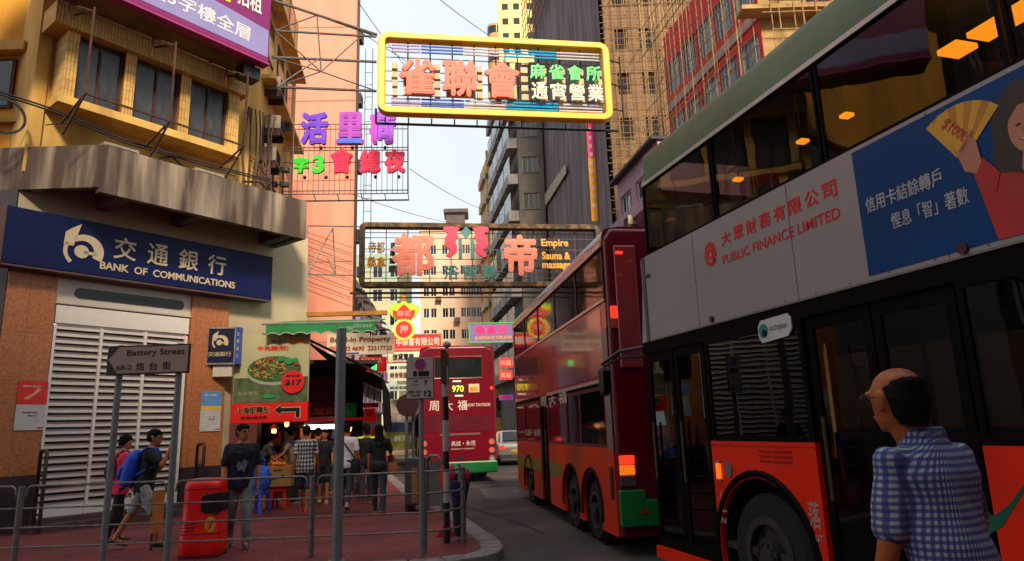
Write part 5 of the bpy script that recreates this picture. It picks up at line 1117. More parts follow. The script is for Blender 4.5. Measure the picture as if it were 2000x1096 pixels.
# silver car behind the far bus, advert-covered truck at the left
def car(name, label, loc, rot, paint):
    t = thing(name, label, 'car', loc, rot); L, W = 4.2, 1.7
    prof = [(0, .35), (.05, .75), (1.0, .9), (1.75, 1.42), (3.3, 1.47), (4.0, 1.0), (4.18, .85), (4.2, .35)]
    def sec(P, y0, y1): return P
    m = MB(); low = [(0, .3), (.03, .72), (.25, .8), (1.05, .92), (3.95, .98), (4.17, .85), (4.2, .3)]; m.pxz(low[::-1], 0, W); m.build('body', paint, t, bevel=.1, seg=3)
    V = []
    for y, k in ((.12, 1), (W-.12, 1)): V += [(1.0, y, .9), (1.75, y+(.1 if y < 1 else -.1), 1.45), (3.35, y+(.1 if y < 1 else -.1), 1.47), (3.98, y, .95)]
    m = MB(); m.add(V, [(3, 2, 1, 0), (4, 5, 6, 7), (0, 1, 5, 4), (1, 2, 6, 5), (2, 3, 7, 6), (3, 0, 4, 7)]); m.build('cabin', paint, t, bevel=.06, seg=3)
    m = MB(); m.quad((3.5, .3, 1.40), (3.5, W-.3, 1.40), (3.93, W-.26, 1.02), (3.93, .26, 1.02))
    m.v = [(x+.045, y, z+.03) for x, y, z in m.v]; m.build('rear_window', K['glassd'], t)
    m = MB(); m.quad((1.5, .125, 1.0), (3.4, .13, 1.0), (3.15, .19, 1.38), (1.85, .19, 1.38)); m.v = [(x, y-.025, z) for x, y, z in m.v]; m.build('side_window', K['glassd'], t)
    for x in (.8, 3.35):
        for y, o in ((.09, -1), (W-.09, 1)): wheel(t, x, y, .2, .31, .2, o)
    for y in (.12, W-.32): m = MB(); m.box(4.17, 4.22, y, y+.2, .68, .86); m.build('tail_light', redlamp, t, bevel=.01)
    m = MB(); m.box(4.14, 4.25, .05, W-.05, .3, .5); m.build('bumper', mat('bumper_dark', (.05, .045, .045), .5), t, bevel=.03)
    m = MB(); m.box(4.2, 4.215, .6, 1.1, .56, .67); m.build('number_plate', mat('plate_yellow', (.6, .42, .02), .5), t); return t
car('parked_car', 'silver hatchback in the narrow gap between the far maroon bus and the middle bus', (-1.32, 34.4, -.12), -84, mat('silver_paint', (.5, .47, .43), .2, .06, 2, metal=.6, coat=.5))
tk = thing('advert_truck', 'box truck with green and blue prints half hidden left of the far bus', 'truck', at(748, 893, 33), 10)
tk.location.z = -.12
m = MB(); m.box(0, 2.5, 0, 5, .75, 3.1); m.build('box_body', mat('truck_cream', (.45, .38, .3), .5, .2, 1), tk, bevel=.04)
m = MB(); m.box(.05, 2.45, -.01, -.002, .8, 1.55); m.build('lower_print', mat('truck_green', (.16, .17, .02), .5, .5, 3), tk)
m = MB(); m.box(.05, 2.45, -.01, -.002, 1.56, 2.0); m.build('middle_print', mat('truck_blue', (.02, .045, .14), .5, .6, 3), tk)
m = MB(); m.box(.05, 2.45, -.01, -.002, 2.02, 2.45); m.build('upper_print', mat('truck_picture', (.4, .34, .33), .5, .7, 6), tk)
m = MB(); m.text('鮮果批發', (.5, -.012, 1.12), X, Z, NY, w=1.4, h=.28, t=.004, bold=.01); m.build('lettering', mat('truck_white', (.5, .52, .5), .5), tk); m = MB(); m.text('新鮮每日送貨', (.8, -.012, 1.44), X, Z, NY, w=1.3, h=.09, t=.004); m.build('lettering', mat('truck_red', (.5, .1, .05), .5), tk)
m = MB(); m.box(-.05, 2.55, -.12, .1, .48, .7); m.build('bumper', mat('truck_bumper', (.6, .42, .25), .5), tk, bevel=.04)
for x in (.35, 2.15): m = MB(); m.tube((x-.15, .5, .4), (x+.15, .5, .4), .4, 20); m.build('wheel', tyre, tk)
# ------------------------------------------------------------------ street furniture
sn = thing('street_name_sign', 'pale arrow shaped street name plate on two leaning grey posts in front of the shutter', 'street sign', at(196, 1096, 8.72), 0)
sn.location.z = 0; o_ = sn.location
def rel(v): return Vector(v)-o_
m = MB(); tl, tr = rel(at(229, 732, 8.72)), rel(at(345, 735, 8.72)); bl, br_ = rel(at(194, 1100, 8.72)), rel(at(320, 1100, 8.72))
zt = tl.z+.03
m = MB(); m.tube((bl.x, .05, 0), (tl.x, .05, zt+.35), .04, 12); m.build('post', K['steel'], sn, smooth=True); m = MB(); m.tube((br_.x, .05, 0), (tr.x, .05, zt+.35), .04, 12); m.build('post', K['steel'], sn, smooth=True)
a, b, c, d = [rel(at(*p, 8.70)) for p in ((212, 671), (372, 676), (366, 733), (213, 729))]
zz0, zz1, xa, xb = (c.z+d.z)/2, (a.z+b.z)/2, a.x, b.x; hh = zz1-zz0
m = MB(); m.box(xa, xb, -.02, .008, zz0, zz1); m.build('backing', mat('sign_dark_edge', (.025, .015, .02), .5), sn, bevel=.006)
m = MB(); m.prism([(xa+.02, -.021, zz0+hh*.52), (xa+.15, -.021, zz0+.022), (xb-.022, -.021, zz0+.022), (xb-.022, -.021, zz1-.022), (xa+.15, -.021, zz1-.022)], NY, .004); m.build('plate', mat('street_plate', (.36, .25, .19), .5, .06, 3), sn)
W_ = xb-xa
m = MB(); m.text('Battery Street', (xa+W_*.24, -.025, zz0+hh*.58), X, Z, NY, w=W_*.7, h=hh*.27, t=.003, bold=.012); m.text('68-2', (xa+W_*.12, -.025, zz0+hh*.17), X, Z, NY, w=W_*.19, h=hh*.16, t=.003, bold=.01)
for i, ch in enumerate('炮台街'): m.text(ch, (xa+W_*(.36+.16*i), -.025, zz0+hh*.13), X, Z, NY, w=W_*.1, h=hh*.28, t=.003, bold=.012)
m.build('lettering', K['black'], sn)
# litter bin
bn = thing('litter_bin', 'bright red rounded litter bin with a dark opening and yellow emblem', 'litter bin', (-4.14, 9.4, 0), 6)
def rr_prof(w_, d_, r, n=6):
    P = []
    for cx, cy, a in ((w_/2-r, d_/2-r, 0), (-w_/2+r, d_/2-r, 90), (-w_/2+r, -d_/2+r, 180), (w_/2-r, -d_/2+r, 270)): P += [(cx+r*cos(radians(a+90*i/n)), cy+r*sin(radians(a+90*i/n))) for i in range(n+1)]
    return P
def loft(mb, secs, mi=None):
    n = len(secs[0][0]); V = []; 
    for P, z in secs: V += [(x, y, z) for x, y in P]
    fs = [(i*n+j, i*n+(j+1) % n, (i+1)*n+(j+1) % n, (i+1)*n+j) for i in range(len(secs)-1) for j in range(n)]+[list(range(n))[::-1], list(range((len(secs)-1)*n, len(secs)*n))]
    return mb.add(V, fs, mi)
bred = mat('bin_red', (.9, .006, .004), .4, .06, 3, coat=.2)
m = MB(); loft(m, [(rr_prof(.64, .56, .13), .04), (rr_prof(.66, .58, .13), .1), (rr_prof(.66, .58, .13), .3), (rr_prof(.63, .55, .13), .33), (rr_prof(.61, .53, .14), .75), (rr_prof(.61, .53, .14), .93), (rr_prof(.6, .52, .15), .98), (rr_prof(.55, .47, .15), 1.02), (rr_prof(.45, .38, .12), 1.035)])
m.build('body', bred, bn, smooth=True, angle=50)
m = MB(); loft(m, [(rr_prof(.68, .6, .13), 0), (rr_prof(.68, .6, .13), .038)]); m.build('base', mat('bin_dark_base', (.12, .008, .006), .6), bn)
m = MB(); P = [(.02, .62), (.1, .58), (.318, .58), (.318, .86), (.1, .84), (.02, .8)]; m.pxz(P, -.285, .1); m.box(.2, .325, -.2, .2, .59, .84); m.build('opening', K['black'], bn, bevel=.015)
m = MB(); m.disc((.19, -.272, .43), NY, .105, .012, rx=.085); m.build('emblem', mat('bin_yellow', (.75, .38, .02), .5, .25, 20), bn); m = MB(); m.prism([(.15, -.285, .37), (.17, -.285, .36), (.24, -.285, .47), (.22, -.285, .5)], NY, .003); m.build('emblem_mark', bred, bn)
m = MB()
for k in range(4): m.text('請勿亂拋垃圾 LITTER', (-.26, -.278, .48-.045*k), X, Z, NY, w=.24-.02*k, h=.022, t=.004)
m.build('lettering', mat('bin_letter', (.3, .012, .006), .5), bn)
m = MB(); m.box(-.16, .06, -.1, .08, 1.03, 1.04); m.build('lid_plate', K['tin'], bn)
for z_, w_, d_ in ((.31, .667, .587), (.9, .617, .537)):
    m = MB(); loft(m, [(rr_prof(w_, d_, .13), z_), (rr_prof(w_, d_, .13), z_+.012)]); m.build('seam', mat('bin_seam', (.35, .006, .004), .5), bn)
bn.scale = (.77, .86, .93)
# pedestrian railing, one panel per thing
def railing(p, q, label, hgt=.97, close=True, endcurve=True):
    p = Vector((p[0], p[1], 0)); q = Vector((q[0], q[1], 0)); d = q-p; t = thing('railing_panel', label, 'railing', p, degrees(atan2(d.y, d.x)), 'pedestrian railing round the corner'); L = d.length
    m = MB(); m.tube((.0, 0, -.1), (0, 0, hgt+.0), .038, 10); m.build('post', K['rail'], t, smooth=True)
    m = MB(); r = .09; m.path([(.06, 0, hgt-.08-r*.5), (.075, 0, hgt-.03), (.12, 0, hgt)]+[(L-.12, 0, hgt), (L-.075, 0, hgt-.03), (L-.06, 0, hgt-.08-r*.5)], .014, 8); m.build('top_rail', K['rail'], t, smooth=True)
    for z in (.24, .47, .7): m = MB(); m.tube((.03, 0, z), (L-.03, 0, z), .011, 8); m.build('rail', K['rail'], t, smooth=True)
    return t
posts = [(-8.6, 8.86), (-6.25, 8.9), (-4.38, 8.93), (-2.62, 9.0), (-1.22, 9.12)]
labs = ['leftmost railing panel, cut by the left edge of the photo', 'railing panel in front of the shutter and the two youths', 'railing panel in front of the red litter bin and the man in navy', 'railing panel crossed by the tall grey pole']
for a, b, l in zip(posts, posts[1:], labs): railing(a, b, l)
# curved corner piece
cv = [(-1.22, 9.12), (-.98, 9.2), (-.82, 9.4), (-.77, 9.75), (-.8, 10.1), (-.9, 10.9)]
t = thing('railing_panel', 'curved railing panel turning the pavement corner beside the striped pole', 'railing', (0, 0, 0), 0, 'pedestrian railing round the corner')
for z in (.24, .47, .7, .97): m = MB(); m.path([(x, y, z) for x, y in cv], .013, 8); m.build('rail', K['rail'], t, smooth=True)
for i in (0, 3, 5): m = MB(); m.tube((cv[i][0], cv[i][1], -.1), (cv[i][0], cv[i][1], .98), .036, 10); m.build('post', K['rail'], t, smooth=True)
# poles
p = at(657, 1110, 8.6); q = at(667, 645, 8.6)
t = thing('lamp_pole', 'tall plain grey steel pole standing in front of the shoppers', 'pole', (p.x, 8.6, 0), 0)
m = MB(); m.tube((0, 0, 0), (q.x-p.x, 0, q.z), .062, 16); m.tube((0, 0, 0), (0, 0, .02), .1, 16); m.build('shaft', K['steel'], t, smooth=True); m = MB(); m.tube((q.x-p.x, 0, q.z+.001), (q.x-p.x, 0, q.z+.02), .066, 16); m.build('cap', K['tin'], t)
p = at(824, 1085, 8.8); a, b = at(796, 780, 8.8), at(847, 698, 8.8)
t = thing('no_stopping_sign', 'white no stopping plate with red and blue roundel on a grey pole by the railing', 'traffic sign', (p.x, 8.8, 0), 0)
zx = lambda v: v-Vector((p.x, 8.8, 0)); a, b = zx(a), zx(b); W_, H_ = b.x-a.x, b.z-a.z
m = MB(); m.tube((0, 0, 0), (0, 0, b.z), .034, 12); m.build('pole', K['steel'], t, smooth=True)
m = MB(); m.box(a.x, b.x, -.06, -.045, a.z, b.z); pl = m.build('plate', mat('sign_plate_white', (.42, .37, .33), .5, .06, 3), t, bevel=.005)
m = MB(); e = .008; m.box(a.x-e, b.x+e, -.044, -.036, a.z-e, b.z+e); m.box(a.x, b.x, -.064, -.0605, a.z+H_*.49, a.z+H_*.5); m.build('border', K['black'], t)
cx, cz = (a.x+b.x)/2+.005, a.z+H_*.83
m = MB(); m.disc((cx, -.061, cz), NY, .068, .004); m.build('roundel', mat('roundel_blue', (.02, .08, .5), .4), pl); m = MB(); m.ring((cx, -.065, cz), NY, .052, .07, .003)
for s_ in (1, -1): m.prism([(cx-.045*s_-.008, -.065, cz-.045), (cx-.045*s_+.012, -.065, cz-.05), (cx+.045*s_+.008, -.065, cz+.045), (cx+.045*s_-.012, -.065, cz+.05)], NY, .003)
m.build('roundel_cross', mat('roundel_red', (.6, .02, .04), .4), pl)
m = MB()
for x0, x1, z0, z1 in ((.24, .38, .54, .67), (.44, .84, .54, .66)): m.box(a.x+W_*x0, a.x+W_*x1, -.064, -.061, a.z+H_*z0, a.z+H_*z1)
m.text('7', (a.x+W_*.66, -.061, a.z+H_*.33), X, Z, NY, w=W_*.12, h=H_*.11, t=.003, bold=.03); m.text('12', (a.x+W_*.66, -.061, a.z+H_*.05), X, Z, NY, w=W_*.27, h=H_*.14, t=.003, bold=.03)
m.text('上午', (a.x+W_*.22, -.061, a.z+H_*.4), X, Z, NY, w=W_*.2, h=H_*.05, t=.003); m.text('7 am', (a.x+W_*.22, -.061, a.z+H_*.32), X, Z, NY, w=W_*.2, h=H_*.04, t=.003); m.text('星期一至六', (a.x+W_*.06, -.061, a.z+H_*.14), X, Z, NY, w=W_*.5, h=H_*.06, t=.003); m.text('Mon-Sat', (a.x+W_*.18, -.061, a.z+H_*.06), X, Z, NY, w=W_*.3, h=H_*.05, t=.003)
m.build('lettering', K['black'], pl)
# striped pole
p = at(873, 1057, 9.75)
t = thing('striped_pole', 'black and white banded sign pole at the pavement corner, brown top', 'pole', (p.x, 9.75, 0), 0)
ht = at(870, 715, 9.75).z; bands = [(0, .52), (.52, .95), (.95, 1.2), (1.2, 1.62), (1.62, 1.95), (1.95, ht)]
for i, (z0, z1) in enumerate(bands): m = MB(); m.tube((0, 0, z0), (0, 0, z1), .045, 14); m.build('band', K['black'] if i % 2 == 0 else mat('pole_white', (.36, .34, .33), .5, .12, 6), t, smooth=True)
m = MB(); m.prism([(-.03, -.28, ht-.25), (.03, -.28, ht-.25), (.03, .28, ht-.25), (-.03, .28, ht-.25)], (0, 0, 1), .45); m.build('sign_edge', K['rust'], t); m = MB(); m.blob((.05, -.2, ht+.28), (.06, .06, .05)); m.build('lamp', K['tin'], t)
# control cabinet and its two posts, street cleaner's trolley items
p = at(812, 1000, 13.4)
t = thing('utility_cabinet', 'dark grey roadside cabinet with an orange stripe standing behind the no stopping sign', 'cabinet', (p.x, 13.4, 0), -12)
m = MB(); m.box(-.22, .14, -.02, .5, .12, .98); m.build('case', mat('cabinet_grey', (.05, .045, .045), .5, .2, 6), t, bevel=.02); m = MB(); m.box(-.07, .05, -.03, -.021, .16, .8); m.build('stripe', mat('cabinet_orange', (.28, .12, .015), .6, .3, 6), t)
m = MB()
for x in (-.18, .1): m.box(x-.03, x+.03, .0, .4, 0, .12)
m.build('foot', K['black'], t)
t = thing('side_guard', 'grey metal guard panel with a rounded top to the right of the dark cabinet', 'guard panel', (p.x+.27, 13.2, 0), -20)
m = MB(); m.box(.0, .24, .0, .03, .12, .93); m.build('sheet', mat('guard_sheet', (.1, .085, .085), .6, .2, 4), t); m = MB(); m.path([(-.03, 0, 0), (-.03, 0, .95), (.02, 0, 1.02), (.2, 0, 1.02), (.27, 0, .94), (.27, 0, 0)], .028, 8); m.build('hoop', K['rail'], t, smooth=True)
t = thing('sign_post', 'pair of thin grey posts carrying a brown sign back behind the no stopping sign', 'pole', at(797, 985, 14.2), 0); t.location.z = 0
m = MB(); m.tube((-.03, 0, 0), (-.03, 0, 2.2), .035, 8); m.build('post', K['steel'], t); m = MB(); m.tube((.09, .1, 0), (.09, .1, 2.2), .03, 8); m.build('post', K['steel'], t); m = MB(); m.disc((.0, -.05, 2.0), NY, .24, .03, 8); m.build('sign_back', mat('brown_back', (.06, .015, .015), .6, .3, 5), t)
t = thing('broom', 'red plastic broom leaning upright against the inside of the corner railing', 'broom', (-1.08, 10.35, 0), 0)
m = MB(); m.tube((0, 0, .12), (.02, .05, 1.0), .016, 8); m.build('handle', mat('broom_red', (.5, .01, .03), .5), t); m = MB(); loft(m, [(rr_prof(.3, .1, .04), 0), (rr_prof(.2, .09, .04), .08), (rr_prof(.06, .05, .02), .16)]); m.build('brush', _mats['broom_red'], t); m = MB(); m.blob((.01, .04, .8), (.09, .07, .22), 10, 8, jit=.08); m.build('cloth', mat('red_cloth', (.6, .012, .01), .8), t, smooth=True)
t = thing('cleaner_bag', 'tall navy cloth bag with pink bundles in its mouth hanging at the corner railing', 'bag', (-.84, 9.98, .02), 0)
m = MB(); loft(m, [(rr_prof(.15, .14, .05), .03), (rr_prof(.18, .17, .06), .25), (rr_prof(.2, .18, .07), .5), (rr_prof(.3, .2, .07), .7), (rr_prof(.3, .2, .07), .76)]); m.build('sack', mat('navy_cloth', (.02, .022, .06), .85, .25, 7, bump=.3), t, smooth=True)
m = MB(); m.blob((-.12, 0, .86), (.075, .07, .13), 8, 6, jit=.1); m.blob((.1, 0, .84), (.07, .07, .1), 8, 6, jit=.1); m.build('bundle', mat('pink_cloth', (.6, .03, .14), .8, .3, 9), t, smooth=True)

# ------------------------------------------------------------------ market corner
# shop recess behind the poster
rec = thing('market_shop', 'dark open shop recess packed with goods behind the fruit stall', 'shop', (-6.0, 18.4, 0), 20)
m = MB(); m.box(-.8, 2.2, 2.2, 2.3, 0, 3.4); m.box(-.8, -.7, -.5, 2.2, 0, 3.4); m.box(-.7, 2.2, -.6, 2.2, 3.3, 3.4); m.build('wall', K['dark'], rec)
for k in range(3): m = MB(); m.box(-.65, 2.15, 1.5, 2.15, .5+.7*k, .54+.7*k); m.build('shelf', mat('shelf_brown', (.12, .05, .02), .7), rec)
goodsm = [mat('goods_%s' % n_, c_, .6, .3, 5) for n_, c_ in (('green', (.03, .3, .08)), ('red', (.5, .02, .02)), ('yellow', (.6, .35, .03)), ('blue', (.04, .15, .4)), ('white', (.4, .38, .34)), ('orange', (.6, .15, .01)))]
for k in range(3):
    for i in range(6):
        h_ = random.uniform(.18, .45); m = MB(); x = -.5+.42*i; m.box(x, x+random.uniform(.22, .36), 1.55, 1.95, .545+.7*k, .545+.7*k+h_); m.build('carton', goodsm[(i*2+k) % 6], rec)
lampm = em('fluorescent_tube', (1, .93, .85), 3.0); warmb = em('market_bulb', (1, .42, .08), 4.0)
t = thing('shop_lamp', 'white fluorescent lamp box glowing over the shoppers under the red shop board', 'lamp', at(630, 838, 19.5), 8); m = MB(); m.box(-.5, .4, 0, .12, 0, .12); m.build('tube', lampm, t); m = MB(); m.box(-.5, .4, -.02, .14, .125, .2); m.build('hood', K['tin'], t)
for i, (x, y, d, l) in enumerate(((560, 828, 18.2, 'bare warm bulb left of the fluorescent lamp'), (598, 832, 20.5, 'bare warm bulb hanging beside the fluorescent lamp'), (684, 838, 21, 'orange bulb glowing right of the tall grey pole'), (704, 845, 24, 'small warm bulb deep in the market lane'), (535, 842, 17.6, 'warm bulb in the shop behind the man in navy'))):
    t = thing('hanging_bulb', l, 'lamp', at(x, y, d), 0, 'market bulbs'); m = MB(); m.blob((0, 0, 0), (.06, .06, .08), 10, 8); m.build('bulb', warmb, t, smooth=True); m = MB(); m.tube((0, 0, .08), (0, 0, .6), .008, 5); m.build('flex', K['wire'], t); m = MB(); m.lathe([(.13, .05), (.05, .14), (.03, .16)], (0, 0), 12); m.build('shade', mat('red_shade', (.5, .02, .01), .5), t)
# green scalloped awning
p, q = at(520, 626, 14.9), at(731, 630, 14.9)
aw = thing('awning', 'green scalloped canvas awning over the corner food poster', 'awning', (p.x, 14.9, 0), 3); Wa = q.x-p.x; za = p.z; gc = mat('green_canvas', (.02, .24, .07), .75, .2, 1.5, bump=.1, dirt=(.02, .15, .06))
m = MB(); n = 40; V = []; fs = []
for i in range(n+1): x = Wa*i/n; V += [(x, 0, za-.1+.02*sin(i*.9)), (x, 0, za-.33+.05*abs(sin(i*pi/5.0)))]
for i in range(n): fs.append((2*i, 2*i+1, 2*i+3, 2*i+2))
m.add(V, fs); V = [(x, y, z) for x, y, z in V]; m.build('valance', gc, aw, smooth=True)
m = MB(); m.add([(0, 0, za-.1), (Wa, 0, za-.1), (Wa, 1.7, za+.25), (0, 1.7, za+.25), (0, .0, za-.12), (Wa, 0, za-.12), (Wa, 1.7, za+.23), (0, 1.7, za+.23)], [(0, 1, 2, 3), (7, 6, 5, 4), (0, 4, 5, 1), (1, 5, 6, 2), (2, 6, 7, 3), (3, 7, 4, 0)]); m.build('canvas', gc, aw)
m = MB(); m.path([(Wa*i/n, -.006, za-.335+.05*abs(sin(i*pi/5.0))) for i in range(n+1)], .012, 5); m.build('piping', mat('cream_piping', (.5, .42, .3), .7), aw)
m = MB(); m.text('439 7288', (Wa*.66, -.012, za-.26), X, Z, NY, w=.32, h=.07, t=.003); m.text('蔬菜生果批發', (Wa*.8, -.012, za-.22), X, Z, NY, w=.4, h=.08, t=.003); m.build('lettering', mat('awning_letter', (.4, .5, .35), .6), aw)
m = MB()
for x in (.02, Wa*.5, Wa-.02): m.tube((x, .02, za-.12), (x, 1.9, za-.0), .02, 6)
m.tube((-.1, .02, za-.08), (Wa+.1, .02, za-.08), .022, 6); m.build('frame', K['tin'], aw)
t = thing('awning_pole', 'orange brown timber beam lying above the green awning', 'beam', at(598, 618, 16), 3); m = MB(); m.box(0, 1.9, 0, .12, 0, .1); m.build('beam', mat('timber_orange', (.4, .15, .02), .7, .3, 5), t)
# dark tarpaulin running along the lane
p = at(604, 668, 16.4); q = at(750, 740, 16.4)
tp = thing('tarpaulin', 'dark sloping tarpaulin roof over the market lane with a hanging flap at its right edge', 'tarpaulin', (0, 16.4, 0), 9); tm = mat('dark_tarp', (.008, .01, .008), .9, .35, 3, bump=.2, spec=.1)
px0, px1, z0, z1 = p.x, q.x, p.z, q.z; m = MB(); nu, nv = 12, 8; V = []
for j in range(nv+1):
    for i in range(nu+1): f = i/nu; V.append((px0+(px1-px0)*f, 7.0*j/nv, z0+(z1-z0)*f-.1*sin(f*pi)*(.6+.4*sin(j*2.1))))
m.add(V, [(j*(nu+1)+i, j*(nu+1)+i+1, (j+1)*(nu+1)+i+1, (j+1)*(nu+1)+i) for j in range(nv) for i in range(nu)]); m.build('roof', tm, tp, smooth=True)
zb_ = at(752, 838, 16.4).z; m = MB(); V = []
for j in range(nv*2+1): y = 7.0*j/(nv*2); V += [(px1+.02*sin(j*1.7), y, z1), (px1+.05+.06*sin(j*1.3), y, zb_+.06*sin(j*2.2))]
m.add(V, [(2*j, 2*j+1, 2*j+3, 2*j+2) for j in range(nv*2)]); m.build('flap', tm, tp, smooth=True)
m = MB(); m.tube((px0, .0, z0+.03), (px1+.05, .0, z1+.03), .03, 6); m.tube((px1, .0, z1), (px1, 7.0, z1), .025, 6); m.build('frame', K['rust'], tp)
t = thing('tarpaulin', 'reddish dark sheet hanging inside the market lane behind the tall grey pole', 'tarpaulin', at(603, 795, 17.2), 5); m = MB(); m.box(0, .9, 0, .03, 0, .75); m.build('sheet', mat('dark_red_sheet', (.1, .004, .008), .7), t)
# food poster and arrow board
p, q = at(452, 828, 15.1), at(604, 648, 15.1); Wp, Hp = q.x-p.x, q.z-p.z
fp = thing('food_poster', 'tall food poster of a noodle bowl with a red arrow board at its foot', 'poster', p, 2)
m = MB(); m.box(0, Wp, 0, .05, Hp*.22, Hp); m.build('sheet', mat('poster_cream', (.5, .48, .26), .55, .15, 1.2), fp)
m = MB(); m.box(.01, Wp-.01, -.006, -.001, Hp*.22, Hp*.5); m.build('sheet_print', mat('poster_green', (.09, .13, .05), .55, .6, 5), fp)
cx, cz = Wp*.54, Hp*.56
m = MB(); m.prism([(cx+Wp*.37*cos(radians(a)), -.008, cz+Hp*.15*sin(radians(a))-(.0)) for a in range(180, 361, 9)]+[(cx+Wp*.37, -.008, cz+.05), (cx-Wp*.37, -.008, cz+.05)], NY, .004); m.build('printed_bowl', mat('bowl_pale', (.36, .4, .34), .5), fp)
m = MB(); m.disc((cx, -.013, cz+.06), NY, Hp*.145, .004, 30, rx=Wp*.36); m.build('printed_broth', mat('broth_green', (.05, .12, .03), .5, .5, 8), fp)
noo = mat('noodle_yellow', (.5, .27, .05), .5, .5, 14); m = MB()
for k in range(60):
    a, r_ = random.random()*6.28, sqrt(random.random()); x0, z0 = cx-Wp*.08+Wp*.24*r_*cos(a), cz+.05+Hp*.1*r_*sin(a); b_ = random.random()*3; l_ = random.uniform(.05, .14)
    m.prism([(x0, -.018-.0004*k, z0), (x0+l_*cos(b_), -.018-.0004*k, z0+l_*sin(b_)), (x0+l_*cos(b_)-.02*sin(b_), -.018-.0004*k, z0+l_*sin(b_)+.025*cos(b_)), (x0-.02*sin(b_), -.018-.0004*k, z0+.025*cos(b_))], NY, .0003)
m.build('printed_noodles', noo, fp)
for (dx, dz, mm, rr_) in ((.2, .3, 'goods_green', .1), (.1, .38, 'goods_green', .09), (-.05, .38, 'goods_red', .05), (.3, .22, 'goods_red', .05), (-.15, .1, 'dark_food', .06), (-.25, .2, 'dark_food', .05), (.1, .05, 'dark_food', .05), (.28, .32, 'goods_green', .08)):
    mm_ = mat('dark_food', (.1, .035, .01), .5); m = MB(); m.disc((cx+dx*Wp, -.043-.0005*random.random(), cz+dz*Hp*.38+.0), NY, rr_*.7, .001, 9, rx=rr_); m.build('printed_garnish', _mats[mm], fp)
m = MB(); m.disc((Wp*.8, -.046, Hp*.44), NY, Wp*.155, .005, 28); m.build('price_disc', mat('poster_red', (.75, .01, .012), .5), fp)
m = MB(); m.text('$17', (Wp*.69, -.052, Hp*.39), X, Z, NY, w=Wp*.23, h=Hp*.075, t=.003, bold=.04); m.text('新地道', (Wp*.71, -.052, Hp*.49), X, Z, NY, w=Wp*.18, h=Hp*.03, t=.003, bold=.02); m.build('price_lettering', K['black'], fp)
m = MB(); m.text('牛肉麵(粉)', (Wp*.3, -.006, Hp*.79), X, Z, NY, w=Wp*.42, h=Hp*.065, t=.004, bold=.03); m.build('heading', _mats['poster_red'], fp)
m = MB(); m.text('老地方', (Wp*.48, -.006, Hp*.88), X, Z, NY, w=Wp*.22, h=Hp*.045, t=.003); m.build('small_heading', mat('poster_brown', (.15, .1, .04), .6), fp); m = MB(); m.box(Wp*.73, Wp*.93, -.006, -.001, Hp*.87, Hp*.93); m.build('orange_tab', mat('poster_orange', (.75, .17, .01), .5), fp)
m = MB(); m.disc((Wp*.48, -.02, Hp*.29), NY, Hp*.025, .004, 16, rx=Wp*.08); m.build('green_badge', goodsm[0], fp)
m = MB(); m.text('真材實料', (Wp*.06, -.01, Hp*.3), X, Z, NY, w=Wp*.28, h=Hp*.05, t=.003); m.build('pale_lettering', mat('poster_pale', (.36, .36, .24), .6), fp)
m = MB(); m.box(-.02, Wp+.01, -.03, .06, 0, Hp*.215); m.build('arrow_board', mat('arrow_red', (.82, .012, .008), .45, .05, 2), fp, bevel=.008)
m = MB()
def arrow(mb, y, g_): mb.prism([(Wp*.56-g_, y, Hp*.135), (Wp*.65, y, Hp*.185+g_), (Wp*.65, y, Hp*.155+g_), (Wp*.9+g_, y, Hp*.155+g_), (Wp*.9+g_, y, Hp*.05-g_), (Wp*.85-g_, y, Hp*.05-g_), (Wp*.85-g_, y, Hp*.115-g_), (Wp*.65, y, Hp*.115-g_), (Wp*.65, y, Hp*.085-g_)][::-1], NY, .003)
arrow(m, -.031, .018)
m.text('上海街轉左', (Wp*.05, -.0312, Hp*.1), X, Z, NY, w=Wp*.46, h=Hp*.085, t=.002, bold=.06); m.build('arrow_outline', mat('cream_outline', (.6, .42, .2), .5), fp)
m = MB(); arrow(m, -.036, 0); m.text('上海街轉左', (Wp*.06, -.036, Hp*.105), X, Z, NY, w=Wp*.44, h=Hp*.075, t=.003, bold=.02); m.text('新填地街交界', (Wp*.13, -.036, Hp*.04), X, Z, NY, w=Wp*.34, h=Hp*.035, t=.003, bold=.01); m.build('arrow', K['black'], fp)
# red shop boards in the lane
for x0, y0, x1, y1, d, l, base, tx in ((604, 790, 662, 816, 18.6, 'dark red shop board with gold characters under the tarpaulin', rdl, '煌金'), (712, 798, 732, 824, 22, 'small red hanging board right of the tall grey pole', rd, '豆'), (688, 797, 704, 820, 21.5, 'tiny pale red price board beside the tall grey pole', mat('pale_red_board', (.6, .2, .16), .5), '平'), (676, 730, 700, 780, 22.5, 'dark maroon board deep under the tarpaulin', rdl, '菜'), (726, 838, 738, 850, 23, 'small red board at head height deep in the lane', rd, '魚'), (694, 788, 738, 797, 22.4, 'thin orange board above the small red hanging board', mat('orange_board', (.75, .25, .02), .5), '新鮮')):
    t, W, H = board('shop_sign', l, 'sign', x0, y0, x1, y1, d, base, None, 6); lett(t, W, H, [(tx, .15, .2, .7, .6)], gd)
t, W, H = board('shop_sign', 'thin bright red board edge running above the fluorescent lamp', 'sign', 604, 818, 736, 823, 18.4, rd, None, 6)
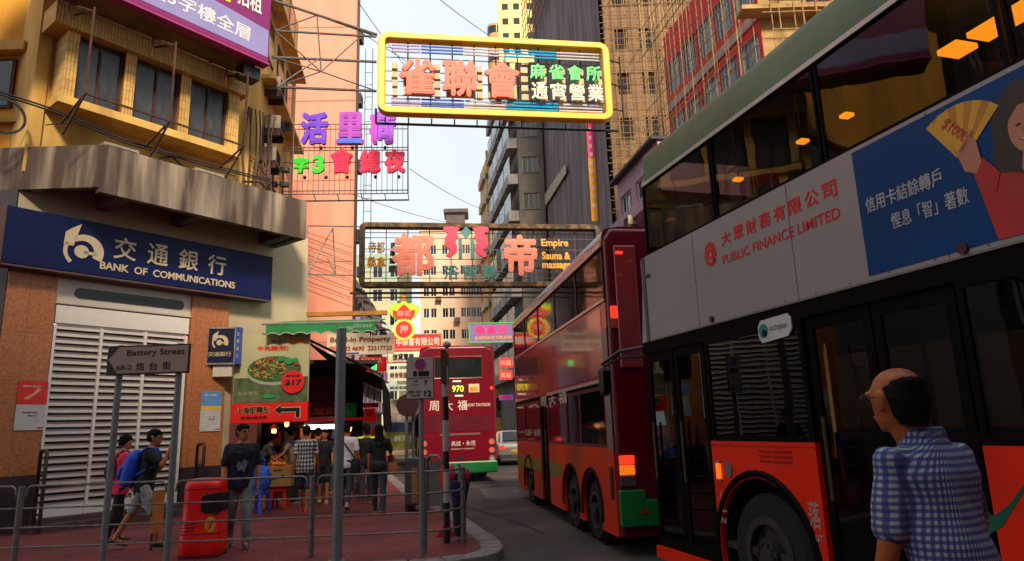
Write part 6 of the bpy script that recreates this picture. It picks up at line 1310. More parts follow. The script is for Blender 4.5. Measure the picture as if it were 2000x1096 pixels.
for i, (x0, y0, x1, y1, d, mm, l) in enumerate(((757, 690, 800, 715, 42, 'cream_board', 'cream shop board left of the no stopping sign, uppermost of three'), (757, 722, 800, 745, 42, 'faded_white_awning', 'faded white shop board left of the no stopping sign, middle of three'), (757, 752, 800, 764, 42, 'pale_teal_board', 'pale teal strip board left of the no stopping sign, lowest of three'))):
    mat('pale_teal_board', (.3, .42, .4), .6); t, W, H = board('shop_sign', l, 'sign', x0, y0, x1, y1, d, _mats[mm], None, 5); lett(t, W, H, [('美食餐廳', .1, .25, .8, .5)], mat('dark_brown_letter', (.1, .04, .02), .5))
# stall: boxes, oranges, stools, bag
def stool(x, y, mm, label, h=.46):
    t = thing('plastic_stool', label, 'stool', (x, y, 0), random.uniform(-20, 20), 'plastic stools'); m = MB()
    m.box(-.15, .15, -.15, .15, h-.035, h); m.box(-.15, .15, -.155, -.14, h-.1, h-.036); m.box(-.15, .15, .14, .155, h-.1, h-.036); m.box(-.155, -.14, -.14, .14, h-.1, h-.036); m.box(.14, .155, -.14, .14, h-.1, h-.036); m.build('seat', mm, t, bevel=.012)
    for sx in (-1, 1):
        for sy in (-1, 1): m = MB(); m.add([(sx*.15, sy*.15, h-.1), (sx*.09, sy*.15, h-.1), (sx*.09, sy*.12, h-.1), (sx*.15, sy*.12, h-.1), (sx*.19, sy*.19, 0), (sx*.13, sy*.19, 0), (sx*.13, sy*.16, 0), (sx*.19, sy*.16, 0)], [(0, 1, 2, 3), (7, 6, 5, 4), (0, 4, 5, 1), (1, 5, 6, 2), (2, 6, 7, 3), (3, 7, 4, 0)]); m.build('leg', mm, t)
    return t
sb = mat('stool_blue', (.01, .08, .6), .4); sr = mat('stool_red', (.7, .012, .01), .4)
stool(-5.15, 14.05, sb, 'blue plastic stool carrying the blue patterned bag'); stool(-4.98, 14.75, sr, 'bright red plastic stool under the brown box of oranges'); stool(-5.3, 14.95, sr, 'red plastic stool half hidden behind the bright red one', .44)
t = thing('shopping_bag', 'blue patterned cloth bag resting on the blue stool', 'bag', (-5.12, 14.02, .462), 10); m = MB(); loft(m, [(rr_prof(.3, .2, .06), 0), (rr_prof(.42, .28, .1), .1), (rr_prof(.42, .26, .1), .28), (rr_prof(.3, .16, .06), .4), (rr_prof(.16, .08, .03), .45)])
m.build('bag', mat('blue_print_cloth', (.02, .1, .5), .7, .95, 16), t, smooth=True, angle=60); m = MB(); m.path([(-.06, 0, .44), (-.08, 0, .56), (0, 0, .6), (.08, 0, .56), (.06, 0, .44)], .012, 6); m.build('handle', sb, t)
cardb = mat('brown_cardboard', (.36, .17, .045), .8, .2, 5)
t = thing('cardboard_box', 'brown cardboard box of oranges on the red stool', 'box', (-4.97, 14.73, .462), 8); m = MB(); m.box(-.26, .26, -.2, .2, 0, .04); m.box(-.26, .26, -.2, -.185, .04, .4); m.box(-.26, .26, .185, .2, .04, .4); m.box(-.26, -.245, -.185, .185, .04, .4); m.box(.245, .26, -.185, .185, .04, .4); m.build('carton', cardb, t)
m = MB(); m.prism([(-.2, -.201, .12), (.12, -.201, .24), (.13, -.201, .21), (-.19, -.201, .09)], NY, .002); m.box(-.1, .08, -.202, -.2005, .3, .34); m.build('printing', K['rust'], t)
og = mat('orange_peel', (.75, .17, .01), .45, .1, 20)
om = None
for i in range(14):
    px_, py_, pz_ = -4.97+random.uniform(-.19, .19), 14.73+random.uniform(-.13, .13), .462+(.36 if i < 9 else .44)
    if om is None: m = MB(); m.blob((0, 0, 0), .045, 12, 8); o = m.build('orange', og, None, smooth=True); om = o.data
    else: o = bpy.data.objects.new('orange', om); COL.objects.link(o)
    o.location = (px_, py_, pz_); tag(o, 'ripe orange heaped in the brown cardboard box on the red stool', 'orange', 'oranges in the box')
t = thing('cardboard_box', 'lower brown carton standing behind the blue bag', 'box', (-5.5, 14.9, 0), -6); m = MB(); m.box(-.3, .3, -.2, .2, 0, .72); m.build('carton', cardb, t, bevel=.01); m = MB(); m.box(-.302, .302, -.202, -.2005, .34, .38); m.build('tape', mat('parcel_tape', (.45, .28, .1), .4), t)
t = thing('fruit_tray', 'pale tray of fruit on the carton behind the blue bag', 'tray', (-5.4, 14.85, .725), 4); m = MB(); m.box(-.3, .3, -.18, .18, 0, .03); m.box(-.3, .3, -.18, -.165, .03, .1); m.box(-.3, .3, .165, .18, .03, .1); m.build('tray', K['cream'], t); m = MB()
for i in range(16): m.blob((random.uniform(-.26, .26), random.uniform(-.13, .13), .07), .045, 8, 6)
m.build('fruit', goodsm[2], t, smooth=True)
t = thing('easel_board', 'orange brown wooden board leaning behind the right sign post', 'board', (-5.12, 9.9, 0), 20); m = MB(); m.prism([(0.04, 0, .22), (.16, .0, .22), (.16, .06, .78), (0, .06, .78)], (0, 1, 0), .03); m.build('panel', mat('orange_wood', (.42, .15, .015), .6, .3, 6), t); m = MB()
for x in (.02, .18): m.box(x, x+.03, .0, .03, 0, .22)
m.build('leg', K['rust'], t)
# overhead cables across the street
for i, (a, b, sag, l) in enumerate(((at(700, 5, 18), at(870, 215, 40), .3, 'thin cable crossing the sky above the yellow framed sign, leftmost'), (at(860, 0, 18), at(1040, 110, 40), .3, 'thin cable running to the cream tower in the sky'), (at(700, 60, 22), at(1060, 235, 42), .6, 'thin cable passing behind the yellow framed sign'), (at(690, 380, 24), at(985, 440, 50), .5, 'thin cable in the sky under the purple lattice sign'), (at(800, 330, 24), at(990, 420, 50), .4, 'thin cable sloping from the purple lattice sign to the grey tower'))):
    P = [a.lerp(b, k/12)-Vector((0, 0, sag*4*(k/12)*(1-k/12))) for k in range(13)]; m = MB(); m.path(P, .012, 4); tag(m.build('overhead_cable', K['wire']), l, 'cable', 'overhead cables')
# ------------------------------------------------------------------ people
def capm(mb, p, q, r0, r1, n=12, ex=1.0, exd=None):
    """closed tapered limb with round ends; ex flattens it along exd"""
    p = Vector(p); q = Vector(q); d = (q-p); L = d.length; d = d/max(L, 1e-6)
    a = (Vector(exd)-d*Vector(exd).dot(d)).normalized() if exd is not None else d.orthogonal().normalized(); b = d.cross(a); V = []; S = []
    for k in range(1, 5): th = pi/2*(1-k/4); S.append((p-d*r0*sin(th), r0*cos(th)))
    for k in range(0, 4): th = pi/2*k/4; S.append((q+d*r1*sin(th), r1*cos(th)))
    for c, r in S: V += [c+(a*cos(2*pi*j/n)*ex+b*sin(2*pi*j/n))*r for j in range(n)]
    V += [p-d*r0, q+d*r1]; m_ = len(S); fs = [(i*n+j, i*n+(j+1) % n, (i+1)*n+(j+1) % n, (i+1)*n+j) for i in range(m_-1) for j in range(n)]
    fs += [(m_*n, (j+1) % n, j) for j in range(n)]+[(m_*n+1, (m_-1)*n+j, (m_-1)*n+(j+1) % n) for j in range(n)]
    return mb.add(V, fs)
def rings(mb, secs, n=20, f=None):
    """secs: (z, rx, ry, yc[, xc]) closed loft; f maps points"""
    V = []
    for s_ in secs:
        z, rx, ry, yc = s_[:4]; xc = s_[4] if len(s_) > 4 else 0
        V += [Vector((xc+rx*cos(2*pi*j/n), yc+ry*sin(2*pi*j/n), z)) for j in range(n)]
    if f: V = [f(v) for v in V]
    k = len(secs); fs = [(i*n+j, i*n+(j+1) % n, (i+1)*n+(j+1) % n, (i+1)*n+j) for i in range(k-1) for j in range(n)]+[list(range(n))[::-1], list(range((k-1)*n, k*n))]
    return mb.add(V, fs)
def fuse(mb, name, mm, parent, vox, smooth=4, wrinkle=0.0, wscale=9, seed=0):
    """union the overlapping closed pieces into one continuous skin"""
    me = bpy.data.meshes.new('t'); me.from_pydata(mb.v, [], mb.f); me.update()
    o = bpy.data.objects.new('t', me); r = o.modifiers.new('r', 'REMESH'); r.mode = 'VOXEL'; r.voxel_size = vox
    s_ = o.modifiers.new('s', 'SMOOTH'); s_.factor = .5; s_.iterations = smooth
    out = evald(o); bpy.data.meshes.remove(me); out.name = name
    if wrinkle:
        N = [v.normal.copy() for v in out.vertices]
        for v, n_ in zip(out.vertices, N):
            p = v.co*wscale+Vector((seed*3.1, 0, 0)); q = Vector((p.x+p.z*.5, p.y, p.z*.55)); v.co += n_*wrinkle*(noise.noise(q)+.5*noise.noise(q*2.3))
    out.materials.clear(); out.materials.append(mm); out.polygons.foreach_set('use_smooth', [True]*len(out.polygons))
    ob = bpy.data.objects.new(name, out); COL.objects.link(ob); ob.parent = parent; return ob
skinA = mat('skin', (.42, .15, .06), .5, .08, 6, bump=.03); skinB = mat('skin_tan', (.34, .1, .032), .55, .18, 14, bump=.08, spec=.3); hairm = mat('black_hair', (.006, .004, .004), .65, .4, 25, bump=.5, spec=.12); eyem = mat('dark_eye', (.006, .004, .004), .2); lipm = mat('lips', (.25, .05, .035), .5)
def person(label, x, y, az, h=1.68, shirt=None, trou=None, shoe=None, skin=None, hair='short', legs=((0, 0), (0, 0)), arms=((0, .12, .15), (0, .12, .15)), lean=0, head=(0, 0), shorts=False, sleeve=.6, vox=.011, group=None, female=False, glasses=False, skirt=False, wr=.011, face=True, bulk=1.0, collar=False, hx=0, long_shirt=0):
    """arms: (forward swing, outward, elbow bend) in radians, left then right; legs: (thigh swing, knee bend)"""
    skin = skin or skinA; k = h/1.70; root = thing('person', label, 'person', (x, y, 0), -az, group); seed = hash(label) % 97 if False else len(label)
    le = radians(lean); cl, sl_ = cos(le), sin(le)
    def up(v): v = Vector(v); d = v-Vector((0, 0, .92)); return Vector((v.x, d.y*cl+d.z*sl_, .92+d.z*cl-d.y*sl_))
    hp, hy = radians(head[0]), radians(head[1])
    Rh = Matrix.Rotation(-hy, 3, 'Z') @ Matrix.Rotation(-hp, 3, 'X')
    nb_ = Vector((hx, .0, 1.46))
    def hd(v): return up(nb_+Rh @ (Vector(v)-Vector((0, 0, 1.46))))
    B = bulk; body = MB()
    legj = []
    for i, sx in enumerate((-1, 1)):
        a, b = legs[i]; hip = Vector((sx*.088, 0, .9)); kn = hip+Vector((sx*.005, sin(a), -cos(a)))*.42; an = kn+Vector((0, sin(a-b), -cos(a-b)))*.41; legj.append((hip, kn, an, a-b))
    lo = min(j[2].z for j in legj); dz = .075-lo
    sh_ = Vector((0, 0, dz)); S = lambda v: (Vector(v)+sh_)*k
    for (hip, kn, an, fa), sx in zip(legj, (-1, 1)):
        capm(body, S(hip), S(kn), .078*k*B, .052*k); capm(body, S(kn), S(an), .05*k, .035*k); capm(body, S(kn.lerp(an, .1)-Vector((0, .012, 0))), S(kn.lerp(an, .5)-Vector((0, .012, 0))), .048*k, .04*k); capm(body, S(an), S(an+Vector((0, .1, -.03))), .035*k, .028*k)
    tor = [(.8, .1, .07, 0), (.86, .15, .1, -.01), (.94, .165 if female else .155, .115, -.012), (1.04, .135 if female else .148, .1, 0), (1.14, .13 if female else .15, .098, .003), (1.24, .155, .108, .004), (1.32, .165 if female else .178, .108, -.004), (1.38, .155, .09, -.01), (1.42, .1, .07, -.012), (1.46, .06, .06, -.01)]
    tor = [(z, rx*B*(.92 if female else 1), ry*B, yc) for z, rx, ry, yc in tor]
    rings(body, tor, 20, lambda v: S(up(v)))
    capm(body, S(up((hx*.3, -.008, 1.43))), S(hd((0, .008, 1.53))), .056*k, .053*k)
    hs = [(1.478, .026, .03, .05), (1.49, .042, .05, .034), (1.515, .056, .076, .016), (1.55, .066, .09, .006), (1.59, .073, .097, 0), (1.63, .0735, .096, -.004), (1.665, .062, .08, -.008), (1.688, .04, .054, -.01), (1.698, .015, .02, -.01)]
    rings(body, hs, 22, lambda v: S(hd(v)))
    if face:
        capm(body, S(hd((0, .09, 1.6))), S(hd((0, .108, 1.567))), .009*k, .013*k)
        for sx in (-1, 1): capm(body, S(hd((sx*.079, -.006, 1.602))), S(hd((sx*.076, .002, 1.564))), .022*k, .014*k, ex=.5, exd=(1, 0, 0)); capm(body, S(hd((sx*.052, .078, 1.616))), S(hd((sx*.015, .092, 1.614))), .011*k, .01*k)
        capm(body, S(hd((-.018, .09, 1.53))), S(hd((.018, .09, 1.53))), .011*k, .011*k)
    armj = []
    for i, sx in enumerate((-1, 1)):
        arm = arms[i]; a, o, b = arm[:3]; tw = arm[3] if len(arm) > 3 else 0
        sh = up((sx*.172*B, -.008, 1.375)); d1 = Vector((sx*sin(o), cos(o)*sin(a), -cos(o)*cos(a))); el = sh+d1*.275
        f2 = a+b; d2 = Vector((-sx*sin(tw) if tw else sx*sin(o)*.4, sin(f2)*cos(tw), -cos(f2)*cos(tw))).normalized(); wr_ = el+d2*.245
        armj.append((sh, el, wr_, d1, d2)); capm(body, S(up((sx*.1, -.008, 1.375))), S(sh), .044*k, .043*k); capm(body, S(sh), S(el), .046*k*B, .037*k); capm(body, S(el), S(wr_), .037*k, .025*k)
        side = Vector((-sx, 0, 0)); nrm = (side-d2*side.dot(d2)).normalized(); lat = d2.cross(nrm).normalized()
        if lat.y < 0 and abs(d2.z) > .5: lat = -lat
        pal = wr_+d2*.085; capm(body, S(wr_), S(pal), .03*k, .036*k, ex=.45, exd=nrm)
        for j, (of, ln) in enumerate(((.028, .068), (.0095, .078), (-.0095, .072), (-.027, .056))):
            b0 = pal+lat*of+d2*.012; c1 = .25+.05*j; b1_ = b0+(d2*cos(c1)+nrm*sin(c1))*ln*.55; b2_ = b1_+(d2*cos(c1*2.2)+nrm*sin(c1*2.2))*ln*.5
            capm(body, S(b0), S(b1_), .0098*k, .009*k, 8); capm(body, S(b1_), S(b2_), .009*k, .0078*k, 8)
        t0 = wr_+d2*.03+lat*.026; t1 = t0+(d2*.7+lat*.55+nrm*.3).normalized()*.042; t2 = t1+(d2*.95+nrm*.3).normalized()*.03; capm(body, S(t0), S(t1), .014*k, .011*k, 8); capm(body, S(t1), S(t2), .011*k, .009*k, 8)
    fuse(body, 'body', skin, root, vox*.8 if vox < .012 else vox, 3)
    # clothing
    g_ = MB(); hem = .82-long_shirt
    st = [(hem, .172, .128, -.008), (.9, .176, .133, -.01)]+[(z, rx+.02, ry+.02, yc) for z, rx, ry, yc in [(t_[0], t_[1]/B, t_[2]/B, t_[3]) for t_ in tor[3:8]]]+[(1.415, .118, .085, -.012), (1.44, .078, .07, -.01)]
    st = [(z, rx*B*(.94 if female else 1), ry*B, yc) for z, rx, ry, yc in st]
    rings(g_, st, 24, lambda v: S(up(v) if v.z > .92 else v))
    for (sh, el, wr_, d1, d2), sx in zip(armj, (-1, 1)):
        capm(g_, S(up((sx*.09, -.008, 1.37))), S(sh), .062*k*B, .056*k*B)
        if sleeve <= 1: capm(g_, S(sh), S(sh.lerp(el, sleeve)), .057*k*B, .06*k*B)
        else: capm(g_, S(sh), S(el), .064*k*B, .053*k); capm(g_, S(el), S(el.lerp(wr_, sleeve-1)), .052*k, .044*k)
    if collar: rings(g_, [(1.42, .09, .08, -.014), (1.452, .082, .075, -.02), (1.478, .076, .07, -.026)], 20, lambda v: S(up(v)))
    fuse(g_, 'shirt', shirt, root, vox, 5, wr, 9, seed)
    t_ = MB()
    rings(t_, [(.84, .13, .1, -.008), (.9, .168*B, .122*B, -.012), (.96, .165*B, .12*B, -.01), (1.0, .15*B, .11*B, -.005)], 20, S)
    for (hip, kn, an, fa), sx in zip(legj, (-1, 1)):
        if skirt: continue
        if shorts: capm(t_, S(hip+Vector((0, 0, -.02))), S(hip.lerp(kn, .88)), .092*k*B, .086*k)
        else: capm(t_, S(hip), S(kn), .09*k*B, .068*k*B); capm(t_, S(kn), S(kn.lerp(an, .93)), .066*k*B, .055*k)
    if skirt: rings(t_, [(.48, .2, .19, 0), (.6, .19, .17, 0), (.85, .17, .13, -.01)], 20, S)
    fuse(t_, 'trousers' if not shorts else 'shorts', trou, root, vox, 4, wr*1.2, 8, seed+5)
    for (hip, kn, an, fa), sx in zip(legj, (-1, 1)):
        m = MB(); lift = max(0, an.z-lo); ta = -min(1.0, lift*3.2) if lift > .02 else 0; R_ = Matrix.Rotation(ta, 3, 'X')
        q = lambda v: S(an+R_ @ Vector(v)); secs = [(-.075, .028, .03), (-.05, .036, .05), (.0, .04, .06), (.06, .044, .042), (.12, .047, .034), (.17, .038, .026), (.195, .018, .016)]
        V = []; n = 14
        for yy, wx, hz in secs: V += [q((wx*cos(2*pi*j/n), yy, -.075+hz*.9+hz*sin(2*pi*j/n)*(1 if sin(2*pi*j/n) > 0 else .9))) for j in range(n)]
        m.add(V, [(a*n+j, a*n+(j+1) % n, (a+1)*n+(j+1) % n, (a+1)*n+j) for a in range(len(secs)-1) for j in range(n)]+[list(range(n))[::-1], list(range((len(secs)-1)*n, len(secs)*n))]); so_ = m.build('shoe', shoe, root, smooth=True)
        m = MB(); P = [(wx*1.06*sg, yy) for sg in (1,) for yy, wx, hz in secs]+[(-wx*1.06, yy) for yy, wx, hz in secs[::-1]]; m.prism([q((a, b, -.078)) for a, b in P], R_ @ Vector((0, 0, 1)), .02*k); m.build('sole', _mats.get('shoe_sole') or mat('shoe_sole', (.4, .3, .18), .7), so_)
    # hair
    hb = MB()
    if hair == 'bald':
        rings(hb, [(1.5, .048, .036, -.06), (1.535, .069, .045, -.05), (1.57, .0765, .047, -.055), (1.592, .078, .06, -.044), (1.608, .0775, .08, -.024), (1.632, .074, .084, -.028), (1.652, .062, .058, -.05), (1.664, .03, .03, -.062)], 22, lambda v: S(hd(v)))
    else:
        rings(hb, [(1.53, .058, .05, -.05), (1.555, .073, .075, -.034), (1.59, .081, .092, -.022), (1.63, .084, .101, -.01), (1.668, .076, .094, -.006), (1.7, .054, .068, -.008), (1.716, .022, .03, -.01)], 22, lambda v: S(hd(v)))
        for _ in range(16):
            a_ = random.uniform(0, 6.28); p_ = Vector((.066*cos(a_), -.005+.08*sin(a_), 1.665)); capm(hb, S(hd(p_)), S(hd(p_+Vector((.012*cos(a_), .016*sin(a_), random.uniform(-.02, .02))))), .02*k, .012*k, 8)
        if hair == 'long': rings(hb, [(1.24, .06, .02, -.105), (1.3, .1, .035, -.095), (1.42, .1, .05, -.07), (1.52, .088, .07, -.04), (1.6, .085, .085, -.025)], 20, lambda v: S(hd(v) if v.z > 1.45 else up(v)))
        if hair == 'bun': hb.blob(S(hd((0, -.1, 1.66))), .05*k, 10, 8)
    ho = fuse(hb, 'hair', hairm, root, min(vox, .009), 2, .006, 40, seed)
    if vox < .0099:              # loose strands so the outline of the hair is not a smooth shell
        m = MB(); P_ = ho.data.polygons; cz = S(hd((0, 0, 1.6))); top = S(hd((0, 0, 1.7)))
        for _ in range(2600 if hair == 'bald' else 900):
            p_ = random.choice(P_); n_ = p_.normal; c_ = p_.center+n_*.001; d_ = Vector((0, 0, -1)) if hair == 'bald' else (c_-top)
            d_ = (d_-n_*d_.dot(n_)); d_ = (d_.normalized() if d_.length > .01 else n_.orthogonal())+n_*random.uniform(.05, .5)+Vector((random.uniform(-.5, .5), random.uniform(-.5, .5), random.uniform(-.3, .3)))
            d_.normalize(); L_ = random.uniform(.008, .022)*k; s_ = d_.cross(n_).normalized()*.0011*k; m.add([c_-s_, c_+s_, c_+d_*L_], [(0, 1, 2)])
        if hair == 'bald':
            for _ in range(260):
                a_ = random.uniform(0, 6.28); r_ = sqrt(random.random()); c_ = S(hd((.06*r_*cos(a_), -.01+.075*r_*sin(a_), 1.699-.03*r_**3))); d_ = Vector((random.uniform(-.4, .4), -1, random.uniform(-.2, .25))).normalized(); L_ = random.uniform(.015, .035)*k; s_ = Vector((.0006, 0, 0)); m.add([c_-s_, c_+s_, c_+d_*L_], [(0, 1, 2)])
        m.build('loose_hair', hairm, root)
    if face:
        for sx in (-1, 1):
            m = MB(); m.blob(S(hd((sx*.031, .0865, 1.597))), (.011*k, .008*k, .006*k), 8, 6); m.build('eye', eyem, root, smooth=True)
            m = MB(); m.path([S(hd((sx*a, b, c))) for a, b, c in ((.016, .1, 1.62), (.032, .097, 1.626), (.05, .086, 1.621))], .004*k, 5); m.build('eyebrow', hairm, root)
        m = MB(); capm(m, S(hd((-.02, .0985, 1.533))), S(hd((.02, .0985, 1.533))), .006*k, .006*k, 8, ex=.6, exd=(0, 0, 1)); m.build('mouth', lipm, root, smooth=True)
    if glasses:
        m = MB()
        for sx in (-1, 1):
            c = Vector((sx*.034, .112, 1.596)); m.path([S(hd(c+Vector((.026*cos(a), 0, .019*sin(a))))) for a in [2*pi*j/14 for j in range(14)]], .0022*k, 5, closed=True)
            m.path([S(hd((sx*.06, .108, 1.6))), S(hd((sx*.079, .06, 1.603))), S(hd((sx*.08, -.005, 1.6)))], .0022*k, 5)
        m.tube(S(hd((-.009, .113, 1.6))), S(hd((.009, .113, 1.6))), .002*k, 5); m.build('spectacles', mat('spectacle_frame', (.08, .03, .02), .3, metal=.5), root)
    root['_a'] = 0; del root['_a']
    return root, armj, S, up
def backpack(label, per, mm, sz=(.15, .1, .24), z=1.2, strap=True, lean=0, name='backpack', cat='backpack', tilt=0):
    root, armj, S, up = per; t = thing(name, label, cat, root.location, degrees(root.rotation_euler.z)); m = MB(); c = up((0, -.115-sz[1], z)); R_ = Matrix.Rotation(radians(tilt), 3, 'X')
    V = MB(); rings(V, [(-sz[2], sz[0]*.8, sz[1]*.8, 0), (-sz[2]*.9, sz[0], sz[1], 0), (0, sz[0]*1.03, sz[1]*1.1, -.01), (sz[2]*.6, sz[0]*.95, sz[1]*.95, 0), (sz[2]*.95, sz[0]*.7, sz[1]*.6, .02), (sz[2], sz[0]*.4, sz[1]*.3, .02)], 22, lambda v: S(c+R_ @ v)); fuse(V, 'pack', mm, t, .012, 3, .008, 12, 3)
    m = MB(); rings(m, [(-sz[2]*.7, sz[0]*.6, sz[1]*.3, -sz[1]*1.0), (-sz[2]*.6, sz[0]*.75, sz[1]*.4, -sz[1]*1.05), (-sz[2]*.05, sz[0]*.75, sz[1]*.4, -sz[1]*1.05), (0, sz[0]*.6, sz[1]*.3, -sz[1])], 16, lambda v: S(c+R_ @ v)); m.build('pocket', mm, t, smooth=True)
    if strap:
        for sx in (-1, 1): m = MB(); m.path([S(up(p)) for p in ((sx*.1, -.13, z-.1), (sx*.16, -.03, z-.02), (sx*.14, .115, 1.2), (sx*.1, .118, 1.33), (sx*.092, .05, 1.435), (sx*.09, -.05, 1.448), (sx*.085, -.14, 1.36))], .016, 6); m.build('strap', mm, t, smooth=True)
    return t
navyc = mat('navy_cotton', (.006, .007, .02), .9, .2, 8); blackc = mat('black_cotton', (.007, .006, .007), .85, .2, 8); jean = mat('faded_denim', (.17, .21, .22), .85, .3, 5, bump=.15, dirt=(.22, .25, .25)); darkj = mat('dark_denim', (.025, .03, .045), .85, .25, 6); pinkc = mat('hot_pink_cotton', (.8, .02, .1), .8, .1, 5); greyc = mat('heather_grey', (.3, .32, .34), .85, .2, 20); whitec = mat('white_cotton', (.68, .62, .64), .8, .06, 5); hiv = mat('hi_vis_yellow', (.55, .8, .02), .7, .08, 4); greyt = mat('grey_brown_cotton', (.22, .18, .17), .85, .15, 6); shoeb = mat('black_shoe', (.012, .01, .01), .5, .2, 8); shoer = mat('red_shoe', (.55, .015, .015), .55, .15, 8); shoebr = mat('brown_shoe', (.07, .025, .02), .6, .2, 8); shoew = mat('pale_shoe', (.35, .28, .22), .6, .2, 8)
pl1 = plaid_mat('blue_white_plaid', (.065, .095, .25), (.32, .34, .37), .023, 'xz', (.03, .042, .15)); pl2 = plaid_mat('black_white_plaid', (.16, .16, .19), (.6, .57, .52), .075, 'xz', (.012, .012, .02))
# man close to the camera, seen from behind, looking to the left
HM = person('balding man close by, seen from behind in a blue and white checked shirt', 1.42, 2.36, -22, 1.665, pl1, darkj, shoeb, skinB, 'bald', legs=((.12, .1), (-.1, .15)), arms=((.08, .14, .25), (.0, .1, .2)), lean=10, head=(-8, 6), hx=-.055, sleeve=.78, vox=.0075, glasses=True, wr=.011, bulk=.95, collar=True)
# man in navy tee
NM = person('man in glasses, navy printed tee and faded jeans strolling past the red bin', -3.87, 9.85, 152, 1.66, navyc, jean, shoebr, skinA, 'short', legs=((.2, .12), (-.2, .3)), arms=((-.05, .12, .25), (.1, .13, .2)), lean=0, head=(0, -28), sleeve=.72, vox=.0095, glasses=True, bulk=1.08)
root, armj, S, up = NM
m = MB(); pr = [(-.075, 1.18), (-.05, 1.12), (-.02, 1.03), (.01, 1.07), (.05, 1.06), (.08, 1.12), (.06, 1.2), (.02, 1.16), (-.02, 1.22)]
m.prism([S(up((x, .137, z))) for x, z in pr], (0, 1, 0), .004); m.box(.03, .075, .141, .145, 1.27, 1.283); m.build('shirt_print', mat('print_grey', (.14, .15, .17), .7, .5, 30), root)
# two youths by the shutter
PG = person('person in a hot pink top and black trousers walking beside the shutter', -6.05, 10.75, 48, 1.56, pinkc, blackc, shoeb, skinA, 'short', legs=((.1, .1), (-.12, .2)), arms=((.1, .12, .2), (.1, .12, .3)), lean=2, head=(2, 10), sleeve=.6, vox=.011, face=False, long_shirt=.06, bulk=1.05)
backpack('black backpack hanging on the shoulder of the person in pink', PG, mat('black_nylon', (.015, .014, .02), .6, .3, 8), (.1, .06, .2), 1.16)
BB = person('youth in black tee and grey shorts, hand raised to his mouth', -5.33, 10.1, 74, 1.66, blackc, greyc, shoeb, skinA, 'short', legs=((-.42, .1), (.4, .25)), arms=((.3, .1, 2.3, .2), (.85, .15, 1.95, .1)), lean=7, head=(0, 8), shorts=True, sleeve=.65, vox=.0095, glasses=True)
backpack('bright blue backpack on the back of the youth in black', BB, mat('blue_nylon', (.005, .06, .5), .55, .2, 5), (.16, .11, .26), 1.14, tilt=-12)
# shoppers
P1 = person('shopper seen from behind in a black and white checked shirt and red shoes', -4.15, 13.75, -4, 1.66, pl2, darkj, shoer, skinB, 'short', legs=((.22, .1), (-.15, .2)), arms=((-.12, .12, .1), (.1, .14, .2)), lean=2, head=(4, -10), shorts=True, sleeve=.75, vox=.012, face=False, long_shirt=.03)
P2 = person('shopper in a white tee and jeans walking away behind the grey pole', -3.42, 14.0, -6, 1.68, whitec, darkj, shoew, skinB, 'short', legs=((.2, .1), (-.3, .35)), arms=((.0, .16, .15), (-.1, .2, .2)), lean=3, head=(5, 0), sleeve=.7, vox=.012, face=False)
t = thing('shoulder_bag', 'black shoulder bag hanging at the right hip of the shopper in white', 'bag', P2[0].location, 6); r_, aj, S, up = P2
m = MB(); rings(m, [(.72, .09, .05, 0), (.76, .11, .07, 0), (.95, .1, .06, 0), (1.0, .07, .03, 0)], 16, lambda v: S(v+Vector((.2, -.08, 0)))); m.build('bag', blackc, t, smooth=True); m = MB(); m.path([S(up(p)) for p in ((.2, -.1, .98), (.1, -.135, 1.15), (-.02, -.13, 1.3), (-.09, -.06, 1.445), (-.1, .06, 1.4))], .014, 6); m.build('strap', blackc, t)
P3 = person('woman in black with long dark hair and jeans walking away, tan handbag on her arm', -2.7, 13.7, -8, 1.63, blackc, darkj, shoeb, skinA, 'long', legs=((.22, .08), (-.18, .22)), arms=((.0, .1, .15), (.15, .22, .9)), lean=1, head=(2, 8), sleeve=.7, vox=.012, face=False, female=True)
t = thing('handbag', 'tan leather handbag hanging from the right arm of the woman in black', 'bag', P3[0].location, 8); r_, aj, S, up = P3; e = aj[1][1].lerp(aj[1][2], .55)
m = MB(); rings(m, [(-.34, .11, .05, 0), (-.32, .15, .075, 0), (-.2, .14, .065, 0), (-.1, .1, .04, 0)], 18, lambda v: S(e+v)); m.build('bag', mat('tan_leather', (.42, .13, .04), .5, .2, 6, bump=.1), t, smooth=True); m = MB(); m.path([S(e+Vector(v)) for v in ((-.08, 0, -.12), (-.06, 0, .0), (0, 0, .05), (.06, 0, 0), (.08, 0, -.12))], .012, 6); m.build('handle', _mats['tan_leather'], t)
P4 = person('man in a dark tee and jeans walking ahead of the woman in black', -3.35, 15.6, -8, 1.62, blackc, darkj, shoeb, skinB, 'short', legs=((-.15, .15), (.15, .1)), arms=((.1, .1, .15), (-.05, .1, .15)), head=(4, -8), vox=.013, face=False)
P5 = person('man in a grey brown tee bending over the box of oranges', -5.05, 15.9, -118, 1.66, greyt, blackc, shoeb, skinB, 'short', legs=((.1, .1), (-.05, .1)), arms=((.55, .1, .35), (.5, .1, .4)), lean=18, head=(-22, 0), vox=.012, face=False)
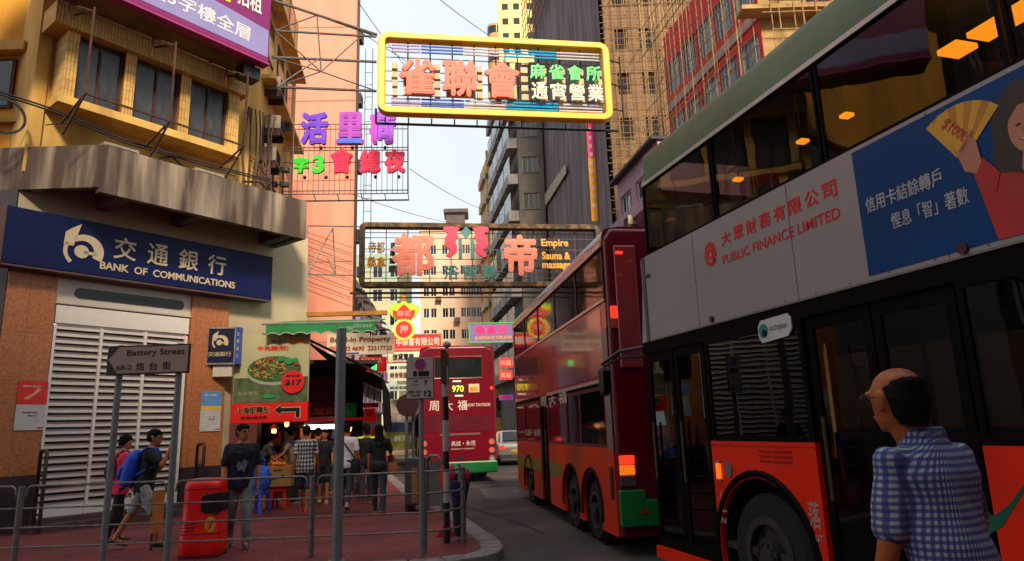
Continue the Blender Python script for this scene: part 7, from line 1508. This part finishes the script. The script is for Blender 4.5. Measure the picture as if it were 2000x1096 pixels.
P6 = person('stallholder in dark grey stooping behind the blue bag', -5.75, 15.6, 78, 1.6, mat('charcoal_cotton', (.03, .028, .03), .85, .2, 6), blackc, shoeb, skinB, 'short', legs=((.1, .2), (.0, .2)), arms=((.5, .1, .5), (.4, .1, .6)), lean=32, head=(-20, 0), vox=.013, face=False)
P7 = person('woman with bare legs and a dark dress passing behind the shopper in checks', -4.3, 15.6, 168, 1.58, blackc, blackc, shoew, skinA, 'long', legs=((.15, .1), (-.12, .2)), arms=((.1, .1, .8), (.0, .1, .3)), head=(0, 10), vox=.013, female=True, shorts=True)
P8 = person('person in a hi vis yellow top partly hidden by the shopper in white', -3.5, 16.2, -20, 1.66, hiv, mat('red_trouser', (.35, .01, .02), .8), shoeb, skinB, 'short', legs=((.1, .1), (-.1, .15)), arms=((.0, .15, .2), (.0, .15, .2)), vox=.013, face=False)
for i, (x, y, a, c, l, hr_) in enumerate(((-5.0, 18.6, 170, mat('maroon_cotton', (.12, .015, .02), .8), 'person in maroon facing the viewer deep in the lane', 'short'), (-4.55, 19.5, -10, blackc, 'person in black with long hair deep in the lane between the checked and white shirts', 'long'), (-4.1, 20.5, 165, mat('ochre_cotton', (.3, .14, .03), .8), 'person in ochre deep in the lane', 'short'), (-3.75, 19.0, 10, mat('slate_cotton', (.06, .07, .09), .8), 'person in slate blue deep in the lane', 'short'), (-4.9, 17.2, -20, mat('dark_green_cotton', (.02, .04, .03), .85), 'person in dark green seen from behind right of the stall', 'short'), (-4.0, 17.6, 12, mat('rust_cotton', (.16, .04, .02), .85), 'person in rust red seen from behind in the lane', 'long'), (-4.4, 22.0, 170, mat('pale_blue_cotton', (.2, .25, .32), .85), 'person in pale blue far down the lane', 'short'), (-5.2, 21.0, -15, mat('plum_cotton', (.1, .02, .06), .85), 'person in plum far down the lane on the left', 'short'), (-5.6, 17.6, 120, blackc, 'dark figure at the back of the shop behind the man in navy', 'short'))):
    person(l, x, y, a, 1.6+.03*(i % 3), c, darkj, shoeb, skinB, hr_, legs=((.15, .1), (-.12, .2)), arms=((.1, .1, .3), (.0, .1, .3)), vox=.015, face=(a > 90))
bpy.data.scenes.remove(TS)
